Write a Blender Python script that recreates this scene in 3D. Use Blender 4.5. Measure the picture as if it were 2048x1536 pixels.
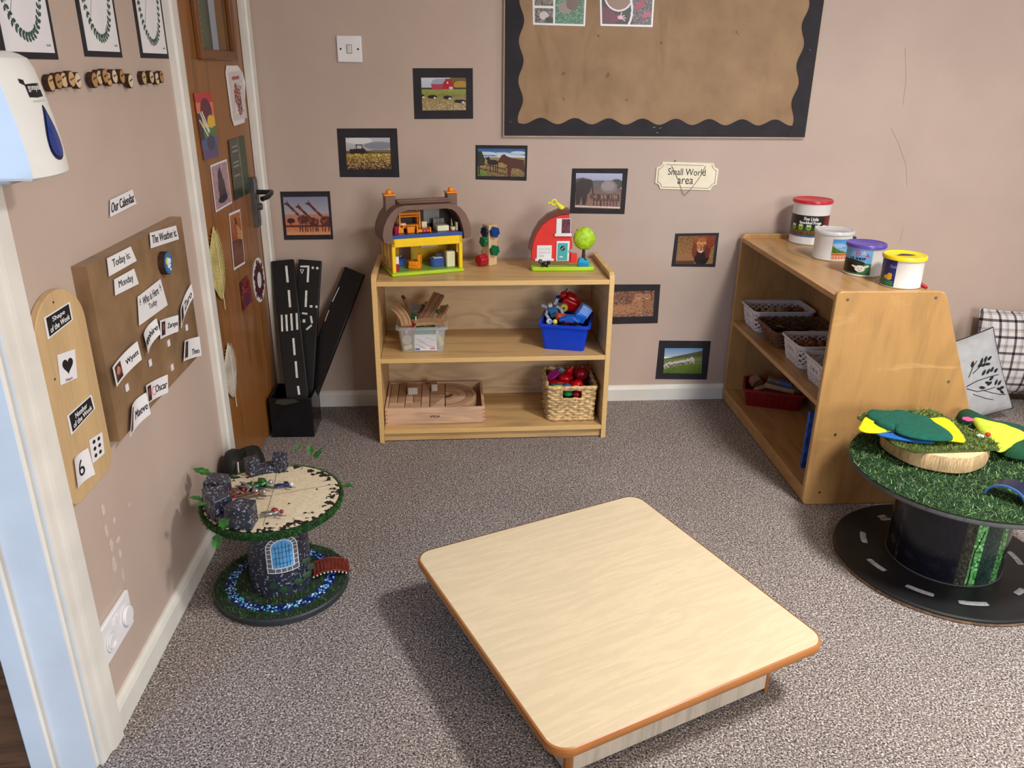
import bpy, bmesh, math, random
import numpy as np
from mathutils import Vector, Matrix
from mathutils import noise as mnoise

for o in list(bpy.data.objects):
    bpy.data.objects.remove(o)
scene = bpy.context.scene
COL = scene.collection
PI = math.pi

# ------------------------------------------------------------------ camera
F_PX = 1583.214
YAW, PITCH, ROLL = 0.0825, 0.3795, 0.0121
CAM = Vector((0.0, -3.0495, 1.30))
fw = Vector((math.sin(YAW) * math.cos(PITCH), math.cos(YAW) * math.cos(PITCH), -math.sin(PITCH)))
r0 = Vector((math.cos(YAW), -math.sin(YAW), 0))
u0 = r0.cross(fw)
rt = r0 * math.cos(ROLL) + u0 * math.sin(ROLL)
up = -r0 * math.sin(ROLL) + u0 * math.cos(ROLL)
cd = bpy.data.cameras.new('camera')
cam = bpy.data.objects.new('camera', cd)
COL.objects.link(cam)
cd.sensor_fit = 'HORIZONTAL'
cd.sensor_width = 36.0
cd.lens = 36.0 * F_PX / 2048.0
cd.clip_start = 0.02
m = Matrix.Identity(4)
for i in range(3):
    m[i][0] = rt[i]; m[i][1] = up[i]; m[i][2] = -fw[i]; m[i][3] = CAM[i]
cam.matrix_world = m
scene.camera = cam

# ------------------------------------------------------------------ world, light, exposure
vs = scene.view_settings
vs.view_transform = 'Standard'
vs.look = 'None'
vs.gamma = 1.0
vs.use_curve_mapping = False
vs.exposure = 0.0
scene.display_settings.display_device = 'sRGB'
world = bpy.data.worlds.new('world')
scene.world = world
world.use_nodes = True
world.node_tree.nodes['Background'].inputs[0].default_value = (0.75, 0.85, 1.0, 1)
world.node_tree.nodes['Background'].inputs[1].default_value = 0.15


def area(name, loc, look, sx, sy, power, col):
    ld = bpy.data.lights.new(name, 'AREA')
    ld.shape = 'RECTANGLE'; ld.size = sx; ld.size_y = sy
    ld.energy = power; ld.color = col
    o = bpy.data.objects.new(name, ld)
    COL.objects.link(o)
    o.location = loc
    d = Vector(look) - Vector(loc)
    o.rotation_euler = d.to_track_quat('-Z', 'Y').to_euler()
    return o


area('window_daylight', (1.9, -4.94, 1.5), (0.9, -1.6, 0.2), 1.25, 1.15, 70, (1.0, 0.99, 0.99))
kl = area('ceiling_lamp_light', (1.5, -2.05, 2.36), (1.42, -1.9, 0.0), 0.34, 0.34, 46, (1.0, 0.975, 0.93))
kl.data.spread = math.radians(140)
area('side_window_daylight', (3.24, -1.75, 1.75), (-0.5, -1.3, 0.4), 0.5, 0.5, 14, (0.86, 0.93, 1.0))
area('blind_fill_light', (-1.6, -0.7, 2.3), (-1.3, -0.6, 0.0), 0.5, 0.5, 9, (1.0, 0.97, 0.9))  # added fill light that brightens the blind behind the door glass
area('hall_daylight', (-1.9, -3.7, 0.9), (-0.9, -1.8, 0.55), 0.8, 1.0, 34, (0.26, 0.55, 1.0))

# ------------------------------------------------------------------ measuring helpers
XC = -0.679          # x of the corner between the left and the back wall
DL = 0.0202       # the left wall is not quite square to the back wall
LE = Vector((math.sin(DL), math.cos(DL), 0))
LN = Vector((math.cos(DL), -math.sin(DL), 0))
LROT = PI / 2 - DL


def ray(px, py):
    return fw + rt * ((px - 1024) / F_PX) + up * ((768 - py) / F_PX)


def BW(px, py, w=0.0):
    """point on the back wall (w in front of it) -> (x, z)"""
    d = ray(px, py); t = (-w - CAM.y) / d.y
    P = CAM + d * t
    return (P.x, P.z)


def LW(px, py, w=0.0):
    """point on the left wall -> (s, z), s measured from the corner (negative towards the room)"""
    o = Vector((XC, 0, 0)) + LN * w
    d = ray(px, py); t = (o - CAM).dot(LN) / d.dot(LN)
    P = CAM + d * t
    return ((P - o).dot(LE), P.z)


def ZP(px, py, z):
    """point on the horizontal plane z -> (x, y)"""
    d = ray(px, py); t = (z - CAM.z) / d.z
    P = CAM + d * t
    return (P.x, P.y)


def lwpos(s, z, w=0.0):
    return Vector((XC, 0, 0)) + LE * s + LN * w + Vector((0, 0, z))


# ------------------------------------------------------------------ materials
def lin(c):
    c = c / 255.0
    return c / 12.92 if c <= 0.04045 else ((c + 0.055) / 1.055) ** 2.4


def L3(c):
    return (lin(c[0]), lin(c[1]), lin(c[2]), 1.0)


MATS = {}


def base_mat(name, rough=0.6, metal=0.0, spec=0.4):
    mt = bpy.data.materials.new(name)
    mt.use_nodes = True
    nt = mt.node_tree
    b = nt.nodes['Principled BSDF']
    b.inputs['Roughness'].default_value = rough
    b.inputs['Metallic'].default_value = metal
    b.inputs['Specular IOR Level'].default_value = spec
    return mt, nt, b


def ramp(nt, stops, fac):
    r = nt.nodes.new('ShaderNodeValToRGB')
    el = r.color_ramp.elements
    el[0].position = stops[0][0]; el[0].color = stops[0][1]
    el[1].position = stops[-1][0]; el[1].color = stops[-1][1]
    for p, c in stops[1:-1]:
        e = el.new(p); e.color = c
    nt.links.new(fac, r.inputs[0])
    return r.outputs[0]


def coords(nt, scale=(1, 1, 1), rot=(0, 0, 0), loc=(0, 0, 0)):
    tc = nt.nodes.new('ShaderNodeTexCoord')
    mp = nt.nodes.new('ShaderNodeMapping')
    mp.inputs['Scale'].default_value = scale
    mp.inputs['Rotation'].default_value = rot
    mp.inputs['Location'].default_value = loc
    nt.links.new(tc.outputs['Object'], mp.inputs[0])
    return mp.outputs[0]


def noise(nt, vec, scale, detail=2.0, rough=0.5, dist=0.0):
    n = nt.nodes.new('ShaderNodeTexNoise')
    n.inputs['Scale'].default_value = scale
    n.inputs['Detail'].default_value = detail
    n.inputs['Roughness'].default_value = rough
    n.inputs['Distortion'].default_value = dist
    nt.links.new(vec, n.inputs['Vector'])
    return n.outputs['Fac']


def bump(nt, b, fac, strength, dist=0.002):
    n = nt.nodes.new('ShaderNodeBump')
    n.inputs['Strength'].default_value = strength
    n.inputs['Distance'].default_value = dist
    nt.links.new(fac, n.inputs['Height'])
    nt.links.new(n.outputs[0], b.inputs['Normal'])


def sh(c, k):
    return tuple(max(0, min(255, v * k)) for v in c)


def P(name, c, rough=0.5, var=0.06, vscale=14.0, metal=0.0, spec=0.4, bmp=0.0, bscale=60.0):
    """plain coloured material with a little unevenness"""
    if name in MATS:
        return MATS[name]
    mt, nt, b = base_mat(name, rough, metal, spec)
    v = coords(nt)
    f = noise(nt, v, vscale, 3.0)
    o = ramp(nt, [(0.3, L3(sh(c, 1 - var))), (0.7, L3(sh(c, 1 + var)))], f)
    nt.links.new(o, b.inputs['Base Color'])
    if bmp:
        bump(nt, b, noise(nt, v, bscale, 3.0), bmp)
    MATS[name] = mt
    return mt


def wood(name, c, dark=0.82, grain=(1, 10, 10), scale=3.0, rough=0.42, rings=22.0, ringamt=0.35, fine=0.5, off=(0, 0, 0), scuff=None):
    if name in MATS:
        return MATS[name]
    mt, nt, b = base_mat(name, rough, 0, 0.35)
    v = coords(nt, grain, (0, 0, 0), off)
    n1 = noise(nt, v, scale, 2.0, 0.5, 0.4)
    mul = nt.nodes.new('ShaderNodeMath'); mul.operation = 'MULTIPLY'; mul.inputs[1].default_value = rings
    nt.links.new(n1, mul.inputs[0])
    sn = nt.nodes.new('ShaderNodeMath'); sn.operation = 'SINE'
    nt.links.new(mul.outputs[0], sn.inputs[0])
    v2 = coords(nt, tuple(g * 3.2 if g > 1.5 else g for g in grain), (0, 0, 0), off)
    n2 = noise(nt, v2, scale * 4, 4.0, 0.65)
    a = nt.nodes.new('ShaderNodeMath'); a.operation = 'MULTIPLY_ADD'
    a.inputs[1].default_value = 0.25 * ringamt; nt.links.new(sn.outputs[0], a.inputs[0])
    m2 = nt.nodes.new('ShaderNodeMath'); m2.operation = 'MULTIPLY_ADD'
    m2.inputs[1].default_value = fine; m2.inputs[2].default_value = 0.5 - fine / 2
    nt.links.new(n2, m2.inputs[0]); nt.links.new(m2.outputs[0], a.inputs[2])
    o = ramp(nt, [(0.25, L3(sh(c, dark))), (0.5, L3(c)), (0.8, L3(sh(c, 1.07)))], a.outputs[0])
    if scuff:
        sf = noise(nt, coords(nt, (1.0, 1.0, 2.6), (0, 0.25, 0), (3, 1, 0)), 5.0, 5.0, 0.7, 0.8)
        mk = ramp(nt, [(0.60, (0, 0, 0, 1)), (0.72, (0.55, 0.55, 0.55, 1))], sf)
        mx = nt.nodes.new('ShaderNodeMixRGB'); mx.inputs[2].default_value = L3(scuff)
        nt.links.new(mk, mx.inputs[0]); nt.links.new(o, mx.inputs[1]); o = mx.outputs[0]
    nt.links.new(o, b.inputs['Base Color'])
    MATS[name] = mt
    return mt


def attr_mat(name='printed_picture', rough=0.35):
    if name in MATS:
        return MATS[name]
    mt, nt, b = base_mat(name, rough, 0, 0.4)
    at = nt.nodes.new('ShaderNodeAttribute'); at.attribute_name = 'ink'
    nt.links.new(at.outputs['Color'], b.inputs['Base Color'])
    MATS[name] = mt
    return mt


def clear_mat(name, c=(225, 232, 232), alpha=0.22, rough=0.15):
    if name in MATS:
        return MATS[name]
    mt, nt, b = base_mat(name, rough, 0, 0.5)
    b.inputs['Base Color'].default_value = L3(c)
    b.inputs['Alpha'].default_value = alpha
    MATS[name] = mt
    return mt


# ------------------------------------------------------------------ mesh builder
class MB:
    def __init__(s):
        s.v = []; s.f = []; s.m = []; s.sm = []

    def add(s, vs, fs, mi=0, M=None, smooth=False):
        b = len(s.v)
        if M is not None:
            vs = [M @ Vector(p) for p in vs]
        s.v += [tuple(p) for p in vs]
        for f in fs:
            s.f.append(tuple(i + b for i in f)); s.m.append(mi); s.sm.append(smooth)
        return s

    def box(s, c, d, mi=0, M=None, taper=1.0):
        x, y, z = c; a, b, h = d[0] / 2, d[1] / 2, d[2] / 2
        t = taper
        vs = [(x - a, y - b, z - h), (x + a, y - b, z - h), (x + a, y + b, z - h), (x - a, y + b, z - h),
              (x - a * t, y - b * t, z + h), (x + a * t, y - b * t, z + h), (x + a * t, y + b * t, z + h), (x - a * t, y + b * t, z + h)]
        return s.add(vs, [(0, 3, 2, 1), (4, 5, 6, 7), (0, 1, 5, 4), (1, 2, 6, 5), (2, 3, 7, 6), (3, 0, 4, 7)], mi, M)

    def b2(s, x0, x1, y0, y1, z0, z1, mi=0, M=None):
        return s.box(((x0 + x1) / 2, (y0 + y1) / 2, (z0 + z1) / 2), (abs(x1 - x0), abs(y1 - y0), abs(z1 - z0)), mi, M)

    def prism(s, poly, a, b, axis='z', mi=0, M=None, smooth=False):
        """extrude a 2D polygon. axis z: (x,y); axis y: (x,z) from y=a to y=b; axis x: (y,z)"""
        def mk(p, h):
            return (p[0], p[1], h) if axis == 'z' else ((p[0], h, p[1]) if axis == 'y' else (h, p[0], p[1]))
        n = len(poly)
        ar = sum(poly[i][0] * poly[(i + 1) % n][1] - poly[(i + 1) % n][0] * poly[i][1] for i in range(n))
        if (ar < 0) != (axis == 'y'):
            poly = poly[::-1]
        if a > b:
            a, b = b, a
        vs = [mk(p, a) for p in poly] + [mk(p, b) for p in poly]
        fs = [tuple(range(n - 1, -1, -1)), tuple(range(n, 2 * n))]
        bb = len(s.v)
        s.add(vs, fs, mi, M)
        for i in range(n):
            j = (i + 1) % n
            s.f.append((bb + i, bb + j, bb + n + j, bb + n + i)); s.m.append(mi); s.sm.append(smooth)
        return s

    def cyl(s, p0, p1, r0, r1=None, n=20, mi=0, caps=True, M=None, smooth=True):
        if r1 is None: r1 = r0
        p0 = Vector(p0); p1 = Vector(p1)
        d = (p1 - p0).normalized()
        a = d.orthogonal().normalized(); b = d.cross(a)
        vs = []
        for p, r in ((p0, r0), (p1, r1)):
            for i in range(n):
                t = 2 * PI * i / n
                vs.append(p + (a * math.cos(t) + b * math.sin(t)) * r)
        fs = [(i, (i + 1) % n, n + (i + 1) % n, n + i) for i in range(n)]
        bb = len(s.v)
        s.add(vs, fs, mi, M, smooth)
        if caps:
            s.f.append(tuple(bb + i for i in range(n - 1, -1, -1))); s.m.append(mi); s.sm.append(False)
            s.f.append(tuple(bb + n + i for i in range(n))); s.m.append(mi); s.sm.append(False)
        return s

    def lathe(s, prof, c=(0, 0, 0), n=40, mi=0, M=None, smooth=True, a0=0.0, a1=2 * PI, close=True):
        full = abs(a1 - a0 - 2 * PI) < 1e-6
        k = n if full else n + 1
        vs = []
        for r, z in prof:
            for i in range(k):
                t = a0 + (a1 - a0) * i / n
                vs.append((c[0] + r * math.cos(t), c[1] + r * math.sin(t), c[2] + z))
        fs = []
        for j in range(len(prof) - 1):
            for i in range(n):
                i2 = (i + 1) % k
                fs.append((j * k + i, j * k + i2, (j + 1) * k + i2, (j + 1) * k + i))
        bb = len(s.v)
        s.add(vs, fs, mi, M, smooth)
        if close and full:
            if prof[0][0] > 1e-5:
                s.f.append(tuple(bb + i for i in range(n - 1, -1, -1))); s.m.append(mi); s.sm.append(False)
            if prof[-1][0] > 1e-5:
                e = (len(prof) - 1) * k
                s.f.append(tuple(bb + e + i for i in range(n))); s.m.append(mi); s.sm.append(False)
        return s

    def tube(s, pts, r, n=8, mi=0, M=None, closed=False, radii=None):
        pts = [Vector(p) for p in pts]
        k = len(pts); vs = []; fs = []
        prev = None
        for i, p in enumerate(pts):
            if closed:
                d = pts[(i + 1) % k] - pts[i - 1]
            else:
                d = pts[min(i + 1, k - 1)] - pts[max(i - 1, 0)]
            d = d.normalized() if d.length > 1e-9 else Vector((0, 0, 1))
            if prev is None:
                a = d.orthogonal().normalized()
            else:
                a = prev - d * prev.dot(d)
                a = a.normalized() if a.length > 1e-6 else d.orthogonal().normalized()
            prev = a; b = d.cross(a)
            rr = radii[i] if radii else r
            for j in range(n):
                t = 2 * PI * j / n
                vs.append(p + (a * math.cos(t) + b * math.sin(t)) * rr)
        for i in range(k if closed else k - 1):
            i2 = (i + 1) % k
            for j in range(n):
                fs.append((i * n + j, i * n + (j + 1) % n, i2 * n + (j + 1) % n, i2 * n + j))
        bb = len(s.v)
        s.add(vs, fs, mi, M, True)
        if not closed:
            s.f.append(tuple(bb + j for j in range(n - 1, -1, -1))); s.m.append(mi); s.sm.append(True)
            s.f.append(tuple(bb + (k - 1) * n + j for j in range(n))); s.m.append(mi); s.sm.append(True)
        return s

    def ball(s, c, r, n=16, mi=0, M=None, wob=0.0, wf=3.0, seed=0, flat=False):
        if not hasattr(r, '__len__'): r = (r, r, r)
        nr = max(5, n // 2); vs = []
        vs.append((0, 0, -1))
        for j in range(1, nr):
            a = -PI / 2 + PI * j / nr
            for i in range(n):
                t = 2 * PI * i / n
                vs.append((math.cos(a) * math.cos(t), math.cos(a) * math.sin(t), math.sin(a)))
        vs.append((0, 0, 1))
        out = []
        for q in vs:
            k = 1.0
            if wob:
                k += wob * mnoise.noise(Vector(q) * wf + Vector((seed * 7.3, seed, 1)))
            out.append((c[0] + q[0] * r[0] * k, c[1] + q[1] * r[1] * k, c[2] + q[2] * r[2] * k))
        fs = [(0, 1 + (i + 1) % n, 1 + i) for i in range(n)]
        for j in range(nr - 2):
            for i in range(n):
                fs.append((1 + j * n + i, 1 + j * n + (i + 1) % n, 1 + (j + 1) * n + (i + 1) % n, 1 + (j + 1) * n + i))
        e = 1 + (nr - 2) * n; l = len(vs) - 1
        fs += [(e + i, e + (i + 1) % n, l) for i in range(n)]
        return s.add(out, fs, mi, M, not flat)

    def build(s, name, mats, parent=None, bevel=0.0, seg=2, loc=None, rz=0.0, sub=0, sharp=40, solid=0.0):
        me = bpy.data.meshes.new(name)
        me.from_pydata(s.v, [], s.f)
        if not isinstance(mats, (list, tuple)): mats = [mats]
        for mt in mats: me.materials.append(mt)
        me.polygons.foreach_set('material_index', s.m)
        if bevel:
            me.polygons.foreach_set('use_smooth', [True] * len(s.f))
            me.set_sharp_from_angle(angle=math.radians(sharp))
        else:
            me.polygons.foreach_set('use_smooth', s.sm)
            if any(s.sm): me.set_sharp_from_angle(angle=math.radians(sharp))
        me.update()
        o = bpy.data.objects.new(name, me)
        COL.objects.link(o)
        if parent is not None: o.parent = parent
        if loc is not None: o.location = loc
        o.rotation_euler = (0, 0, rz)
        if solid:
            sd = o.modifiers.new('solid', 'SOLIDIFY'); sd.thickness = solid; sd.offset = 0
        if bevel:
            bv = o.modifiers.new('bevel', 'BEVEL'); bv.width = bevel; bv.segments = seg
            bv.limit_method = 'ANGLE'; bv.angle_limit = math.radians(35); bv.harden_normals = False
        if sub:
            sb = o.modifiers.new('sub', 'SUBSURF'); sb.levels = sub; sb.render_levels = sub
        return o


def tag(o, label, cat, group=None, kind=None):
    o['label'] = label; o['category'] = cat
    if group: o['group'] = group
    if kind: o['kind'] = kind
    return o


def thing(name, label, cat, loc=(0, 0, 0), rz=0.0, group=None):
    o = bpy.data.objects.new(name, None)
    COL.objects.link(o)
    o.empty_display_size = 0.05
    o.location = loc; o.rotation_euler = (0, 0, rz)
    return tag(o, label, cat, group)


def struct(o):
    o['kind'] = 'structure'
    return o


def dup(root, loc, rz, label=None):
    r = root.copy(); COL.objects.link(r); r.location = loc; r.rotation_euler = (0, 0, rz)
    if label: r['label'] = label
    for ch in list(root.children):
        c = ch.copy(); COL.objects.link(c); c.parent = r
        for g in ch.children:
            d = g.copy(); COL.objects.link(d); d.parent = c
    return r


def RZ(a): return Matrix.Rotation(a, 4, 'Z')
def RX(a): return Matrix.Rotation(a, 4, 'X')
def RY(a): return Matrix.Rotation(a, 4, 'Y')
def T(x, y, z): return Matrix.Translation((x, y, z))


# ------------------------------------------------------------------ flat cards, pictures, lettering (built facing -Y)
class Quad:
    """four corners (x, z): top-left, top-right, bottom-right, bottom-left"""
    def __init__(s, tl, tr, br, bl, y=0.0):
        s.c = [tl, tr, br, bl]; s.y = y

    def at(s, u, v, w=0.0):
        tl, tr, br, bl = s.c
        x = (1 - v) * ((1 - u) * bl[0] + u * br[0]) + v * ((1 - u) * tl[0] + u * tr[0])
        z = (1 - v) * ((1 - u) * bl[1] + u * br[1]) + v * ((1 - u) * tl[1] + u * tr[1])
        return (x, s.y - w, z)

    def sub(s, u0, u1, v0, v1):
        g = lambda u, v: (s.at(u, v)[0], s.at(u, v)[2])
        return Quad(g(u0, v1), g(u1, v1), g(u1, v0), g(u0, v0), s.y)


def wallquad(fn, pts, centre, w=0.0):
    q = [fn(px, py, w) for px, py in pts]
    return Quad(*[(a - centre[0], z - centre[1]) for a, z in q])


def card_mb(q, th=0.0012, mi=0, mb=None, bow=0.0):
    mb = mb or MB()
    n = 12 if bow else 1
    vs = []; fs = []
    for w in (0, 1):
        for i in range(n + 1):
            u = i / n
            bw = bow * (2 * u - 1) ** 2
            vs.append(q.at(u, 0, th * w + bw)); vs.append(q.at(u, 1, th * w + bw))
    k = 2 * (n + 1)
    for i in range(n):
        a = 2 * i
        fs.append((k + a, k + a + 2, k + a + 3, k + a + 1))
        fs.append((a, a + 1, a + 3, a + 2))
        fs.append((a, a + 2, k + a + 2, k + a))
        fs.append((a + 1, k + a + 1, k + a + 3, a + 3))
    fs.append((0, k, k + 1, 1)); fs.append((2 * n, 2 * n + 1, k + 2 * n + 1, k + 2 * n))
    mb.add(vs, fs, mi)
    return mb


class Img:
    def __init__(s, w, h, c=(255, 255, 255)):
        s.w = w; s.h = h
        s.a = np.zeros((h, w, 3)) + np.array(c, float)
        yy, xx = np.mgrid[0:h, 0:w]
        s.x = (xx + 0.5) / w; s.y = (yy + 0.5) / h     # y = 0 at the top
        s.rng = np.random.RandomState(7)

    def put(s, mask, c, a=1.0):
        s.a[mask] = s.a[mask] * (1 - a) + np.array(c, float) * a; return s

    def rect(s, x0, y0, x1, y1, c, a=1.0):
        return s.put((s.x >= x0) & (s.x <= x1) & (s.y >= y0) & (s.y <= y1), c, a)

    def ell(s, cx, cy, rx, ry, c, a=1.0, rot=0.0):
        dx = s.x - cx; dy = s.y - cy
        k, q = math.cos(rot), math.sin(rot)
        X = dx * k + dy * q; Y = -dx * q + dy * k
        return s.put((X / rx) ** 2 + (Y / ry) ** 2 <= 1, c, a)

    def poly(s, pts, c, a=1.0):
        inside = np.zeros(s.x.shape, bool)
        n = len(pts); j = n - 1
        for i in range(n):
            xi, yi = pts[i]; xj, yj = pts[j]
            cond = ((yi > s.y) != (yj > s.y)) & (s.x < (xj - xi) * (s.y - yi) / ((yj - yi) or 1e-9) + xi)
            inside ^= cond; j = i
        return s.put(inside, c, a)

    def line(s, x0, y0, x1, y1, t, c, a=1.0):
        asp = s.w / s.h
        X0, X1 = x0 * asp, x1 * asp; X = s.x * asp
        dx, dy = X1 - X0, y1 - y0; L = dx * dx + dy * dy + 1e-12
        u = np.clip(((X - X0) * dx + (s.y - y0) * dy) / L, 0, 1)
        d = np.hypot(X - X0 - u * dx, s.y - y0 - u * dy)
        return s.put(d <= t, c, a)

    def grad(s, y0, y1, c0, c1):
        mk = (s.y >= y0) & (s.y <= y1)
        t = ((s.y - y0) / (y1 - y0))[..., None]
        s.a[mk] = (np.array(c0, float) * (1 - t) + np.array(c1, float) * t)[mk]
        return s

    def grain(s, x0, y0, x1, y1, amt, size=1):
        hh, ww = s.h // size + 2, s.w // size + 2
        n = s.rng.randn(hh, ww)
        n = np.kron(n, np.ones((size, size)))[:s.h, :s.w]
        mk = (s.x >= x0) & (s.x <= x1) & (s.y >= y0) & (s.y <= y1)
        s.a[mk] += (n[..., None] * amt)[mk]
        return s


def picture(name, img, q, parent, w=0.0016, mat=None, bow=None):
    a = np.clip(img.a, 0, 255) / 255.0
    a = np.where(a <= 0.04045, a / 12.92, ((a + 0.055) / 1.055) ** 2.4)
    h, wd = img.h, img.w
    vs = []
    for j in range(h):
        for i in range(wd):
            u = i / (wd - 1)
            vs.append(q.at(u, 1 - j / (h - 1), w + (bow[0] * (2 * (bow[1] + (bow[2] - bow[1]) * u) - 1) ** 2 if bow else 0)))
    fs = [(j * wd + i, (j + 1) * wd + i, (j + 1) * wd + i + 1, j * wd + i + 1) for j in range(h - 1) for i in range(wd - 1)]
    me = bpy.data.meshes.new(name)
    me.from_pydata(vs, [], fs)
    ca = me.color_attributes.new('ink', 'FLOAT_COLOR', 'POINT')
    buf = np.ones((h * wd, 4)); buf[:, :3] = a.reshape(-1, 3)
    ca.data.foreach_set('color', buf.ravel())
    me.materials.append(mat or attr_mat())
    o = bpy.data.objects.new(name, me)
    COL.objects.link(o); o.parent = parent
    return o


def text_verts(s):
    cu = bpy.data.curves.new('t', 'FONT'); cu.body = s; cu.resolution_u = 3
    to = bpy.data.objects.new('t', cu); COL.objects.link(to)
    bpy.context.view_layer.update()
    me = bpy.data.meshes.new_from_object(to.evaluated_get(bpy.context.evaluated_depsgraph_get()))
    vs = [tuple(v.co) for v in me.vertices]; fs = [tuple(p.vertices) for p in me.polygons]
    bpy.data.objects.remove(to); bpy.data.meshes.remove(me); bpy.data.curves.remove(cu)
    return vs, fs


def lettering(s, q, parent, mat, w=0.0022, name='lettering', bow=None, bold=0.0, slant=0.0, bend=None):
    """write s into quad q (fills it); bend(point)->point for curved surfaces"""
    vs, fs = text_verts(s)
    x0 = min(v[0] for v in vs); x1 = max(v[0] for v in vs)
    z0 = min(v[1] for v in vs); z1 = max(v[1] for v in vs)
    mb = MB()
    offs = [(0, 0)] if not bold else [(-bold, 0), (bold, 0), (0, -bold), (0, bold)]
    for k, (dx, dy) in enumerate(offs):
        out = []
        for v in vs:
            u = (v[0] - x0) / (x1 - x0) + dx; t = (v[1] - z0) / (z1 - z0) + dy
            p = q.at(u + slant * t, t, w + 0.00002 * k + (bow[0] * (2 * (bow[1] + (bow[2] - bow[1]) * u) - 1) ** 2 if bow else 0))
            out.append(bend(p) if bend else p)
        mb.add(out, fs, 0)
    return mb.build(name, mat, parent)

# ================================================================== SETTING
WALLC = (191, 171, 158)


def wall_mat():
    mt, nt, b = base_mat('taupe_wall_paint', 0.62, 0, 0.3)
    v = coords(nt)
    f = noise(nt, v, 2.2, 4.0, 0.55)
    o = ramp(nt, [(0.3, L3(sh(WALLC, 0.965))), (0.7, L3(sh(WALLC, 1.03)))], f)
    # scuffs: small pale marks
    f2 = noise(nt, v, 9.0, 5.0, 0.6)
    mk = ramp(nt, [(0.70, (0, 0, 0, 1)), (0.78, (0.35, 0.35, 0.35, 1))], f2)
    mx = nt.nodes.new('ShaderNodeMixRGB'); mx.inputs[2].default_value = L3((214, 196, 182))
    nt.links.new(mk, mx.inputs[0]); nt.links.new(o, mx.inputs[1])
    nt.links.new(mx.outputs[0], b.inputs['Base Color'])
    bump(nt, b, noise(nt, v, 120.0, 3.0), 0.12, 0.002)
    return mt


def carpet_mat():
    mt, nt, b = base_mat('flecked_carpet', 0.95, 0, 0.05)
    v = coords(nt)
    f = noise(nt, v, 250.0, 2.0, 0.55, 0.6)
    o = ramp(nt, [(0.34, L3((62, 54, 52))), (0.46, L3((120, 109, 105))), (0.56, L3((162, 152, 147))), (0.68, L3((228, 220, 216)))], f)
    f2 = noise(nt, v, 2.0, 2.0)
    o2 = ramp(nt, [(0.3, (0.86, 0.86, 0.86, 1)), (0.7, (1, 1, 1, 1))], f2)
    mx = nt.nodes.new('ShaderNodeMixRGB'); mx.blend_type = 'MULTIPLY'; mx.inputs[0].default_value = 1.0
    nt.links.new(o, mx.inputs[1]); nt.links.new(o2, mx.inputs[2])
    nt.links.new(mx.outputs[0], b.inputs['Base Color'])
    bump(nt, b, noise(nt, v, 260.0, 2.0, 0.6), 0.7, 0.003)
    return mt


M_WALL = wall_mat()
M_CARPET = carpet_mat()
M_WHITE = P('white_gloss_paint', (226, 223, 215), 0.35, 0.03, 9.0, bmp=0.04)
M_CEIL = P('ceiling_white', (235, 232, 226), 0.8, 0.02)

X1, Y1, ZC = 3.3, -5.0, 2.42
# floors
mb = MB()
mb.add([(XC - 0.02, 0.05, 0), (XC - 0.24, Y1, 0), (X1, Y1, 0), (X1, 0.05, 0)], [(0, 1, 2, 3)])
struct(mb.build('floor', M_CARPET))
M_HALLFLOOR = wood('hall_floor_boards', (120, 78, 48), 0.6, (1, 9, 9), 2.5, 0.35, 18, 0.5, 0.8)
mb = MB()
mb.add([(-2.4, 0.2, -0.004), (-2.4, Y1, -0.004), (XC - 0.05, Y1, -0.004), (XC - 0.05, 0.2, -0.004)], [(0, 1, 2, 3)])
struct(mb.build('floor_hall', M_HALLFLOOR))
struct(MB().b2(-2.5, X1 + 0.1, Y1 - 0.1, 0.15, ZC, ZC + 0.08).build('ceiling', M_CEIL))
struct(MB().b2(XC - 0.3, X1 + 0.1, 0.0, 0.12, -0.05, ZC).build('wall_back', M_WALL))
mb = MB()
mb.b2(X1, X1 + 0.12, Y1, -2.25, -0.05, ZC); mb.b2(X1, X1 + 0.12, -1.25, 0.1, -0.05, ZC)
mb.b2(X1, X1 + 0.12, -2.25, -1.25, -0.05, 1.25); mb.b2(X1, X1 + 0.12, -2.25, -1.25, 2.25, ZC)
struct(mb.build('wall_right', M_WALL))
wf = MB()
for a in ((-2.25, -2.2, 1.25, 2.25), (-1.3, -1.25, 1.25, 2.25), (-2.25, -1.25, 1.25, 1.3), (-2.25, -1.25, 2.2, 2.25)):
    wf.b2(X1 + 0.02, X1 + 0.08, a[0], a[1], a[2], a[3])
struct(wf.build('window_2', M_WHITE, bevel=0.004))
# front wall with the window opening the daylight comes through
mb = MB()
mb.b2(-2.4, 1.2, Y1 - 0.12, Y1, -0.05, ZC); mb.b2(2.6, X1 + 0.1, Y1 - 0.12, Y1, -0.05, ZC)
mb.b2(1.2, 2.6, Y1 - 0.12, Y1, -0.05, 0.85); mb.b2(1.2, 2.6, Y1 - 0.12, Y1, 2.15, ZC)
struct(mb.build('wall_front', M_WALL))
wf = MB()
for a in ((1.2, 1.26, 0.85, 2.15), (2.54, 2.6, 0.85, 2.15), (1.2, 2.6, 0.85, 0.91), (1.2, 2.6, 2.09, 2.15)):
    wf.b2(a[0], a[1], Y1 - 0.08, Y1 - 0.02, a[2], a[3])
struct(wf.build('window_1', M_WHITE, bevel=0.004))

# left wall (local frame: X along the wall, -Y into the room)
DOOR0, DOOR1, DOORH = -0.748, -0.084, 1.98
OPN0, OPN1, OPNH = -2.62, -1.80, 2.02
LWORIG = (XC, 0, 0)


def lwbuild(mb, name, mats, **k):
    return mb.build(name, mats, loc=LWORIG, rz=LROT, **k)


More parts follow.
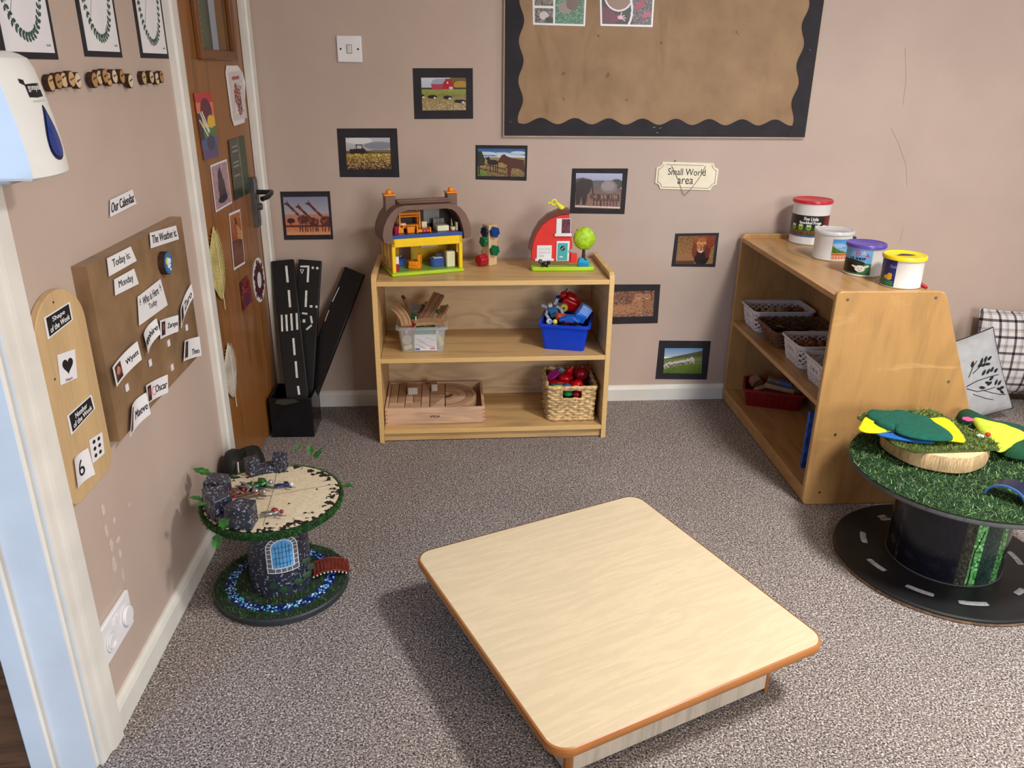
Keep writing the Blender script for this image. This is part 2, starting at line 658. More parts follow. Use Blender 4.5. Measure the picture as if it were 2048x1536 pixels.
TH = 0.115
mb = MB()
mb.b2(DOOR1, 0.1, 0, TH, -0.02, ZC)
mb.b2(DOOR0, DOOR1, 0, TH, DOORH, ZC)
mb.b2(OPN1, DOOR0, 0, TH, -0.02, ZC)
mb.b2(OPN0, OPN1, 0, TH, OPNH, ZC)
mb.b2(-5.1, OPN0, 0, TH, -0.02, ZC)
struct(lwbuild(mb, 'wall_left', M_WALL))

# baseboards: moulded strip
def skirting(x0, x1, h=0.066, t=0.015):
    return MB().prism([(0.0, 0.0), (-t, 0.0), (-t, h - 0.016), (-t * 0.75, h - 0.006), (-t * 0.35, h), (0, h)], x0, x1, 'x')


o = lwbuild(skirting(OPN1 + 0.075, DOOR0 - 0.075), 'baseboard_left', M_WHITE); struct(o)
M_SCUFF = P('pale_wall_scuff', (208, 190, 177), 0.7, 0.05, 60)
o = skirting(XC + 0.0, X1).build('baseboard_back', M_WHITE); struct(o)
o = MB().b2(X1 - 0.015, X1, Y1, 0, 0, 0.066).build('baseboard_right', M_WHITE); struct(o)

# door architraves (stepped moulding) and near doorway frame
def architrave(s_in, s_out, z0, z1):
    """vertical stepped strip between the inner and the outer edge"""
    d = s_out - s_in
    mb = MB()
    pts = [(s_in, 0.002), (s_in, -0.010), (s_in + d * 0.12, -0.012), (s_in + d * 0.42, -0.013), (s_in + d * 0.46, -0.019), (s_in + d * 0.9, -0.021), (s_out, -0.016), (s_out, 0.002)]
    mb.prism(pts, z0, z1, 'z')
    return mb


mb = architrave(DOOR0 + 0.010, DOOR0 - 0.075, 0, DOORH + 0.07)
mb2 = architrave(DOOR1 - 0.006, DOOR1 + 0.077, 0, DOORH + 0.07)
mb.add(mb2.v, mb2.f); mb.b2(DOOR0, DOOR1, -0.019, 0, DOORH - 0.01, DOORH + 0.07)
o = lwbuild(mb, 'trim_1', M_WHITE); struct(o)
M_BLUEWHITE = P('white_gloss_frame', (230, 228, 222), 0.28, 0.03, 6.0, bmp=0.08)
mb = architrave(OPN1 - 0.004, OPN1 + 0.078, 0, OPNH + 0.07)
mb2 = architrave(OPN0 + 0.004, OPN0 - 0.078, 0, OPNH + 0.07)
mb.add(mb2.v, mb2.f); mb.b2(OPN0, OPN1, -0.02, 0, OPNH - 0.005, OPNH + 0.07)
o = lwbuild(mb, 'trim_2', M_WHITE); struct(o)
mb = MB()
mb.b2(OPN1 - 0.014, OPN1 - 0.001, -0.001, TH + 0.002, 0, OPNH)
mb.b2(OPN0 + 0.001, OPN0 + 0.014, -0.001, TH + 0.002, 0, OPNH)
mb.b2(OPN0, OPN1, -0.001, TH + 0.002, OPNH - 0.014, OPNH - 0.001)
mb.b2(OPN1 - 0.026, OPN1 - 0.014, 0.075, TH + 0.002, 0, OPNH)
o = lwbuild(mb, 'trim_3', M_BLUEWHITE, bevel=0.002); struct(o)

# ---- the brown door with its glazed panel
M_DOOR = wood('brown_door_veneer', (142, 92, 46), 0.70, (7, 7, 1), 2.2, 0.3, 14, 0.5, 0.7)
M_DOORD = wood('brown_door_bead', (116, 72, 36), 0.8, (7, 7, 1), 2.5, 0.35, 14, 0.5, 0.6)
M_METAL = P('dull_grey_metal', (120, 122, 124), 0.35, 0.05, 20, metal=0.8)
M_METALD = P('dark_metal', (58, 58, 60), 0.4, 0.05, 20, metal=0.7)
door = bpy.data.objects.new('door_1', None); COL.objects.link(door)
door.location = LWORIG; door.rotation_euler = (0, 0, LROT); struct(door)
WX0, WX1, WZ0, WZ1 = -0.565, -0.225, 1.335, 1.84
mb = MB()
y0, y1 = 0.004, 0.04
mb.b2(DOOR0 + 0.012, WX0, y0, y1, 0.006, DOORH - 0.015)
mb.b2(WX1, DOOR1 - 0.004, y0, y1, 0.006, DOORH - 0.015)
mb.b2(WX0, WX1, y0, y1, 0.006, WZ0); mb.b2(WX0, WX1, y0, y1, WZ1, DOORH - 0.015)
mb.build('panel', M_DOOR, door, bevel=0.0015)
mb = MB()
for a in ((WX0 - 0.022, WX0 + 0.006, WZ0 - 0.022, WZ1 + 0.022), (WX1 - 0.006, WX1 + 0.022, WZ0 - 0.022, WZ1 + 0.022),
          (WX0, WX1, WZ0 - 0.022, WZ0 + 0.006), (WX0, WX1, WZ1 - 0.006, WZ1 + 0.022)):
    mb.b2(a[0], a[1], -0.012, 0.006, a[2], a[3])
mb.build('glazing_bead', M_DOORD, door, bevel=0.005)
MB().b2(WX0, WX1, 0.012, 0.017, WZ0, WZ1).build('glass', clear_mat('door_glass', (205, 215, 210), 0.06, 0.03), door)
# behind the glass: slatted blind in the hall
mb = MB()
for k in range(26):
    z = WZ0 + 0.0 + k * 0.02
    mb.add([(WX0 - 0.02, 0.060, z), (WX1 - 0.09, 0.060, z), (WX1 - 0.09, 0.068, z + 0.0135), (WX0 - 0.02, 0.068, z + 0.0135)], [(0, 1, 2, 3)])
mb.b2(WX0 - 0.03, WX1 - 0.09, 0.076, 0.078, WZ0 - 0.02, WZ1 + 0.02, 1)  # dark sheet behind the slats, painted as the shade in their gaps
mb.b2(WX1 - 0.088, WX1 + 0.04, 0.070, 0.074, WZ0 - 0.02, WZ1 + 0.02, 2)  # added olive strip standing in for the dark door reveal
blind = mb.build('window_blind', [P('blind_slat', (226, 228, 208), 0.5, 0.04), P('blind_gap_shade', (96, 96, 84), 0.8), P('dark_olive_strip', (96, 98, 66), 0.8)], solid=0.001, loc=LWORIG, rz=LROT)
tag(blind, 'pale slatted blind beside an olive strip behind the glass of the brown door', 'blind')
# hinge marks and lever handle
mb = MB()
for z in (0.95, 0.82):
    mb.b2(DOOR0 + 0.002, DOOR0 + 0.014, -0.006, 0.01, z, z + 0.085)
mb.build('hinge', M_METALD, door)
hp = MB(); hx = -0.150
hp.b2(hx - 0.021, hx + 0.021, -0.012, 0.004, 0.765, 0.935)
hp.b2(hx - 0.017, hx + 0.017, -0.014, -0.012, 0.775, 0.925)
hpo = hp.build('handle_plate', M_METAL, door, bevel=0.003)
hb = MB()
hb.tube([(hx, -0.01, 0.885), (hx, -0.052, 0.885), (hx + 0.004, -0.062, 0.885), (hx - 0.02, -0.066, 0.884), (hx - 0.075, -0.066, 0.880), (hx - 0.098, -0.052, 0.876)], 0.0085, 12)
hb.build('lever', M_METALD, hpo)
MB().cyl((hx, -0.012, 0.835), (hx, -0.026, 0.835), 0.012, n=16).build('lock_knob', M_METAL, hpo)

# far-side hall end wall piece so the view through the glass is closed
struct(MB().b2(-2.4, XC - 0.1, 0.2, 0.3, -0.05, ZC).build('wall_hall_end', P('hall_paint', (190, 186, 178))))

# ================================================================== LARGE FURNITURE
M_BIRCH = wood('birch_ply', (205, 168, 116), 0.80, (1.6, 1.6, 9), 2.6, 0.38, 16, 0.5, 0.5)
M_BIRCHX = wood('birch_ply_shelf', (203, 165, 112), 0.82, (1, 9, 9), 2.6, 0.34, 16, 0.5, 0.5)
M_BIRCHBACK = wood('birch_back_panel', (212, 184, 146), 0.90, (1.0, 1.0, 4.0), 2.3, 0.45, 40, 0.7, 0.3)
M_EDGE = wood('ply_edge', (228, 188, 124), 0.86, (1, 1, 40), 5.0, 0.4, 10, 0.3, 0.6)
M_BIRCH2 = wood('honey_birch_ply', (182, 140, 88), 0.88, (5, 5, 1.2), 2.4, 0.30, 18, 0.4, 0.45, scuff=(208, 170, 116))
M_BIRCH2S = wood('honey_birch_shelf', (178, 138, 90), 0.80, (6, 1.0, 6), 2.4, 0.3, 18, 0.5, 0.5)
M_EDGE2 = wood('honey_ply_edge', (190, 146, 94), 0.84, (30, 1, 1), 4.0, 0.4, 10, 0.3, 0.6)
M_SCREW = P('screw_head', (130, 124, 116), 0.35, 0.05, metal=0.8)

# ---- low bookcase against the back wall
SHX, SHY, SHR = -0.268, -0.3684, 0.0033
bc = thing('bookcase', 'low birch bookcase with three shelves standing against the back wall', 'bookcase', (SHX, SHY, 0), SHR)
W, D, PT = 0.848, 0.35, 0.018
for x in (0, W - PT):
    mb = MB()
    pr = [(0, 0), (D, 0), (D, 0.632), (0.018, 0.634), (0.004, 0.622), (0, 0.605)]
    mb.prism(pr, x + 0.0012, x + PT - 0.0012, 'x', 0)
    mb.prism([(-0.001, 0), (0.003, 0), (0.003, 0.606), (0.009, 0.621), (0.02, 0.6325), (D, 0.6315), (D, 0.634), (0.018, 0.636), (0.003, 0.625), (-0.001, 0.606)], x, x + PT, 'x', 1)
    mb.build('side_panel', [M_BIRCH, M_EDGE], bc, bevel=0.002)
for zt, nm in ((0.613, 'top_board'), (0.331, 'shelf'), (0.052, 'bottom_board')):
    mb = MB().b2(PT, W - PT, 0.004, D - 0.006, zt - 0.016, zt, 0).b2(PT, W - PT, 0.0, 0.005, zt - 0.0165, zt + 0.0003, 1)
    mb.build(nm, [M_BIRCHX, M_EDGE], bc, bevel=0.001)
MB().b2(PT, W - PT, 0.012, 0.022, 0.004, 0.036).build('kick_board', M_BIRCHX, bc)
MB().b2(PT, W - PT, D - 0.012, D - 0.004, 0.052, 0.60).build('back_panel', M_BIRCHBACK, bc)

# ---- double-sided display unit on the right (open shelves on the left, sloping on the right)
CBX, CBY, CBR = 1.1216, -0.8985, -0.02771
cab = thing('shelving_unit', 'tall-ended honey birch shelving unit with one sloping side, standing end-on to the back wall', 'shelving unit', (CBX, CBY, 0), CBR)
CL, CH, CT = 0.876, 0.709, 0.018
def rounded(poly, r=0.012):
    out = []
    n = len(poly)
    for i, p in enumerate(poly):
        a = Vector(poly[i - 1]) - Vector(p); b = Vector(poly[(i + 1) % n]) - Vector(p)
        a.normalize(); b.normalize()
        for k in range(5):
            t = k / 4
            q = Vector(p) + a * r * (1 - t) ** 2 + b * r * t ** 2
            out.append((q.x, q.y))
    return out
END = rounded([(0, 0), (0, CH), (0.325, CH), (0.625, 0)], 0.02)
for i, y in enumerate((0, CL - CT)):
    mb = MB().prism(END, y, y + CT, 'y')
    ep = mb.build('end_panel', M_BIRCH2, cab, bevel=0.003)
    if i == 0:
        for sx, sz in ((0.035, 0.685), (0.298, 0.69), (0.395, 0.425), (0.07, 0.25), (0.29, 0.255), (0.44, 0.28), (0.052, 0.045)):
            s = MB().cyl((sx, -0.0012, sz), (sx, 0.002, sz), 0.0042, n=12).cyl((sx, -0.0016, sz), (sx, 0.001, sz), 0.0015, n=6)
            s.build('screw', M_SCREW, ep)
for zt, x1, nm in ((0.693, 0.325, 'top_board'), (0.355, 0.29, 'shelf'), (0.055, 0.60, 'bottom_board')):
    MB().b2(0.007, x1, CT, CL - CT, zt - 0.016, zt, 0).b2(0.003, 0.008, CT, CL - CT, zt - 0.016, zt + 0.0005, 1).build(nm, [M_BIRCH2S, M_EDGE2], cab, bevel=0.001)
MB().b2(0.006, 0.016, CT, CL - CT, 0.004, 0.0385).build('kick_board', M_EDGE2, cab, bevel=0.001)
MB().b2(0.291, 0.299, CT, CL - CT, 0.055, 0.677).build('back_panel', M_BIRCH2, cab)
# sloping display side with ledges
mb = MB()
mb.prism([(0.33, 0.68), (0.337, 0.68), (0.602, 0.056), (0.594, 0.056)], CT, CL - CT, 'y')
mb.build('sloping_panel', M_BIRCH2, cab)
for z, x in ((0.36, 0.474), (0.06, 0.596)):
    MB().b2(x - 0.035, x - 0.006, CT, CL - CT, z, z + 0.010).b2(x - 0.012, x - 0.006, CT, CL - CT, z, z + 0.03).build('ledge', M_EDGE2, cab)

# ---- low table
M_TOP = wood('pale_maple_laminate', (211, 194, 163), 0.96, (1.6, 12, 12), 2.0, 0.30, 30, 0.35, 0.55)
M_TRIM = wood('orange_beech_edge', (168, 110, 60), 0.82, (3, 3, 3), 6, 0.32, 6, 0.2, 0.4)
M_APRON = wood('grey_maple_apron', (200, 190, 174), 0.86, (9, 9, 1.0), 3.0, 0.5, 16, 0.5, 0.6)
TBZ = 0.165
tb = thing('low_table', 'very low square table with pale maple top and rounded orange-brown edge', 'table', (0.3485, -1.540, 0), math.radians(22.9))
def rrect(a, b, r, n=8):
    out = []
    for cx, cy, t0 in ((a - r, b - r, 0), (-a + r, b - r, PI / 2), (-a + r, -b + r, PI), (a - r, -b + r, 1.5 * PI)):
        for k in range(n + 1):
            t = t0 + PI / 2 * k / n
            out.append((cx + r * math.cos(t), cy + r * math.sin(t)))
    return out
TA, TBb = 0.3405, 0.354
MB().prism(rrect(TA - 0.004, TBb - 0.004, 0.040, 12), TBZ - 0.02, TBZ, 'z', smooth=True).build('tabletop', M_TOP, tb, bevel=0.001)
mb = MB()
prof = [(-0.004, 0.0), (-0.0005, -0.0015), (0.0015, -0.0055), (0.002, -0.011), (0.0015, -0.0165), (-0.0005, -0.0205), (-0.006, -0.022)]
ring_o = []
base = rrect(TA, TBb, 0.044, 12)
n = len(base)
vsx = []; fsx = []
for j, (dr, dz) in enumerate(prof):
    rr = rrect(TA + dr, TBb + dr, 0.044 + dr, 12)
    for p in rr: vsx.append((p[0], p[1], TBZ + dz + 0.0006))
for j in range(len(prof) - 1):
    for i in range(n):
        i2 = (i + 1) % n
        fsx.append((j * n + i2, j * n + i, (j + 1) * n + i, (j + 1) * n + i2))
mb.add(vsx, [f[::-1] for f in fsx], 0, None, True)
mb.build('edge_band', M_TRIM, tb)
IN = 0.074
ax, ay = TA - IN, TBb - IN
for sx in (-1, 1):
    MB().b2(sx * (ax - 0.016), sx * ax, -ay + 0.014, ay - 0.014, 0.012, TBZ - 0.02).build('apron', M_APRON, tb, bevel=0.001)
    MB().b2(-ax + 0.014, ax - 0.014, sx * (ay - 0.016), sx * ay, 0.012, TBZ - 0.02).build('apron', M_APRON, tb, bevel=0.001)
for sx in (-1, 1):
    for sy in (-1, 1):
        MB().prism([(sx * (ax - 0.014), sy * (ay - 0.014)), (sx * (ax + 0.0015), sy * (ay - 0.014)), (sx * (ax + 0.0015), sy * (ay - 0.006)), (sx * (ax - 0.006), sy * (ay + 0.0015)), (sx * (ax - 0.014), sy * (ay + 0.0015))], 0, TBZ - 0.02, 'z').build('leg', M_TRIM, tb, bevel=0.003)

# ================================================================== CASTLE DRUM TABLE
def grassblades(mb, n, pick, zf, hgt, wid, seed, mi=0, lean=0.6):
    rng = random.Random(seed)
    for _ in range(n):
        x, y = pick(rng); z = zf(x, y)
        a = rng.uniform(0, 2 * PI); h = hgt * rng.uniform(0.55, 1.15); w = wid * rng.uniform(0.7, 1.2)
        lx = rng.gauss(0, lean) * h; ly = rng.gauss(0, lean) * h
        dx, dy = math.cos(a) * w, math.sin(a) * w
        b = len(mb.v)
        mb.v += [(x - dx, y - dy, z), (x + dx, y + dy, z), (x + lx, y + ly, z + h)]
        mb.f.append((b, b + 1, b + 2)); mb.m.append(mi + rng.choice((0, 0, 1, 2))); mb.sm.append(False)


def ringpick(r0, r1, cx=0, cy=0):
    def f(rng):
        r = math.sqrt(rng.uniform(r0 * r0, r1 * r1)); t = rng.uniform(0, 2 * PI)
        return cx + r * math.cos(t), cy + r * math.sin(t)
    return f


G1 = [P('turf_green', (32, 84, 26), 0.6, 0.2, 60), P('turf_green_dark', (16, 50, 20), 0.6, 0.2, 60), P('turf_green_light', (66, 118, 48), 0.55, 0.2, 60)]
G2 = [P('mat_green', (40, 82, 34), 0.45, 0.2, 60), P('mat_green_dark', (24, 54, 26), 0.5, 0.2, 60), P('mat_green_light', (132, 166, 104), 0.45, 0.2, 60)]
G3 = [P('moss_green', (84, 110, 42), 0.6, 0.2, 60), P('moss_green_dark', (60, 84, 34), 0.6, 0.2, 60), P('moss_green_light', (150, 158, 84), 0.55, 0.2, 60)]


def speckle_mat(name, base, fleck, lo=0.60, scale=55.0, rough=0.35):
    mt, nt, b = base_mat(name, rough, 0, 0.5)
    v = coords(nt)
    f = noise(nt, v, scale, 2.0, 0.6)
    o = ramp(nt, [(0.0, L3(base)), (lo, L3(sh(base, 1.2))), (lo + 0.035, L3(fleck))], f)
    nt.links.new(o, b.inputs['Base Color'])
    bump(nt, b, noise(nt, v, 40, 3), 0.5, 0.003)
    return mt


M_STONE = speckle_mat('painted_castle_stone', (38, 41, 54), (160, 166, 182), 0.60, 150.0)
M_DISCBLK = P('dark_grey_disc', (48, 50, 54), 0.5, 0.1)
CDX, CDY, CDZ = -0.463, -1.226, 0.270
cd_ = thing('castle_play_table', 'cable-drum play table painted as a grey castle with blue window, moat and grass rims', 'play table', (CDX, CDY, 0))
MB().lathe([(0.0, 0.0), (0.172, 0.0), (0.176, 0.004), (0.176, 0.016), (0.172, 0.02), (0.0, 0.02)], n=64, close=False).build('base_disc', M_DISCBLK, cd_)
cm = MB().lathe([(0.080, 0.02), (0.079, 0.05), (0.079, CDZ - 0.025), (0.082, CDZ - 0.02)], n=56, close=False).build('tower', M_STONE, cd_)
MB().lathe([(0.0, CDZ - 0.024), (0.170, CDZ - 0.024), (0.173, CDZ - 0.02), (0.173, CDZ - 0.004), (0.170, CDZ)], n=72, close=False).build('top_disc', P('turf_backing', (24, 48, 22), 0.8, 0.2), cd_)
mb = MB()
grassblades(mb, 5200, ringpick(0.082, 0.174), lambda x, y: 0.019, 0.009, 0.0011, 3)
# no blades where the moat runs
keep = MB()
for f, mi in zip(mb.f, mb.m):
    p = mb.v[f[0]]; r = math.hypot(p[0], p[1])
    if not (0.118 < r < 0.142):
        b = len(keep.v); keep.v += [mb.v[i] for i in f]; keep.f.append((b, b + 1, b + 2)); keep.m.append(mi); keep.sm.append(False)
o = keep.build('base_grass', G1, cd_); o['kind'] = 'stuff'
mb = MB(); rng = random.Random(8)
for _ in range(4200):
    t = rng.uniform(0, 2 * PI); k = rng.random()
    r = 0.166 + 0.009 * k; z = CDZ - 0.02 + rng.uniform(0, 0.021)
    if k < 0.6: r = 0.173
    else: z = CDZ - 0.001
    d = rng.uniform(0.003, 0.009); w = 0.0011
    x, y = r * math.cos(t), r * math.sin(t); tx, ty = -math.sin(t) * w, math.cos(t) * w
    b = len(mb.v); s2 = rng.gauss(0, 0.004)
    mb.v += [(x - tx, y - ty, z), (x + tx, y + ty, z), (x + math.cos(t) * d - math.sin(t) * s2, y + math.sin(t) * d + math.cos(t) * s2, z + rng.uniform(-0.006, 0.006))]
    mb.f.append((b, b + 1, b + 2)); mb.m.append(rng.choice((0, 0, 1, 2))); mb.sm.append(False)
o = mb.build('rim_grass', G1, cd_); o['kind'] = 'stuff'
# tan painted top with worn black patches
def tan_mat():
    mt, nt, b = base_mat('worn_cream_top', 0.55, 0, 0.35)
    v = coords(nt)
    f = noise(nt, v, 120.0, 3.0)
    o = ramp(nt, [(0.3, L3((206, 190, 160))), (0.7, L3((226, 212, 184)))], f)
    # dark board joints and worn patches near the rim
    sp = nt.nodes.new('ShaderNodeSeparateXYZ'); nt.links.new(v, sp.inputs[0])
    ln = nt.nodes.new('ShaderNodeVectorMath'); ln.operation = 'LENGTH'
    cx = nt.nodes.new('ShaderNodeCombineXYZ'); nt.links.new(sp.outputs[0], cx.inputs[0]); nt.links.new(sp.outputs[1], cx.inputs[1])
    nt.links.new(cx.outputs[0], ln.inputs[0])
    rr = ramp(nt, [(0.120, (0, 0, 0, 1)), (0.162, (0.21, 0.21, 0.21, 1))], ln.outputs['Value'])
    f2 = noise(nt, v, 60.0, 2.0, 0.5)
    ad = nt.nodes.new('ShaderNodeMath'); ad.operation = 'ADD'
    nt.links.new(f2, ad.inputs[0]); nt.links.new(rr, ad.inputs[1])
    mk = ramp(nt, [(0.70, (0, 0, 0, 1)), (0.72, (1, 1, 1, 1))], ad.outputs[0])
    mx = nt.nodes.new('ShaderNodeMixRGB'); mx.inputs[2].default_value = L3((34, 32, 26))
    nt.links.new(mk, mx.inputs[0]); nt.links.new(o, mx.inputs[1])
    nt.links.new(mx.outputs[0], b.inputs['Base Color'])
    return mt
tt = MB().lathe([(0.1685, 0.0), (0.1685, 0.0022), (0, 0.0022)], (0, 0, CDZ), n=72, close=False, smooth=False).build('painted_top', tan_mat(), cd_)
mb = MB()
for pts in ([(-0.017, 0.150), (-0.004, 0.03), (0.006, -0.145)], [(-0.002, 0.005), (0.155, 0.055)]):
    for k in range(len(pts) - 1):
        a = Vector((*pts[k], 0)); b = Vector((*pts[k + 1], 0)); d = (b - a).normalized(); s = Vector((-d.y, d.x, 0)) * 0.0006
        z = Vector((0, 0, CDZ + 0.0026))
        mb.add([a - s + z, b - s + z, b + s + z, a + s + z], [(0, 1, 2, 3)])
mb.build('joint_line', P('joint_brown', (110, 96, 76), 0.8, 0.05), tt)
# moat of blue gems
mb = MB(); rng = random.Random(5)
mb.lathe([(0.117, 0.0205), (0.143, 0.0205)], n=64, mi=0, close=False, smooth=False)
for _ in range(620):
    t = rng.uniform(0, 2 * PI); r = rng.uniform(0.118, 0.142)
    mb.ball((r * math.cos(t), r * math.sin(t), 0.0215), (0.0028 * rng.uniform(0.7, 1.4), 0.0028 * rng.uniform(0.7, 1.4), 0.002), 6, rng.choice((1, 1, 2, 3, 4)), flat=True)
o = mb.build('moat', [P('moat_base', (20, 30, 90), 0.3, 0.2), P('gem_navy', (24, 34, 110), 0.15), P('gem_blue', (60, 110, 200), 0.15), P('gem_turquoise', (90, 180, 200), 0.15), P('gem_pale', (190, 225, 240), 0.15)], cd_)
o['kind'] = 'stuff'
# painted arched window on the tower: facing the camera
def cylq(ang0, rad):
    def bend(p):
        a = ang0 + p[0] / rad
        return (math.cos(a) * (rad - p[1]), math.sin(a) * (rad - p[1]), p[2])
    return bend
wang = math.atan2(CAM.y - CDY, CAM.x - CDX) + 0.10
bend = cylq(wang, 0.0795)
def arch_pts(w, h, z0, n=14, k=0.9):
    out = [(-w, z0), (w, z0)]
    zc = z0 + h - w * k
    for i in range(n + 1):
        t = PI * i / n
        out.append((w * math.cos(t), zc + w * k * math.sin(t)))
    return out
def bent_ring(outer, inner, mi, mb, w):
    n = len(outer)
    vs = [bend((p[0], -w, p[1])) for p in outer] + [bend((p[0], -w, p[1])) for p in inner]
    fs = [(i, (i + 1) % n, n + (i + 1) % n, n + i) for i in range(n)]
    mb.add(vs, fs, mi)
def densify(pts, k=6):
    out = []
    for i in range(len(pts)):
        a = pts[i]; b = pts[(i + 1) % len(pts)]
        for j in range(k if (i < 2 or i == len(pts) - 1) else 1):
            t = j / (k if (i < 2 or i == len(pts) - 1) else 1)
            out.append((a[0] * (1 - t) + b[0] * t, a[1] * (1 - t) + b[1] * t))
    return out
mb = MB()
Z0w = 0.100
def A(w, h, z0): return densify(arch_pts(w, h, z0))
bent_ring(A(0.0415, 0.107, Z0w - 0.009), A(0.0393, 0.103, Z0w - 0.007), 0, mb, 0.0012)
bent_ring(A(0.0393, 0.103, Z0w - 0.007), A(0.029, 0.085, Z0w + 0.004), 1, mb, 0.0010)
bent_ring(A(0.029, 0.085, Z0w + 0.004), A(0.0265, 0.081, Z0w + 0.006), 0, mb, 0.0012)
inner = A(0.0265, 0.081, Z0w + 0.006)
cz = Z0w + 0.05
vs = [bend((0, -0.0009, cz))]
for sc in (0.5, 1.0):
    vs += [bend((p[0] * sc, -0.0009, cz + (p[1] - cz) * sc)) for p in inner]
n = len(inner)
fs = [(0, 1 + i, 1 + (i + 1) % n) for i in range(n)] + [(1 + i, 1 + n + i, 1 + n + (i + 1) % n, 1 + (i + 1) % n) for i in range(n)]
mb.add(vs, fs, 2)
def bline(x0, z0, x1, z1, w, mi, off=0.0016):
    k = 8; dx, dz = x1 - x0, z1 - z0; L = math.hypot(dx, dz); sx, sz = -dz / L * w, dx / L * w
    vs = []
    for i in range(k + 1):
        t = i / k
        vs.append(bend((x0 + dx * t - sx, -off, z0 + dz * t - sz))); vs.append(bend((x0 + dx * t + sx, -off, z0 + dz * t + sz)))
    mb.add(vs, [(2 * i, 2 * i + 2, 2 * i + 3, 2 * i + 1) for i in range(k)], mi)
for x in (-0.017, -0.009, 0.0, 0.009, 0.017): bline(x, Z0w + 0.008, x, Z0w + 0.084 - abs(x) * 0.8, 0.0005, 3)
for z in (0.020, 0.036, 0.052, 0.066): bline(-0.024, Z0w + z, 0.024, Z0w + z, 0.0005, 3)
oo = arch_pts(0.040, 0.104, Z0w - 0.008, 10); ii = arch_pts(0.029, 0.085, Z0w + 0.004, 10)
for a, b in zip(oo[2:], ii[2:]): bline(a[0], a[1], b[0], b[1], 0.0008, 0)
for k in range(4):
    z = Z0w + 0.008 + k * 0.014
    bline(-0.040, z, -0.029, z, 0.0008, 0); bline(0.029, z, 0.040, z, 0.0008, 0)
for x in (-0.021, -0.007, 0.007, 0.021): bline(x, Z0w - 0.007, x, Z0w + 0.004, 0.0008, 0)
mb.build('painted_window', [P('paint_white', (235, 235, 235), 0.5, 0.02), P('paint_grey', (96, 98, 104), 0.5, 0.05), P('paint_skyblue', (96, 168, 222), 0.4, 0.1, 60), P('paint_ink', (28, 40, 70), 0.5)], cm)
# battlements (three runs of crenellated wall on the rim)
def battlement(a0, a1, gaps, h=0.048, rin=0.128, rout=0.165):
    mb = MB(); k = 30
    def zt(t):
        u = (t - a0) / (a1 - a0)
        for g0, g1 in gaps:
            if g0 < u < g1: return 0.022
        return h
    ts = [a0 + (a1 - a0) * i / k for i in range(k + 1)]
    for i in range(k):
        t0, t1 = ts[i], ts[i + 1]; z = zt((t0 + t1) / 2)
        P4 = [(rin * math.cos(t0), rin * math.sin(t0)), (rout * math.cos(t0), rout * math.sin(t0)), (rout * math.cos(t1), rout * math.sin(t1)), (rin * math.cos(t1), rin * math.sin(t1))]
        mb.prism(P4, 0, z, 'z')
    bm = bmesh.new()
    vv = [bm.verts.new(v) for v in mb.v]
    for f in mb.f:
        try: bm.faces.new([vv[i] for i in f])
        except ValueError: pass
    bmesh.ops.remove_doubles(bm, verts=bm.verts, dist=1e-5)
    dup_ = {}
    for f in bm.faces: dup_.setdefault(tuple(sorted(v.index for v in f.verts)), []).append(f)
    bm.verts.index_update()
    dup_ = {}
    for f in bm.faces: dup_.setdefault(tuple(sorted(v.index for v in f.verts)), []).append(f)
    kill = [f for l in dup_.values() if len(l) > 1 for f in l]
    bmesh.ops.delete(bm, geom=kill, context='FACES')
    out = MB(); bm.verts.index_update()
    out.v = [tuple(v.co) for v in bm.verts]
    out.f = [tuple(v.index for v in f.verts) for f in bm.faces]; out.m = [0] * len(out.f); out.sm = [True] * len(out.f)
    bm.free()
    return out
for a0, a1, gaps, hh0, ri0 in ((1.50, 2.22, [(0.34, 0.66)], 0.048, 0.128), (2.86, 3.42, [(0.66, 1.0)], 0.052, 0.112), (3.44, 4.62, [(0.46, 0.62)], 0.058, 0.112)):
    out = battlement(a0, a1, gaps, hh0, ri0)
    o = out.build('battlement', M_STONE, cd_, bevel=0.004, seg=2); o.location = (0, 0, CDZ + 0.001)
# bridge over the moat, on the right
bang = 0.18
mb = MB(); mbr = MB()
Mb = RZ(bang)
for i in range(10):
    x = 0.088 + i * 0.0095; z = 0.034 + 0.010 * math.sin(PI * i / 9)
    mb.box((x, 0, z), (0.0085, 0.058, 0.003), 0, Mb)
for s in (-1, 1):
    mb.tube([Mb @ Vector((0.083 + i * 0.0095, s * 0.030, 0.036 + 0.010 * math.sin(PI * i / 9))) for i in range(10)], 0.0022, 8, 0)
br = mb.build('bridge', P('bridge_red_brown', (112, 42, 30), 0.45, 0.15, 40), cd_)
mb = MB()
for i in range(10):
    mb.ball(tuple(Mb @ Vector((0.083 + i * 0.0095, -0.031, 0.031 + 0.010 * math.sin(PI * i / 9)))), 0.0027, 8)
mb.build('bead_trim', P('bead_cream', (226, 196, 170), 0.4), br)
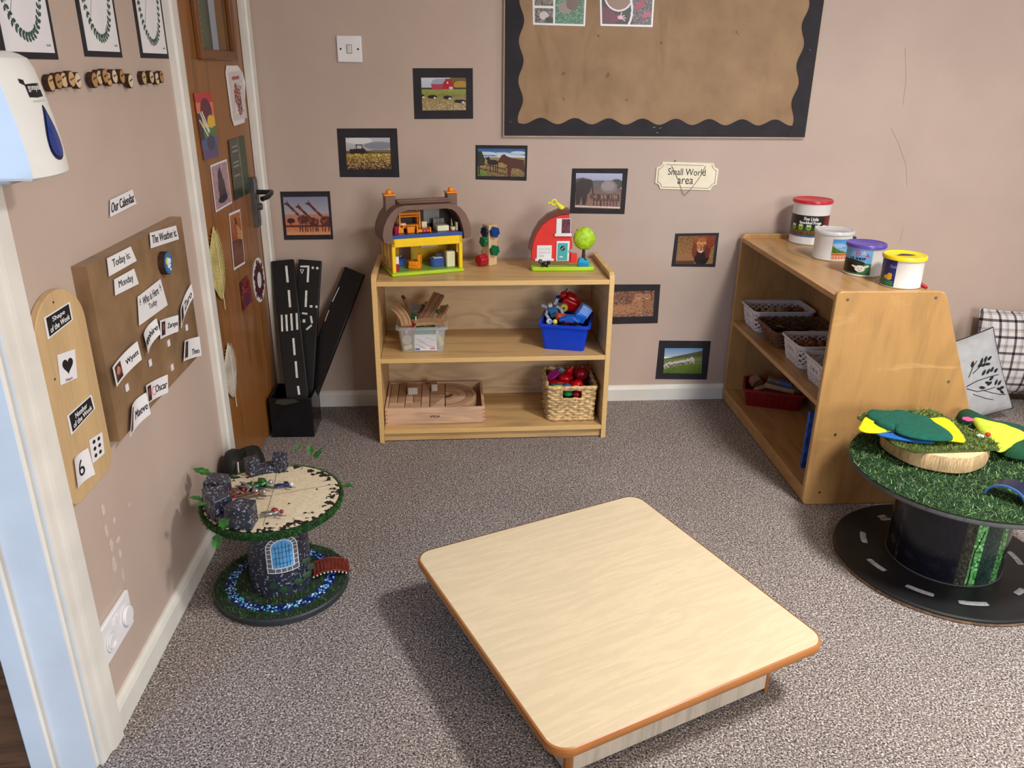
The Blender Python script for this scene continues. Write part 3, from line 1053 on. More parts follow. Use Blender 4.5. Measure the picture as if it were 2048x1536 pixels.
# ivy leaves
M_LEAF = P('ivy_leaf', (48, 104, 44), 0.45, 0.25, 40)
def leaf_mb(mb, c, L, wd, M, cup=0.15):
    pts = [(0, 0), (0.25, 0.62), (0.42, 0.5), (0.62, 0.58), (0.78, 0.28), (1, 0)]
    vs = [(0, 0, 0), (L, 0, 0)]
    upv = []; dn = []
    for u, k in pts[1:-1]:
        upv.append((u * L, k * wd, cup * wd)); dn.append((u * L, -k * wd, cup * wd))
    mid = [(u * L, 0, 0) for u, k in pts[1:-1]]
    b = [(0, 0, 0)] + mid + [(L, 0, 0)]
    n = len(mid)
    allv = b + upv + dn
    U = lambda i: n + 2 + i
    Dn = lambda i: 2 * n + 2 + i
    fs = [(0, 1, U(0)), (0, Dn(0), 1)]
    for i in range(n - 1):
        fs.append((1 + i, 2 + i, U(i + 1), U(i))); fs.append((2 + i, 1 + i, Dn(i), Dn(i + 1)))
    fs.append((n, n + 1, U(n - 1))); fs.append((n + 1, n, Dn(n - 1)))
    mb.add(allv, fs, 0, T(*c) @ M)
LS = [(-0.175, 0.075, 0.03, 0.05, 2.8, 0.2), (-0.16, 0.055, 0.035, 0.04, 3.2, 0.5), (0.085, 0.150, 0.03, 0.035, 0.9, 0.5), (0.075, 0.158, 0.04, 0.03, 1.8, 0.6), (0.09, 0.155, 0.04, 0.028, 0.2, 0.7),
      (0.172, 0.045, 0.0, 0.035, 0.3, -0.1), (-0.125, -0.115, 0.055, 0.032, 4.0, 0.1), (-0.08, -0.150, 0.03, 0.042, 4.9, -0.2), (-0.095, -0.160, -0.005, 0.04, 4.6, -0.8),
      (-0.168, -0.02, 0.01, 0.035, 3.4, 0.3), (0.035, 0.165, 0.05, 0.025, 1.2, 0.3)]
for x, y, dz, L, rz, ry in LS:
    mb = MB(); leaf_mb(mb, (x, y, CDZ + dz), L, L * 0.5, RZ(rz) @ RY(-ry))
    mb.build('ivy_leaf', M_LEAF, cd_, solid=0.0006)
for az, z in ((wang - 0.5, 0.06), (wang - 0.2, 0.045), (wang + 0.25, 0.055), (wang + 0.55, 0.06), (wang + 0.6, 0.10), (wang + 0.8, 0.07)):
    x, y = 0.082 * math.cos(az), 0.082 * math.sin(az)
    mb = MB(); leaf_mb(mb, (x, y, z), 0.03, 0.014, RZ(az + 1.2) @ RX(0.8))
    mb.build('ivy_leaf', P('painted_leaf', (30, 62, 34), 0.5, 0.2), cd_, solid=0.0006)

# ================================================================== GRASS AND ROAD DRUM TABLE
RDX, RDY, RDZ = 1.392, -1.229, 0.303
M_ROAD = P('black_road_paint', (26, 26, 28), 0.42, 0.15, 12)
M_CHALK = P('grey_road_marking', (160, 162, 164), 0.6, 0.15, 80)
rd = thing('road_play_table', 'large cable-drum play table with grass top over a black painted road base', 'play table', (RDX, RDY, 0))
bd = MB().lathe([(0.0, 0.0), (0.287, 0.0), (0.291, 0.003), (0.291, 0.014), (0.287, 0.018), (0.0, 0.018)], n=96, close=False).build('base_disc', M_ROAD, rd)
MB().lathe([(0.2885, 0.0005), (0.2918, 0.003), (0.2918, 0.010)], n=96, close=False).build('disc_edge', P('worn_ply_rim', (120, 100, 78), 0.7, 0.3, 60), rd)
def dash(px0, py0, px1, py1, w=0.0085):
    x0, y0 = ZP(px0, py0, 0.018); x1, y1 = ZP(px1, py1, 0.018)
    x0 -= RDX; x1 -= RDX; y0 -= RDY; y1 -= RDY
    r0 = math.hypot(x0, y0); r1 = math.hypot(x1, y1); a0 = math.atan2(y0, x0); a1 = math.atan2(y1, x1)
    if a1 - a0 > PI: a1 -= 2 * PI
    if a0 - a1 > PI: a1 += 2 * PI
    mb = MB(); vs = []
    for i in range(9):
        t = i / 8; r = r0 + (r1 - r0) * t; a = a0 + (a1 - a0) * t
        ww = w * (0.8 if i in (0, 8) else 1)
        vs.append(((r - ww) * math.cos(a), (r - ww) * math.sin(a), 0.0186)); vs.append(((r + ww) * math.cos(a), (r + ww) * math.sin(a), 0.0186))
    mb.add(vs, [(2 * i, 2 * i + 1, 2 * i + 3, 2 * i + 2) for i in range(8)])
    o = mb.build('road_marking', M_CHALK, bd)
dash(1726, 1064, 1730, 1086); dash(1737, 1118, 1770, 1142); dash(1812, 1171, 1868, 1191); dash(1917, 1204, 1976, 1208); dash(2032, 1188, 2046, 1178)
dash(2017, 1103, 2042, 1130); dash(1762, 1040, 1782, 1038, 0.006)
for a in (0.35, 0.8, 1.3, 1.8):
    r = 0.225; mb = MB(); vs = []
    for i in range(7):
        t = a + 0.12 * i / 6
        vs.append(((r - 0.008) * math.cos(t), (r - 0.008) * math.sin(t), 0.0186)); vs.append(((r + 0.008) * math.cos(t), (r + 0.008) * math.sin(t), 0.0186))
    mb.add(vs, [(2 * i, 2 * i + 1, 2 * i + 3, 2 * i + 2) for i in range(6)]); mb.build('road_marking', M_CHALK, bd)
# column wrapped in a printed woodland picture: painted in vertical bands
dimg = Img(420, 90, (18, 19, 24))
dimg.grain(0, 0, 1, 1, 4, 2)
rs = np.random.RandomState(2)
def band(a, b, c, gr):
    dimg.rect(a, 0, b, 1, c); dimg.grain(a, 0, b, 1, gr, 2)
# u = 0.25 is the side facing left, 0.5 faces the camera
for a, b, c, gr in ((0.0, 0.10, (40, 70, 40), 20), (0.10, 0.17, (20, 24, 26), 5), (0.17, 0.2, (70, 90, 50), 20), (0.2, 0.262, (16, 17, 20), 3), (0.262, 0.282, (110, 112, 66), 16), (0.282, 0.36, (17, 18, 24), 3),
                    (0.36, 0.372, (44, 44, 44), 12), (0.372, 0.56, (20, 22, 34), 3), (0.545, 0.575, (52, 52, 44), 14), (0.575, 0.60, (96, 170, 96), 34), (0.60, 0.655, (34, 58, 52), 8),
                    (0.655, 0.685, (70, 128, 66), 30), (0.685, 0.75, (24, 40, 36), 8), (0.75, 0.80, (90, 150, 80), 30), (0.8, 0.9, (20, 26, 28), 5), (0.9, 1.0, (60, 100, 50), 25)):
    band(a, b, c, gr)
dimg.line(0.594, 0.35, 0.578, 0.6, 0.01, (20, 30, 30)); dimg.line(0.578, 0.6, 0.582, 1.0, 0.01, (20, 30, 30))
hh, ww = dimg.h, dimg.w
cang = math.atan2(CAM.y - RDY, CAM.x - RDX)
vs = []
for j in range(hh):
    for i in range(ww):
        a = cang + (i / (ww - 1) - 0.5) * 2 * PI
        z = 0.018 + (RDZ - 0.018 - 0.018) * (1 - j / (hh - 1))
        vs.append((0.148 * math.cos(a), 0.148 * math.sin(a), z))
mbc = MB(); mbc.add(vs, [(j * ww + i, (j + 1) * ww + i, (j + 1) * ww + i + 1, j * ww + i + 1) for j in range(hh - 1) for i in range(ww - 1)], 0, None, True)
o = mbc.build('printed_column', attr_mat('glossy_print', 0.18), rd, sharp=180)
ca = o.data.color_attributes.new('ink', 'FLOAT_COLOR', 'POINT')
aa = np.clip(dimg.a, 0, 255) / 255; aa = np.where(aa <= 0.04045, aa / 12.92, ((aa + 0.055) / 1.055) ** 2.4)
buf = np.ones((hh * ww, 4)); buf[:, :3] = aa.reshape(-1, 3); ca.data.foreach_set('color', buf.ravel())
MB().lathe([(0.1482, 0.0185), (0.150, 0.0185), (0.150, 0.022), (0.1482, 0.022)], n=72, close=False).build('column_ring', P('grey_board_edge', (84, 84, 88), 0.6), rd)
MB().lathe([(0.0, RDZ - 0.019), (0.287, RDZ - 0.019), (0.290, RDZ - 0.016), (0.290, RDZ - 0.006), (0.287, RDZ - 0.002), (0, RDZ - 0.002)], n=96, close=False).build('top_disc', P('grey_board_edge', (84, 84, 88)), rd)
MB().lathe([(0.290, RDZ - 0.005), (0.2905, RDZ - 0.001), (0, RDZ - 0.001)], n=96, close=False).build('turf_backing', P('turf_backing2', (26, 52, 26), 0.8, 0.2), rd)
mb = MB()
grassblades(mb, 17000, ringpick(0, 0.2905), lambda x, y: RDZ - 0.002, 0.0095, 0.0012, 11, lean=0.95)
o = mb.build('grass_pile', G2, rd); o['kind'] = 'stuff'

# ================================================================== THINGS ON THE WALLS
M_BLACKCARD = P('black_sugar_paper', (40, 37, 42), 0.75, 0.12, 18, bmp=0.08)
M_PAPER = P('white_paper', (232, 230, 232), 0.45, 0.015)
M_INK = P('black_ink', (24, 24, 28), 0.6, 0.02)
M_LAM = P('laminated_white', (236, 235, 238), 0.25, 0.015)


def wthing(fn, name, label, cat, pts, w=0.0, group=None):
    """thing on a wall from its four corners in the photograph; returns root and its quad"""
    q = [fn(px, py, w) for px, py in pts]
    c = (sum(a for a, z in q) / len(q), sum(z for a, z in q) / len(q))
    if fn is BW:
        root = thing(name, label, cat, (c[0], 0, c[1]), 0.0, group)
    else:
        root = thing(name, label, cat, lwpos(c[0], c[1], 0), LROT, group)
    loc = [(a - c[0], z - c[1]) for a, z in q]
    qq = Quad(*loc, y=-w) if len(loc) == 4 else loc
    return root, qq, c


# ---- light switch
r, q, c = wthing(BW, 'light_switch', 'white square light switch on the back wall above the photo display', 'light switch', [(674, 71), (723, 73), (723.5, 124), (676, 124)])
hw = 0.043
MB().b2(-hw, hw, -0.009, 0, -hw, hw).build('plate', M_LAM, r, bevel=0.003)
MB().b2(-0.0095, 0.0095, -0.0098, -0.008, -0.0145, 0.0145).build('rocker_recess_shade', P('switch_recess_dark', (120, 118, 112), 0.5), r)  # dark outline painted as the shade in the recess round the rocker
MB().b2(-0.008, 0.008, -0.0125, -0.008, -0.013, 0.013).build('rocker', P('switch_rocker', (214, 212, 206), 0.35, 0.01), r, bevel=0.0015)
for s in (-1, 1):
    MB().cyl((s * 0.030, -0.0094, 0), (s * 0.030, -0.004, 0), 0.0034, n=14).build('screw', P('screw_dark', (40, 38, 36), 0.4), r)

# ---- socket
r, q, c = wthing(LW, 'wall_socket', 'white double wall socket with a plug cover, low on the left wall', 'socket', [(187, 1270), (247, 1181), (260, 1242), (204, 1335)])
MB().b2(-0.073, 0.073, -0.010, 0, -0.043, 0.043).build('plate', M_LAM, r, bevel=0.003)
mb = MB().cyl((-0.038, -0.010, -0.004), (-0.038, -0.0135, -0.004), 0.0215, n=28)
o = mb.build('socket_cover', P('cover_white', (230, 230, 232), 0.25), r, bevel=0.001)
MB().tube([(-0.038 + 0.014 * math.cos(t), -0.0145, -0.004 + 0.014 * math.sin(t)) for t in [PI * 0.3 + i * PI * 1.5 / 14 for i in range(15)]], 0.0014, 8).build('cover_ridge', M_LAM, o)
MB().cyl((0.042, -0.010, -0.002), (0.042, -0.018, -0.002), 0.0215, n=28).build('socket_cover', M_LAM, r, bevel=0.002)
for x in (-0.008, 0.006):
    MB().b2(x - 0.004, x + 0.004, -0.0135, -0.009, 0.012, 0.03).build('rocker', M_LAM, r, bevel=0.001)

# ---- animal and farm photographs on the back wall
def frame_photo(label, outer, inner, img, grp='laminated photos mounted on black card on the back wall'):
    r, q, c = wthing(BW, 'mounted_photo', label, 'photo', outer, group=grp)
    card_mb(q, 0.0015).build('mount', M_BLACKCARD, r)
    qi = Quad(*[(a - c[0], z - c[1]) for a, z in [BW(*p) for p in inner]], y=-0.0017)
    picture('photo_print', img, qi, r, w=0.0003)
    return r


def im_giraffe():
    im = Img(96, 84); im.grad(0, .5, (130, 134, 160), (176, 170, 176)); im.grad(.45, .75, (186, 130, 110), (196, 120, 84)); im.rect(0, .74, 1, .79, (96, 48, 40)); im.grad(.79, 1, (196, 120, 84), (226, 160, 116)); im.grain(0, .45, 1, 1, 10)
    im.ell(.13, .62, .09, .07, (70, 40, 40)); im.line(.13, .62, .13, .74, .012, (70, 40, 40))
    for x, y, sc in ((.08, .18, .9), (.33, .26, .85), (.56, .18, 1.0)):
        d = (92, 50, 44)
        im.line(x, y, x + .30 * sc, y + .38 * sc, .032, d); im.ell(x - .01, y, .06, .03, d); im.line(x, y, x, y - .07, .012, d)
        im.ell(x + .36 * sc, y + .46 * sc, .14 * sc, .13 * sc, d)
        for k in (.27, .33, .41, .46): im.line(x + k * sc, y + .5 * sc, x + (k - .01) * sc, .90, .014, d)
    rs = np.random.RandomState(3)
    for _ in range(110):
        x = rs.uniform(.1, .95); y = rs.uniform(.3, .72)
        m = (abs(im.x - x) < .012) & (abs(im.y - y) < .012) & (im.a[..., 0] < 100); im.put(m, (168, 100, 80))
    return im


def im_tractor():
    im = Img(96, 70); im.grad(0, .45, (196, 200, 206), (170, 168, 170)); im.ell(.75, .25, .35, .12, (116, 122, 138), .7); im.ell(.3, .1, .3, .1, (230, 230, 228), .7)
    im.rect(0, .42, 1, .5, (90, 78, 60)); im.rect(.55, .38, 1, .46, (120, 110, 80)); im.grad(.5, 1, (176, 150, 70), (96, 66, 40)); im.grain(0, .5, 1, 1, 34, 2); im.grain(0, .7, 1, 1, 30, 3)
    d = (44, 36, 38)
    im.ell(.36, .42, .075, .10, d); im.ell(.14, .45, .06, .07, d); im.poly([(.08, .36), (.3, .34), (.42, .40), (.42, .48), (.08, .48)], d); im.poly([(.22, .22), (.37, .22), (.39, .38), (.24, .38)], d); im.rect(.245, .25, .35, .34, (190, 190, 196)); im.line(.43, .4, .46, .5, .02, d)
    return im


def im_barn():
    im = Img(100, 76); im.grad(0, .3, (206, 212, 222), (186, 194, 204)); im.ell(.85, .15, .3, .18, (110, 92, 40)); im.ell(.88, .22, .16, .12, (180, 140, 50)); im.rect(0, .3, 1, .38, (60, 54, 44)); im.grad(.36, .6, (150, 156, 70), (122, 128, 56)); im.grad(.58, 1, (150, 130, 84), (170, 150, 110)); im.grain(0, .38, 1, 1, 16, 1); im.grain(0, .7, 1, 1, 22, 2)
    im.poly([(.22, .2), (.48, .2), (.48, .37), (.24, .37)], (176, 60, 84)); im.poly([(.2, .2), (.28, .05), (.56, .03), (.48, .2)], (156, 168, 186)); im.poly([(.48, .36), (.48, .18), (.56, .03), (.66, .06), (.72, .22), (.72, .36)], (170, 24, 44)); im.rect(.62, .27, .70, .36, (220, 190, 190)); im.rect(.57, .13, .60, .18, (230, 220, 220))
    for x, y, w in ((.24, .58, .11), (.58, .6, .10), (.86, .72, .14), (0.02, .56, .04)):
        im.ell(x, y, w, .055, (24, 20, 22)); im.ell(x + w * .5, y + .03, .03, .025, (225, 220, 215))
    return im


def im_horse():
    im = Img(100, 64); im.grad(0, .3, (40, 84, 140), (110, 150, 196)); im.grain(0, 0, 1, .3, 6, 3)
    for x, y, rx in ((.2, .18, .18), (.5, .2, .2), (.85, .15, .16), (.7, .27, .3)): im.ell(x, y, rx, .06, (214, 222, 234), .85)
    im.rect(0, .32, 1, .42, (150, 130, 80)); im.grad(.4, 1, (180, 150, 90), (120, 96, 60)); im.poly([(0, .12), (.08, .1), (.16, .4), (.14, .6), (0, .65)], (44, 50, 34)); im.ell(.08, .9, .12, .1, (100, 130, 50)); im.grain(0, .4, 1, 1, 14, 2)
    b = (84, 42, 28); k = (40, 28, 26)
    im.poly([(.42, .5), (.5, .24), (.56, .2), (.62, .28), (.74, .34), (.98, .4), (1, .85), (.86, .7), (.72, .7), (.70, 1), (.64, 1), (.62, .6), (.5, .48)], b); im.ell(.47, .46, .04, .06, b)
    im.ell(.32, .5, .12, .1, k); im.poly([(.16, .32), (.24, .3), (.3, .5), (.24, .56)], k)
    for x in (.27, .33, .38, .42): im.line(x, .55, x, .85, .016, k)
    for y in (.62, .80): im.line(0, y - .1, .6, y + .12, .018, (60, 52, 48))
    im.line(.6, .66, 1, .7, .02, (60, 52, 48)); im.rect(.02, .3, .05, .95, (50, 44, 40))
    return im


def im_elephant():
    im = Img(96, 74); im.grad(0, .4, (176, 178, 206), (150, 152, 178)); im.ell(.15, .3, .22, .16, (76, 78, 76)); im.ell(.5, .32, .3, .12, (96, 96, 100)); im.ell(.88, .3, .14, .14, (70, 68, 66)); im.grad(.42, 1, (116, 92, 84), (150, 110, 92)); im.rect(0, .93, 1, .97, (210, 200, 196)); im.grain(0, .3, 1, 1, 10, 1)
    e = (54, 46, 46); im.ell(.16, .42, .17, .24, e); im.ell(.3, .30, .08, .12, e); im.poly([(.0, .4), (.28, .4), (.24, .9), (.16, .9), (.14, .65), (.10, .9), (.02, .9)], e); im.line(.36, .35, .40, .7, .02, e)
    im.ell(.72, .38, .18, .18, (130, 118, 116)); im.ell(.70, .36, .14, .13, (150, 140, 138))
    for x in (.48, .64, .84):
        im.ell(x, .68, .13, .11, (112, 86, 74)); im.ell(x, .66, .10, .05, (150, 124, 110)); im.ell(x - .12, .66, .04, .07, (90, 64, 54)); 
        for d in (-.07, .0, .07): im.line(x + d, .75, x + d, .92, .014, (74, 50, 44))
    rs = np.random.RandomState(4)
    for _ in range(36):
        x = rs.uniform(.38, .95); im.line(x, .60, x + .02, .78, .006, (66, 48, 44))
    return im


def im_lion():
    im = Img(84, 72); im.grad(0, 1, (122, 84, 44), (150, 112, 70)); im.grain(0, 0, 1, 1, 14, 2)
    im.ell(.66, .42, .26, .44, (140, 66, 34)); im.ell(.68, .75, .2, .3, (40, 26, 24)); im.ell(.22, .78, .25, .17, (150, 104, 66)); im.rect(0, .88, .5, 1, (90, 60, 40)); im.ell(.64, .34, .13, .26, (198, 136, 84)); im.ell(.64, .16, .12, .08, (160, 90, 44))
    im.ell(.59, .31, .022, .014, (40, 22, 16)); im.ell(.70, .31, .022, .014, (40, 22, 16)); im.ell(.645, .40, .035, .10, (150, 96, 58)); im.poly([(.6, .48), (.68, .48), (.64, .54)], (60, 30, 26)); im.ell(.64, .56, .045, .035, (206, 186, 166)); im.ell(.55, .4, .05, .1, (176, 110, 66)); im.ell(.74, .42, .05, .12, (120, 62, 36)); im.ell(.47, .5, .07, .26, (116, 50, 28)); im.ell(.82, .5, .07, .3, (96, 42, 26)); im.ell(.88, .2, .12, .25, (120, 50, 28)); im.grain(.4, 0, 1, 1, 10, 1)
    return im


def im_cheetah():
    im = Img(96, 74); im.grad(0, 1, (120, 84, 66), (150, 112, 92)); im.grain(0, 0, 1, 1, 26, 2)
    f = (176, 128, 96)
    im.ell(.30, .7, .30, .2, f); im.ell(.63, .55, .14, .36, f); im.ell(.64, .2, .10, .10, f); im.ell(.84, .5, .11, .3, (160, 112, 84)); im.ell(.83, .22, .09, .10, (178, 130, 100))
    rs = np.random.RandomState(5)
    for _ in range(170):
        x, y = rs.uniform(.05, .95), rs.uniform(.3, .9)
        im.ell(x, y, .010, .013, (60, 34, 28), .8)
    for x, y in ((.64, .2), (.83, .22)):
        im.ell(x - .03, y - .01, .012, .015, (30, 18, 14)); im.ell(x + .03, y - .01, .012, .015, (30, 18, 14)); im.ell(x, y + .05, .02, .02, (50, 26, 20)); im.ell(x, y + .08, .03, .02, (214, 190, 170))
    return im


def im_sheep():
    im = Img(96, 66); im.grad(0, .35, (112, 150, 196), (188, 200, 216)); im.poly([(0, .42), (.5, .26), (1, .1), (1, .5), (0, .5)], (92, 96, 70)); im.grad(.45, 1, (116, 138, 60), (86, 110, 44)); im.poly([(0, .45), (1, .32), (1, .6), (0, .6)], (120, 136, 70)); im.grain(0, .4, 1, 1, 16, 1)
    rs = np.random.RandomState(6)
    for i in range(22):
        x = .04 + i * .034; y = .70 - i * .012 + rs.uniform(-.04, .04)
        im.ell(x, y, .045, .085, (206, 196, 186)); im.ell(x - .02, y + .05, .018, .03, (70, 60, 56))
    for x in (.84, .92, .97): im.ell(x, .46, .03, .03, (150, 140, 130))
    im.line(.7, .45, .8, .6, .012, (230, 220, 210)); return im


PH = [
    ('laminated photo of three walking giraffes on black card, nearest the door handle', [(560.3, 383.2), (659.8, 382.4), (666.6, 478.5), (568.6, 479.7)], [(566, 394), (655, 393), (661.9, 469), (574, 470)], im_giraffe),
    ('laminated photo of a tractor in a field on black card, below the light switch', [(673.7, 257), (794, 256.7), (799, 354.4), (680, 354)], [(691, 275.4), (779.6, 275.4), (783, 338), (694.4, 339)], im_tractor),
    ('laminated photo of a red barn with cows on black card, topmost of the photos', [(825.5, 136.4), (945.5, 136.4), (946.3, 237.4), (829, 238)], [(842, 155.4), (932, 155.4), (932, 220), (845, 221)], im_barn),
    ('laminated photo of horses behind a fence on black card, under the notice board', [(951.2, 290), (1055.2, 291), (1053, 361.4), (951.2, 358.7)], [(955.6, 296.7), (1050.5, 297.7), (1048.7, 353.5), (955.6, 351.7)], im_horse),
    ('laminated photo of an elephant with zebras on black card, above the green toy tree', [(1144.4, 336.9), (1256, 336.9), (1248.7, 428), (1139.4, 426.6)], [(1152, 346), (1245, 347), (1240, 418), (1149.7, 415)], im_elephant),
    ('laminated photo of a lion with a dark mane on black card', [(1350.6, 467), (1438, 465.6), (1430, 533.7), (1342.5, 532.8)], [(1356.6, 472), (1431, 471), (1424.7, 527.5), (1350.6, 528)], im_lion),
    ('laminated photo of spotted cheetahs on black card, partly hidden by the bookcase side', [(1213, 569), (1320.6, 568.7), (1315, 646), (1207, 648.4)], [(1222, 583), (1309, 581), (1306, 632), (1216, 634)], im_cheetah),
    ('laminated photo of sheep on a green hillside, lowest of the photos', [(1318.4, 681), (1421.6, 682), (1413, 758.8), (1310.6, 757.8)], [(1329.4, 696), (1405, 696), (1402.8, 747), (1326, 746)], im_sheep),
]
for lb, ou, inn, fn in PH:
    frame_photo(lb, ou, inn, fn())

# ---- notice board
nbx0, nbx1, nbz0, nbz1 = 0.206, 1.354, 1.064, 1.86
nb = thing('notice_board', 'large notice board backed in brown paper with a scalloped black border', 'notice board', (nbx0, -0.002, nbz0))
NW, NH = nbx1 - nbx0, nbz1 - nbz0


def kraft_mat():
    mt, nt, b = base_mat('brown_kraft_paper', 0.6, 0, 0.35)
    v = coords(nt)
    f = noise(nt, v, 7.0, 4.0, 0.6)
    o = ramp(nt, [(0.3, L3((146, 116, 84))), (0.7, L3((166, 134, 100)))], f)
    f2 = noise(nt, v, 26.0, 2.0)
    mk = ramp(nt, [(0.745, (0, 0, 0, 1)), (0.76, (0.6, 0.6, 0.6, 1))], f2)
    mx = nt.nodes.new('ShaderNodeMixRGB'); mx.inputs[2].default_value = L3((104, 74, 46))
    nt.links.new(mk, mx.inputs[0]); nt.links.new(o, mx.inputs[1]); nt.links.new(mx.outputs[0], b.inputs['Base Color'])
    v2 = coords(nt, (2.0, 2.0, 1.0), (0, 0.35, 0))
    bump(nt, b, noise(nt, v2, 4.0, 2.0, 0.5, 0.5), 0.9, 0.02)
    return mt


M_KRAFT = kraft_mat()
MB().b2(0, NW, -0.012, 0, 0, NH).build('board', P('board_frame', (196, 178, 158), 0.6), nb, bevel=0.002)
MB().b2(0.006, NW - 0.004, -0.0135, -0.012, 0.008, NH - 0.006).build('backing_paper', M_KRAFT, nb)
def scallop(L, depth, amp, wl, k=14, ph=0.0):
    n = max(1, round(L / wl)); pts = []
    for i in range(n * k + 1):
        t = i / (n * k)
        pts.append((L * t, depth + amp * abs(math.sin(PI * (t * n + ph))) ** 0.85 if False else depth + amp * math.sin(2 * PI * (t * n + ph))))
    return pts
low = scallop(NW - 0.012, 0.058, 0.011, 0.125, ph=0.2)
mb = MB(); mb.prism([(NW - 0.006, 0.006), (0.006, 0.006)] + [(x + 0.006, z) for x, z in low], -0.0152, -0.0136, 'y')
mb.build('scalloped_border', M_BLACKCARD, nb)
top = scallop(NW - 0.012, 0.058, 0.011, 0.125)
mb = MB(); mb.prism([(NW - 0.006, NH - 0.006), (0.006, NH - 0.006)] + [(x + 0.006, NH - z) for x, z in top], -0.0152, -0.0136, 'y')
mb.build('scalloped_border', M_BLACKCARD, nb)
side = scallop(NH - 0.012, 0.063, 0.009, 0.135, ph=0.3)
mb = MB(); mb.prism([(0.006, NH - 0.006), (0.006, 0.006)] + [(x, z + 0.006) for z, x in side], -0.0168, -0.0153, 'y')
mb.build('scalloped_border', M_BLACKCARD, nb)
mb = MB(); mb.prism([(NW - 0.004, NH - 0.006), (NW - 0.004, 0.006)] + [(NW - x, z + 0.006) for z, x in side], -0.0168, -0.0153, 'y')
mb.build('scalloped_border', M_BLACKCARD, nb)
mb = MB()
for x, z, a in ((0.028, 0.055, 0.9), (NW / 2 - 0.012, 0.038, 0.2), (NW / 2 + 0.012, 0.036, -0.2), (NW / 2 + 0.001, 0.02, 0), (NW - 0.03, 0.31, 0.6)):
    MB().box((0, 0, 0), (0.009, 0.001, 0.0012), 0, T(x, -0.0172, z) @ RY(a)).build('staple', M_METAL, nb)

def nbcard(label, pts, img):
    r, q, c = wthing(BW, 'collage_print', label, 'photo print', pts, w=0.0148)
    card_mb(q, 0.0008).build('print_sheet', M_LAM, r)
    picture('print_image', img, q.sub(0.02, 0.98, 0.02, 0.98), r, w=0.0012)
im = Img(110, 130, (236, 236, 232))
im.rect(0.02, .74, .38, .985, (110, 104, 104)); im.grain(0.02, .74, .38, .985, 34, 2); im.ell(.2, .86, .09, .07, (206, 198, 190)); im.ell(.3, .93, .08, .05, (70, 62, 60))
im.rect(.42, .02, .98, .985, (86, 130, 100)); im.grain(.42, .02, .98, .985, 30, 1); im.grain(.42, .02, .98, .985, 16, 3); im.ell(.62, .72, .14, .1, (150, 140, 132)); im.ell(.75, .66, .12, .1, (120, 92, 84)); im.rect(.02, .02, .38, .7, (120, 110, 100)); im.grain(.02, .02, .38, .7, 26, 2)
im.rect(.385, 0, .415, 1, (238, 238, 236))
nbcard('collage print of leaves and grass at the top left of the notice board', [(1064, -78), (1176, -76), (1170, 52.5), (1066, 49.5)], im)
im = Img(120, 130, (236, 236, 232))
im.rect(.015, .02, .985, .985, (52, 40, 42)); im.rect(.62, .02, .985, .985, (106, 92, 96)); im.grain(.62, .02, .985, .985, 28, 2); im.ell(.75, .66, .1, .05, (176, 64, 90), 1, -.7); im.ell(.88, .82, .09, .035, (200, 80, 110), 1, -.4)
im.ell(.48, .8, .09, .1, (44, 58, 40)); im.poly([(.015, .7), (.2, .72), (.3, .86), (.28, .97), (.015, .97)], (104, 44, 62)); im.poly([(.2, .86), (.32, .82), (.34, .93), (.2, .97)], (120, 40, 70))
im.ell(.37, .87, .05, .035, (232, 176, 190))
for a, b in ((.40, .79), (.45, .84), (.47, .88), (.46, .92)): im.line(.37, .87, a, b, .009, (240, 190, 200))
dd = np.hypot((im.x - .34), (im.y - .52) * 1.08); im.put((dd > .245) & (dd < .275), (240, 238, 236)); im.put((dd < .245), (150, 120, 100))
d2 = np.hypot((im.x - .1), (im.y - .75) * 1.0); im.put((abs(d2 - .5) < .02) & (im.y > .5), (240, 238, 236))
nbcard('collage print with a child\'s hand reaching out, at the top of the notice board', [(1198, -76), (1313, -74), (1305, 54), (1201, 51.5)], im)

# ---- Small World sign
sx, sz = BW(1373, 352)
sg = thing('hanging_sign', 'cream plaque with notched corners and string reading Small World area', 'sign', (sx, 0, sz))
def PB(px, py): a, z = BW(px, py); return (a - sx, z - sz)
outl = []
def notch(c, a0, a1, r, k=7):
    for i in range(k):
        t = a0 + (a1 - a0) * i / (k - 1); outl.append((c[0] + r * math.cos(t), c[1] + r * math.sin(t)))
hwx, hwz, nr = 0.121, 0.051, 0.021
notch((hwx, hwz), PI, 1.5 * PI, nr); notch((hwx, -hwz), 0.5 * PI, PI, nr); notch((-hwx, -hwz), 0, 0.5 * PI, nr); notch((-hwx, hwz), -0.5 * PI, 0, nr)
Msg = RY(0.025)
MB().prism(outl, -0.005, -0.001, 'y', 0, Msg).build('plaque', P('cream_plaque', (238, 228, 200), 0.5, 0.03), sg, bevel=0.0008)
mb = MB()
for (x0, z0, x1, z1) in ((-0.085, 0.041, 0.06, 0.041), (-0.09, -0.043, 0.09, -0.043), (-0.112, -0.028, -0.112, 0.024), (0.112, -0.024, 0.112, 0.024)):
    mb.tube([Msg @ Vector((x0, -0.0052, z0)), Msg @ Vector((x1, -0.0052, z1))], 0.0009, 5)
for cx, cz, a0 in ((hwx, hwz, PI), (hwx, -hwz, PI / 2), (-hwx, -hwz, 0), (-hwx, hwz, -PI / 2)):
    mb.tube([Msg @ Vector((cx + (nr + 0.008) * math.cos(a0 + t), -0.0052, cz + (nr + 0.008) * math.sin(a0 + t))) for t in [0.25 + 0.2 * i for i in range(6)]], 0.0009, 5)
mb.build('border_line', P('grey_green_line', (96, 92, 74), 0.6), sg)
lettering('Small World', Quad((-0.075, 0.030), (0.072, 0.026), (0.072, 0.001), (-0.075, 0.005), -0.0052), sg, M_INK, w=0.0004)
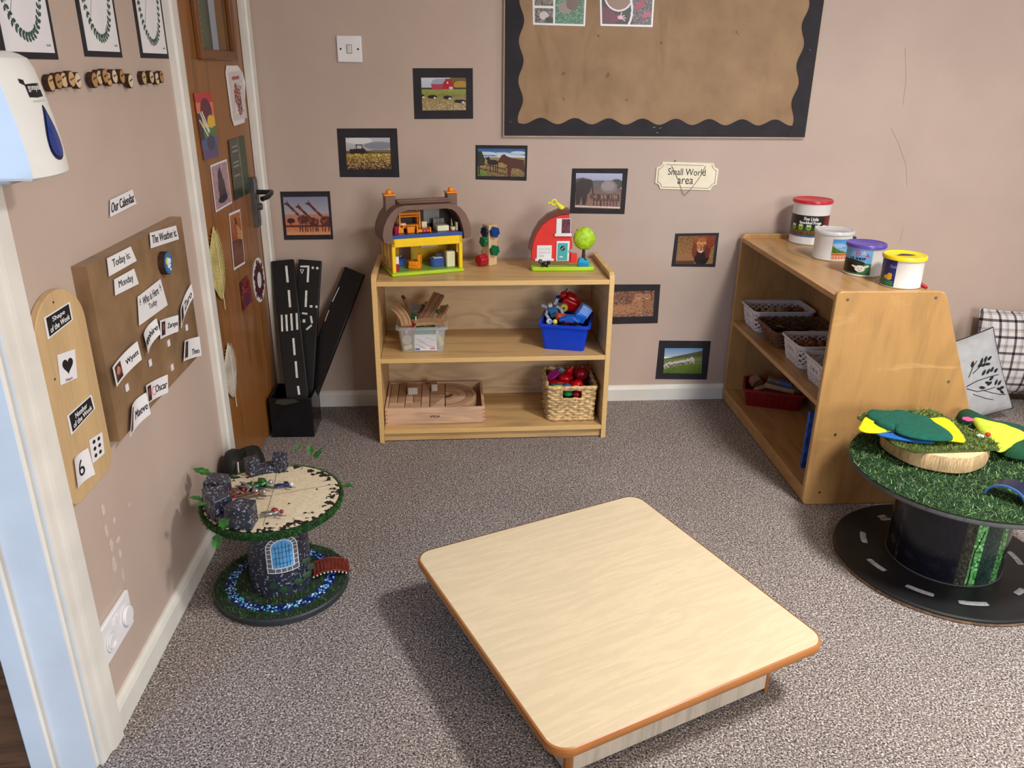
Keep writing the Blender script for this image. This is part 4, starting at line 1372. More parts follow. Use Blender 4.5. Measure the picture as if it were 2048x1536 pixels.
lettering('area', Quad((-0.035, -0.008), (0.026, -0.009), (0.026, -0.030), (-0.035, -0.029), -0.0052), sg, M_INK, w=0.0004)
mb = MB(); pts = []
for i in range(25):
    t = i / 24; x = -0.063 + 0.13 * t
    pts.append((x + 0.004 * math.sin(t * 9), -0.0075 + 0.0015 * math.sin(t * 3), 0.038 - 0.110 * (1 - abs(2 * t - 1) ** 1.25)))
mb.tube(pts, 0.0011, 6)
mb.build('string', P('brown_string', (150, 118, 100), 0.8), sg)
mb = MB().tube([(-0.055, -0.002, 0.047), (-0.049, -0.004, 0.059)], 0.0015, 6)
mb.build('nail', P('dark_string', (80, 52, 44), 0.8), sg)

# ================================================================== LEFT WALL
M_LEAFG = P('printed_leaf_green', (52, 82, 74), 0.5, 0.15, 60)
# wreath posters
for k, (label, bl, br) in enumerate((
        ('white poster with leaf wreath in black mount, above the soap dispenser', (2, 117), (116, 119)),
        ('white poster with leaf wreath in black mount, in the middle of the three', (169, 113), (244, 115)),
        ('white poster with leaf wreath in black mount, beside the door frame', (281, 115), (337, 118)))):
    a0, z0 = LW(*bl); a1, z1 = LW(*br)
    z0 = (z0 + z1) / 2
    w, h = a1 - a0, 0.272
    r = thing('wreath_poster', label, 'poster', lwpos((a0 + a1) / 2, z0 + h / 2, 0), LROT, 'wreath posters on the left wall')
    q = Quad((-w / 2, h / 2), (w / 2, h / 2), (w / 2, -h / 2), (-w / 2, -h / 2))
    card_mb(q, 0.0015).build('mount', M_BLACKCARD, r)
    qi = q.sub(0.085, 0.94, 0.04, 0.96); qi.y = -0.0016
    card_mb(qi, 0.0006).build('sheet', M_PAPER, r)
    mb = MB(); mbs = MB(); rng = random.Random(k)
    cx, cz, rx, rz = 0.0, 0.0, w * 0.34, h * 0.37
    N = 44
    for i in range(N):
        t = 2 * PI * i / N
        p = (cx + rx * math.cos(t), cz + rz * math.sin(t))
        tx, tz = -rx * math.sin(t), rz * math.cos(t); a = math.atan2(tz, tx)
        for s in (-1, 1):
            aa = a + s * 0.75 + rng.uniform(-0.2, 0.2); L = 0.0125
            ux, uz = math.cos(aa), math.sin(aa); vx, vz = -uz, ux
            pts = [(0, 0), (0.35, 0.27), (0.7, 0.25), (1, 0), (0.7, -0.25), (0.35, -0.27)]
            mb.add([(p[0] + (ux * u + vx * v) * L, -0.00235, p[1] + (uz * u + vz * v) * L) for u, v in pts], [(0, 5, 4, 3, 2, 1)][::1])
    mb.build('wreath_leaves', M_LEAFG, r, solid=0.0001)
    mbs.tube([(cx + rx * math.cos(t), -0.0023, cz + rz * math.sin(t)) for t in [2 * PI * i / 60 for i in range(60)]], 0.0005, 4, closed=True)
    mbs.tube([(-rx * 0.66, -0.0023, -rz * 0.66), (rx * 0.45, -0.0023, rz * 0.7)], 0.0005, 4)
    mbs.build('wreath_stem', M_LEAFG, r)
    mb = MB(); x = w * 0.30; z = -h * 0.415
    mb.tube([(x + 0.0022 * i, -0.0023, z + 0.0022 * math.sin(i * 2.3)) for i in range(9)], 0.0005, 4)
    mb.build('signature', M_INK, r)

# soap dispenser
sc, zc = -1.737, 1.226
sd = thing('soap_dispenser', 'white wall soap dispenser with a blue level window', 'soap dispenser', lwpos(sc, zc, 0), LROT)
M_DISP = P('dispenser_white', (232, 232, 228), 0.3, 0.01)
def dsec(z):   # depth and half width at height
    t = (z + 0.085) / 0.175
    d = 0.118 - 0.030 * max(0, t) ** 1.6 - (0.02 * max(0, (t - 0.93) / 0.07))
    return d, 0.0575
mb = MB(); vs = []; zs = [-0.090, -0.086, -0.07, -0.04, 0.0, 0.04, 0.065, 0.080, 0.086, 0.090]
K = 17
for z in zs:
    d, hw = dsec(z)
    if z <= -0.0899: d *= 0.955; hw *= 0.95
    if z >= 0.0899: d *= 0.93; hw *= 0.95
    row = []
    for i in range(K):
        t = -1 + 2 * i / (K - 1)
        x = hw * (math.copysign(1 - (1 - abs(t)) ** 2.2, t)) if False else hw * t
        y = -(d - 0.004 - 0.010 * t * t)
        row.append((x, y, z))
    row = [(-hw * 1.02, 0, z), (-hw * 1.02, -0.02, z), (-hw, -d * 0.6, z)] + row + [(hw, -d * 0.6, z), (hw * 1.02, -0.02, z), (hw * 1.02, 0, z)]
    vs += row
R_ = K + 6
fs = []
for j in range(len(zs) - 1):
    for i in range(R_ - 1):
        fs.append((j * R_ + i, j * R_ + i + 1, (j + 1) * R_ + i + 1, (j + 1) * R_ + i))
fs.append(tuple(range(R_ - 1, -1, -1))); e = (len(zs) - 1) * R_; fs.append(tuple(e + i for i in range(R_)))
mb.add(vs, fs, 0, None, True)
cov = mb.build('cover', M_DISP, sd, bevel=0.004, seg=3)
MB().b2(-0.0625, 0.0625, -0.018, 0, -0.088, 0.086).build('back_plate', M_DISP, sd, bevel=0.004)
MB().b2(-0.040, 0.040, -0.06, -0.02, -0.098, -0.086).build('outlet', P('outlet_grey', (170, 168, 170), 0.4), sd, bevel=0.004)
# teardrop window following the front
def front(x, z, off=0.0008):
    d, hw = dsec(z); return (x, -(d - 0.004 - 0.010 * (x / hw) ** 2) - off, z)
mb = MB(); pts = []
for i in range(28):
    t = 2 * PI * i / 28
    zz = -0.027 + 0.036 * math.cos(t); wd = 0.0115 * math.sin(t) * (0.62 - 0.42 * math.cos(t)) * 2.6
    pts.append((0.017 + wd, zz))
cen = (0.017, -0.034)
for mi, sc_, off in ((0, 1.12, 0.0006), (1, 0.94, 0.0014)):
    vs = [front(*cen, off)] + [front(cen[0] + (p[0] - cen[0]) * sc_, cen[1] + (p[1] - cen[1]) * sc_, off) for p in pts]
    mb.add(vs, [(0, 1 + i, 1 + (i + 1) % 28) for i in range(28)] + [(0, 1 + (i + 1) % 28, 1 + i) for i in range(0)], mi)
mb.build('level_window', [P('window_navy_rim', (14, 18, 60), 0.3), P('window_blue', (22, 56, 140), 0.12)], sd, solid=0.0008)
lx0, lx1 = -0.012, 0.034
vs = [front(lx0, 0.044, 0.0008), front(lx0, 0.026, 0.0008), front(0.01, 0.025, 0.0008), front(lx1, 0.026, 0.0008), front(lx1, 0.045, 0.0008), front(0.01, 0.045, 0.0008), front(lx0, 0.045, 0.0008)]
mb = MB(); mb.add(vs, [(0, 1, 2, 5), (2, 3, 4, 5)])
vs = [front(lx0 - 0.010, 0.052, 0.0009), front(lx0 - 0.010, 0.046, 0.0009), front(lx0 + 0.001, 0.042, 0.0009), front(lx0 + 0.001, 0.050, 0.0009)]
mb.add(vs, [(0, 1, 2, 3)])
lb = mb.build('logo_panel', M_INK, sd)
def fbend(p): return front(p[0], p[2], 0.0014)
lettering('gompels', Quad((-0.009, 0.044), (0.032, 0.044), (0.032, 0.033), (-0.009, 0.033)), lb, P('white_letters', (235, 235, 235), 0.4), bend=fbend, bold=0.006)
lettering('www.gompels.co.uk', Quad((-0.008, 0.022), (0.033, 0.022), (0.033, 0.0185), (-0.008, 0.0185)), sd, P('grey_letters', (150, 150, 152), 0.5), bend=fbend)

# wooden name discs in a row
dl_ = [(104, 166, 0), (118, 162, 1), (129, 160, 2), (144, 158, 0), (157, 161, 3), (190, 160, 1), (200, 155, 2), (211, 152, 1), (219, 158, 0), (230, 153, 3), (245, 153, 1), (262, 162, 3), (289, 156, 0), (304, 154, 2), (315, 157, 3), (324, 154, 1)]
DW = ['touching the soap dispenser edge', 'second from the soap dispenser', 'third from the soap dispenser', 'fourth from the soap dispenser', 'last of the group nearest the soap dispenser',
      'first of the middle group', 'second of the middle group', 'highest of the middle group', 'low behind its neighbours in the middle group', 'fifth of the middle group', 'last of the middle group', 'standing alone between two groups',
      'first of the group by the door', 'second of the group by the door', 'third of the group by the door', 'nearest the door frame']
M_BARK = P('dark_bark', (58, 36, 28), 0.85, 0.3, 90)
for k, (px, py, cx_) in enumerate(dl_):
    w = 0.012 + 0.004 * (k % 2)
    s, z = LW(px, py, w)
    r = thing('wooden_disc', 'small bark-edged wooden name disc, ' + DW[k], 'wooden disc', lwpos(s, z, 0), LROT, 'wooden name discs in a row under the wreath posters')
    rr = 0.0135
    pts = [(rr * (1 + 0.05 * math.sin(3 * t + k)) * math.cos(t), rr * (1.06 + 0.05 * math.sin(2 * t + k)) * math.sin(t)) for t in [2 * PI * i / 24 for i in range(24)]]
    MB().prism(pts, -w - 0.0035 + 0.004, -0.001 - 0.004 * (k % 2), 'y', smooth=True).build('bark', M_BARK, r)
    face = [(196, 160, 112), (172, 130, 84), (206, 178, 140), (212, 192, 166)][cx_]
    o = MB().prism([(a * 0.9, b * 0.9) for a, b in pts], -w - 0.0035 + 0.0036, -w + 0.0008, 'y').build('disc_face', P('disc_face_%d' % cx_, face, 0.6, 0.06, 40), r)
    rng = random.Random(k); zz = rng.uniform(-0.004, 0.004)
    mb = MB().tube([(-0.008 + 0.0016 * i, -w - 0.0002, zz + 0.0020 * math.sin(i * (1.7 + k % 3)) + 0.0004 * i) for i in range(11)], 0.0006, 4)
    mb.build('burnt_name', P('burnt_brown', (70, 40, 26), 0.8), r)

# generic card with lettering
def lcard(name, label, cat, pts, w, lines=(), group=None, mat=None, bow=0.0, inks=None, th=0.0012):
    r, q, c = wthing(LW, name, label, cat, pts, w=w, group=group)
    card_mb(q, th, bow=bow).build('card', mat or M_LAM, r)
    for (s, u0, u1, v0, v1, *rest) in lines:
        lettering(s, q.sub(u0, u1, v0, v1), r, rest[0] if rest else M_INK, w=th + 0.0004 + (0.0003 if bow else 0), bold=rest[1] if len(rest) > 1 else 0.004, bow=(bow, u0, u1) if bow else None)
    return r, q


lcard('calendar_label', 'white strip reading Our Calendar on the bare wall above the brown board', 'label', [(219.8, 399.8), (263.7, 378.8), (272, 407.6), (219.8, 434)], 0.004, [('Our Calendar', 0.03, 0.97, 0.20, 0.80, M_INK, 0.006)])
# calendar board
s0, s1, zb, zt = -1.525, -0.984, 0.579, 0.944
cb = thing('calendar_board', 'deep canvas board wrapped in creased brown paper on the left wall', 'board', lwpos(s0, zb, 0), LROT)
mb = MB(); vs = []; fs = []
nx, nz = 40, 28; BWd, BHd = s1 - s0, zt - zb
for j in range(nz + 1):
    for i in range(nx + 1):
        x, z = BWd * i / nx, BHd * j / nz
        edge = min(i, nx - i, j, nz - j)
        y = -0.029 - (0.0014 * mnoise.noise(Vector((x * 14, z * 5 + x * 6, 0))) if edge else 0)
        vs.append((x, y, z))
for j in range(nz):
    for i in range(nx):
        a = j * (nx + 1) + i; fs.append((a, a + 1, a + nx + 2, a + nx + 1))
mb.add(vs, fs, 0, None, True)
mb.add([(0, 0, 0), (BWd, 0, 0), (BWd, 0, BHd), (0, 0, BHd), (0, -0.029, 0), (BWd, -0.029, 0), (BWd, -0.029, BHd), (0, -0.029, BHd)], [(0, 4, 7, 3), (1, 2, 6, 5), (3, 7, 6, 2), (0, 1, 5, 4)])
mb.build('wrapped_canvas', P('glossy_brown_paper', (136, 108, 80), 0.3, 0.12, 10, bmp=0.9, bscale=16), cb)
for k, (px, py) in enumerate(((373, 655), (337, 686), (300, 725.5), (344, 734.6), (253.6, 775))):
    s, z = LW(px, py, 0.031)
    mb = MB().box((s - s0, -0.0315, z - zb), (0.014, 0.002, 0.015), 0, None)
    mb.build('velcro_pad', M_PAPER, cb)
BD = 0.0325
lcard('weather_label', 'white strip reading The Weather is on the brown board', 'label', [(299, 465.8), (351, 450.8), (357, 478.4), (301.3, 496.6)], BD, [('The Weather is:', 0.05, 0.95, 0.26, 0.8)])
lcard('today_label', 'white strip reading Today is on the brown board', 'label', [(213.4, 516.7), (260.4, 492.8), (272.5, 521.6), (217.6, 552.6)], BD, [('Today is:', 0.16, 0.84, 0.22, 0.8)])
lcard('weekday_label', 'white strip reading Monday on the brown board', 'label', [(227.6, 559), (267, 537), (276.5, 567.7), (230, 591)], BD, [('Monday', 0.17, 0.83, 0.22, 0.78)])
r, q = lcard('register_card', 'white card reading Who is Here Today on the brown board', 'card', [(274.7, 593.6), (320, 558), (334.5, 610), (278, 651)], BD, [('Who is Here', 0.17, 0.80, 0.58, 0.86), ('Today', 0.36, 0.66, 0.22, 0.50)])
M_GREYI = P('grey_print', (110, 112, 122), 0.6)
for u0, u1, v0 in ((0.03, 0.12, 0.62), (0.85, 0.95, 0.60)):
    qs = q.sub(u0, u1, v0, v0 + 0.28)
    mb = MB()
    for a, b, d in ((0.5, 0.85, 0.18), (0.5, 0.55, 0.3), (0.35, 0.2, 0.12), (0.65, 0.2, 0.12)):
        mb.add([qs.at(a + d * math.cos(t), b + d * 0.6 * math.sin(t), 0.0016) for t in [2 * PI * i / 8 for i in range(8)]], [tuple(range(8))])
    mb.build('printed_figure', M_GREYI, r)
# weather badge
s, z = LW(337, 526, 0.045)
wb = thing('weather_badge', 'round wood-slice badge painted with a blue sky and white cloud', 'badge', lwpos(s, z, 0), LROT)
pts = [(0.0255 * math.cos(t), 0.027 * math.sin(t)) for t in [2 * PI * i / 32 for i in range(32)]]
MB().prism(pts, -0.044, -0.030, 'y', smooth=True).build('bark', M_BARK, wb)
fc = MB().prism([(a * 0.93, b * 0.93) for a, b in pts], -0.0455, -0.040, 'y').build('painted_face', P('badge_blue', (52, 112, 172), 0.5, 0.05), wb)
mb = MB()
for cx, cz, rx, rz, mi in ((-0.006, 0.006, 0.012, 0.009, 0), (0.002, 0.004, 0.013, 0.007, 1), (0.0, -0.006, 0.011, 0.006, 1), (0.006, -0.016, 0.005, 0.003, 1)):
    yy = -0.0457 - 0.0003 * mi
    mb.add([(cx + rx * math.cos(t), yy, cz + rz * math.sin(t)) for t in [2 * PI * i / 16 for i in range(16)]], [tuple(range(16))], mi)
mb.build('painted_cloud', [P('sun_yellow', (206, 206, 90), 0.5), P('cloud_white', (222, 232, 236), 0.5)], fc)

# name cards with small portrait prints
def portrait(seed, skin, hair, bg):
    im = Img(18, 26, bg); im.ell(.5, .32, .36, .26, hair); im.ell(.5, .42, .26, .25, skin); im.ell(.5, .95, .5, .25, (60, 40, 50))
    im.ell(.38, .40, .05, .03, (40, 26, 22)); im.ell(.62, .40, .05, .03, (40, 26, 22)); im.ell(.5, .57, .09, .03, (140, 60, 56)); return im
NC = [
    ('white name card with a portrait photo, furthest left on the brown board', 'Wyatt', [(220.6, 734.6), (270, 682.5), (279, 719), (229, 773.6)], 0.004, (0.60, 0.96, 0.34, 0.62), (0.05, 0.32, 0.12, 0.9), (196, 140, 116)),
    ('white handwritten name card without a photo, curled, under the register card', 'sapphire', [(281.8, 669.5), (306.5, 637), (315, 668), (291, 707)], 0.006, (0.06, 0.96, 0.30, 0.68), None, None),
    ('white name card lying level, just right of the curled handwritten one', 'Zaraya', [(317, 641), (353.4, 630), (353.4, 663), (318, 678.6)], 0.003, (0.54, 0.97, 0.34, 0.66), (0.08, 0.30, 0.14, 0.88), (150, 74, 56)),
    ('white name card hanging steeply at the right edge of the brown board', 'Zaro', [(357.8, 619), (378.8, 568), (383.7, 592.5), (359, 656.6)], 0.004, (0.50, 0.92, 0.26, 0.7), (0.06, 0.28, 0.14, 0.88), (70, 50, 48)),
    ('white name card with pale lettering at the lower right edge of the brown board', 'Theo', [(366.4, 681), (395, 673), (399.5, 711), (363.8, 722.9)], 0.004, (0.62, 0.92, 0.20, 0.42), (0.06, 0.27, 0.14, 0.92), (84, 54, 48)),
    ('white name card with a red scribble beside its portrait photo', 'Oscar', [(288, 771), (331, 749), (332, 785), (292, 807.5)], 0.004, (0.56, 0.97, 0.34, 0.68), (0.04, 0.24, 0.08, 0.9), (150, 76, 60)),
    ('curled white name card lowest on the brown board', 'Maeve', [(258.3, 812.7), (285.7, 785.4), (295, 828), (254.4, 874)], 0.006, (0.46, 0.96, 0.34, 0.60), (0.02, 0.18, 0.1, 0.92), (96, 60, 56)),
]
for k, (lb_, nm, pts, bow, tb_, pb_, skin) in enumerate(NC):
    lines = [(nm, tb_[0] - 0.10, tb_[1] - 0.01, tb_[2] - 0.03, tb_[3] + 0.03, M_INK, 0.008)]
    r, q = lcard('name_card', lb_, 'name card', pts, BD, lines, group='name cards on the brown board', bow=bow)
    if pb_:
        qq = q.sub(*pb_)
        picture('portrait_print', portrait(k, skin, (40, 26, 24), (56, 36, 40) if k != 0 else (110, 60, 56)), qq, r, w=0.0018, bow=(bow, pb_[0], pb_[1]))
    if nm == 'Oscar':
        mb = MB()
        mb.tube([q.at(0.37 + 0.09 * math.cos(t), 0.55 + 0.2 * math.sin(t) - 0.02 * t, 0.0022 + bow * 0.1) for t in [0.4 * i for i in range(17)]], 0.0006, 4)
        mb.build('red_scribble', P('pencil_red', (190, 90, 100), 0.6), r)

# shape and number of the week plank
a0 = LW(66, 665, 0.014)[0]; a1 = -1.535; zb = 0.533; zt = 0.925
hw = (a1 - a0) / 2; sc_, zc_ = (a0 + a1) / 2, (zb + zt) / 2
pk = thing('display_plank', 'pale plywood plank with a rounded top on the left wall', 'plank', lwpos(sc_, zb, 0), LROT)
H_ = zt - zb
poly = []
for cx, cz, r_, t0, t1 in ((-hw + 0.03, 0.03, 0.03, PI, 1.5 * PI), (hw - 0.03, 0.03, 0.03, 1.5 * PI, 2 * PI)):
    for i in range(7):
        t = t0 + (t1 - t0) * i / 6; poly.append((cx + r_ * math.cos(t), cz + r_ * math.sin(t)))
for i in range(25):
    t = PI * i / 24; poly.append((hw * math.cos(t), H_ - hw * 0.85 + hw * 0.85 * math.sin(t)))
MB().prism(poly, -0.014, -0.001, 'y', smooth=False).build('plank_board', wood('pale_plywood', (206, 174, 128), 0.9, (3, 3, 1), 2.5, 0.5, 12, 0.4, 0.4), pk, bevel=0.0015)
mb = MB()
for x, z in ((-0.01, H_ - 0.018), (-hw + 0.035, H_ - 0.145), (hw - 0.05, 0.15)):
    mb.cyl((x, -0.0146, z), (x, -0.012, z), 0.0022, n=8)
mb.build('screw', P('screw_dark', (40, 38, 36)), pk)
PD = 0.0148
M_WL = P('white_letters', (235, 235, 235), 0.4)
def blackcard(label, pts, l1, l2):
    r, q = lcard('heading_card', label, 'card', pts, PD)
    qi = q.sub(0.06, 0.94, 0.07, 0.93)
    o = card_mb(qi, 0.0004, mb=None); 
    for i, v in enumerate(o.v): o.v[i] = (v[0], v[1] - 0.0012, v[2])
    o = o.build('black_panel', M_INK, r)
    lettering(l1, qi.sub(0.22, 0.76, 0.54, 0.88), o, M_WL, w=0.0021, bold=0.008)
    lettering(l2, qi.sub(0.07, 0.93, 0.12, 0.46), o, M_WL, w=0.0021, bold=0.005)
blackcard('black card with white letters reading Shape of the Week', [(86.6, 635.6), (138, 603.5), (144.8, 639.4), (95, 678.8)], 'Shape', 'of the Week')
blackcard('black card with white letters reading Number of the Week', [(133.3, 832), (181.5, 789), (189, 816.6), (141.7, 870)], 'Number', 'of the Week')
r, q = lcard('shape_card', 'white card with a black heart and the word Heart', 'card', [(113.8, 709.8), (148.4, 698), (153.4, 755.4), (120.8, 770.5)], PD, [('Heart', 0.3, 0.7, 0.04, 0.14)])
mb = MB(); hp_ = []
for i in range(40):
    t = 2 * PI * i / 40
    x = 16 * math.sin(t) ** 3; y = 13 * math.cos(t) - 5 * math.cos(2 * t) - 2 * math.cos(3 * t) - math.cos(4 * t)
    hp_.append((0.5 + x / 34 * 0.66, 0.55 + y / 34 * 0.62))
mb.add([q.at(0.5, 0.5, 0.0016)] + [q.at(u, v, 0.0016) for u, v in hp_], [(0, 1 + (i + 1) % 40, 1 + i) for i in range(40)])
mb.build('heart_shape', M_INK, r)
r, q = lcard('number_card', 'white card showing the number 6, curled at its left edge', 'card', [(144, 919.5), (170.3, 896), (185, 948.6), (151.6, 975.5)], PD, [('6', 0.24, 0.62, 0.24, 0.80, M_INK, 0.0)], bow=0.004)
r, q = lcard('dot_card', 'white card with six black dots', 'card', [(177.6, 880.4), (203, 864), (208, 906.5), (184.6, 926.8)], PD)
for i in range(3):
    for j in range(2):
        u, v = 0.3 + 0.38 * j, 0.82 - 0.30 * i
        mb = MB(); mb.add([q.at(u + 0.11 * math.cos(t), v + 0.085 * math.sin(t), 0.0016) for t in [2 * PI * k / 16 for k in range(16)]], [tuple(range(16))])
        mb.build('dot', M_INK, r)

# ---- posters and leaves stuck on the door
DR = -0.0030
def dpic(name, label, pts, img, border=None, bow=0.001):
    r, q, c = wthing(LW, name, label, 'poster', pts, w=DR)
    card_mb(q, 0.001, bow=bow).build('sheet', border or M_LAM, r)
    u0 = 0.04 if border is None else 0.0
    picture('printed_image', img, q.sub(u0, 1 - u0, u0, 1 - u0), r, w=0.0016, bow=(bow, u0, 1 - u0))
    return r
im = Img(50, 100, (214, 206, 204))
im.rect(.2, .10, .75, .17, (170, 90, 90)); im.grain(.2, .10, .75, .17, 40, 2)
im.ell(.42, .48, .17, .24, (150, 84, 80)); im.ell(.62, .48, .10, .18, (176, 120, 110)); im.ell(.55, .7, .18, .22, (120, 70, 70)); im.grain(.25, .24, .8, .92, 55, 2)
r, loc, c = wthing(LW, 'hand_poster', 'white poster with clipped corners showing red and brown hands, top of the door', 'poster', [(451.5, 131), (474, 131), (484, 146), (489, 165), (488, 245), (467, 252), (462, 235), (450, 145)], w=DR)
MB().prism(loc, -DR - 0.0025, -DR - 0.0012, 'y').build('sheet', M_LAM, r)
xs = [p[0] for p in loc]; zs_ = [p[1] for p in loc]
qh = Quad((min(xs) * .72, max(zs_) * .72), (max(xs) * .72, max(zs_) * .8), (max(xs) * .8, min(zs_) * .85), (min(xs) * .7, min(zs_) * .85), y=-DR - 0.0024)
picture('printed_hands', im, qh, r, w=0.0005)
im = Img(40, 110); 
for i, c_ in enumerate(((190, 50, 56), (226, 120, 84), (222, 190, 60), (78, 120, 70), (70, 96, 140), (92, 78, 120))):
    im.rect(0, [0, .15, .36, .52, .66, .85][i], 1, [.15, .36, .52, .66, .85, 1][i], c_)
im.ell(.55, .28, .32, .20, (92, 34, 54)); im.rect(.0, .3, .25, .7, (40, 50, 60)); im.line(.2, .3, .55, .6, .012, (225, 220, 215)); im.line(.3, .28, .6, .58, .012, (225, 220, 215)); im.line(.1, .4, .5, .66, .012, (225, 220, 215)); im.ell(.6, .76, .25, .12, (60, 66, 90)); im.ell(.75, .44, .2, .1, (226, 184, 60))
dpic('rainbow_poster', 'rainbow-striped poster with a dark purple arch, upper left of the door', [(386, 186), (421, 185), (436.7, 312), (407, 321)], im, border=P('poster_red', (180, 60, 60), 0.5))
im = Img(40, 70, (172, 140, 150)); im.grain(0, 0, 1, 1, 8, 3); im.poly([(.35, .2), (.5, .05), (.6, .25), (.72, .55), (.8, .85), (.3, .9), (.3, .5)], (50, 40, 54)); im.ell(.5, .55, .22, .25, (70, 52, 62)); im.ell(.5, .82, .3, .09, (34, 30, 44))
dpic('bird_picture', 'pink picture with a dark bird shape on the door', [(419.4, 331), (452, 318), (463, 406), (431, 425)], im)
im = Img(40, 90, (70, 76, 66)); im.poly([(.6, 0), (1, 0), (1, 1), (.5, 1)], (50, 72, 46)); im.rect(0, .82, 1, 1, (36, 50, 34)); im.line(.58, 0, .6, 1, .012, (110, 120, 110))
for y in (.12, .2, .38, .45, .6): im.rect(.15, y, .5, y + .02, (150, 150, 140))
im.grain(0, 0, 1, 1, 6, 2)
dpic('dark_poster', 'dark grey-green glossy poster with faint lines of text beside the door handle', [(456, 280.5), (486.6, 271), (500, 385), (468, 401)], im, border=P('poster_dark', (52, 58, 52), 0.35))
im = Img(36, 80); im.grad(0, .5, (176, 110, 60), (150, 70, 40)); im.grad(.5, 1, (96, 44, 36), (120, 70, 50)); im.line(.5, .1, .8, .6, .03, (60, 30, 26)); im.poly([(.55, .2), (1, .4), (1, .55), (.6, .5)], (190, 140, 90)); im.grain(0, 0, 1, 1, 10, 2)
dpic('sunset_picture', 'narrow orange and brown picture with pale edge on the door', [(456.8, 427.4), (478.7, 418), (489, 527), (467, 540.7)], im)
im = Img(30, 50, (120, 30, 34)); im.grain(0, 0, 1, 1, 24, 3); im.rect(0, 0, .2, .3, (60, 40, 30)); im.ell(.5, .75, .3, .2, (80, 30, 60))
dpic('red_card', 'dark red patterned card low on the door beside the round badge', [(478.7, 566), (494, 550), (504.8, 600), (485.5, 623)], im, border=P('card_red', (110, 30, 34), 0.5))
# round badge
s_, z_ = LW(517.5, 560, DR)
rb = thing('round_badge', 'round white-edged dark red badge sticker on the door', 'badge', lwpos(s_, z_, 0), LROT)
def disc(mb, r0, y, mi, n=40, rz=None):
    mb.add([(r0 * math.cos(t), y, (rz or r0) * math.sin(t)) for t in [2 * PI * i / n for i in range(n)]], [tuple(range(n))], mi)
mb = MB().prism([(0.080 * math.cos(t), 0.080 * math.sin(t)) for t in [2 * PI * i / 40 for i in range(40)]], -DR - 0.0015, -DR, 'y')
mb.build('sticker', M_LAM, rb)
mb = MB(); disc(mb, 0.060, -DR - 0.0019, 0)
for i in range(18):
    t = 2 * PI * i / 18; rr = 0.055 + 0.006 * (i % 3)
    cx, cz = rr * math.cos(t), rr * math.sin(t)
    mb.add([(cx + 0.010 * math.cos(a), -DR - 0.0020 - 0.0001 * (i % 3), cz + 0.010 * math.sin(a)) for a in [2 * PI * k / 8 for k in range(8)]], [tuple(range(8))], 1 + i % 2)
mb.build('wreath_print', [P('badge_maroon', (74, 26, 34), 0.5), P('badge_dark', (46, 20, 28), 0.5), P('badge_red', (112, 34, 38), 0.5)], rb)
mb = MB(); disc(mb, 0.029, -DR - 0.0024, 0)
ctr = mb.build('badge_centre', M_LAM, rb)
for txt, z0, z1 in (('2022', 0.006, 0.017), ('to 2023', -0.006, 0.003)):
    pass
mb = MB()
for z0 in (0.010, -0.001, -0.012):
    mb.b2(-0.015, 0.015, -DR - 0.0026, -DR - 0.0024, z0, z0 + 0.006)
# large pressed leaves
def bigleaf(label, s, z, L, wd, tilt, col, veincol, name):
    r = thing(name, label, 'leaf', lwpos(s, z, 0), LROT)
    mb = MB(); n = 22; vs = []
    for i in range(n + 1):
        t = i / n
        w = wd * (math.sin(PI * min(1, t * 1.02)) ** 0.75) * (1 - 0.10 * t)
        for k in range(5):
            u = -1 + k / 2
            vs.append((u * w, -0.003 - DR - 0.004 * (1 - abs(u)) - 0.002 * math.sin(t * 9), -L / 2 + L * t))
    fs = [(i * 5 + k, i * 5 + k + 1, (i + 1) * 5 + k + 1, (i + 1) * 5 + k) for i in range(n) for k in range(4)]
    mb.add(vs, fs, 0, RY(tilt), True); mb.build('blade', col, r, solid=0.0006)
    mb = MB(); Mx = RY(tilt)
    mb.tube([Mx @ Vector((0, -0.0085 - DR, -L / 2 - 0.03)), Mx @ Vector((0, -0.0085 - DR, L * 0.45))], 0.0012, 6)
    for i in range(2, 20):
        t = i / 22; w = wd * math.sin(PI * t) ** 0.75 * 0.86
        for sg_ in (-1, 1):
            mb.tube([Mx @ Vector((0, -0.0082 - DR, -L / 2 + L * t)), Mx @ Vector((sg_ * w, -0.0046 - DR, -L / 2 + L * min(1, t + 0.07)))], 0.0006, 4)
    mb.build('veins', veincol, r)
M_LY = P('dry_yellow_leaf', (186, 172, 108), 0.6, 0.12, 30); M_LV = P('leaf_vein', (214, 202, 150), 0.6)
M_LW = P('dry_white_leaf', (186, 176, 160), 0.6, 0.1, 30); M_LV2 = P('leaf_vein_white', (214, 206, 190), 0.6)
s_, z_ = LW(434, 522, 0); bigleaf('large yellow-green pressed leaf pointing up on the left of the door', s_ , 0.745, 0.225, 0.080, -0.02, M_LY, M_LV, 'pressed_leaf')
s_, z_ = LW(460, 740, 0); bigleaf('large pale grey pressed leaf low on the door near the frame', s_ + 0.004, 0.405, 0.185, 0.076, 0.0, M_LW, M_LV2, 'pressed_leaf')

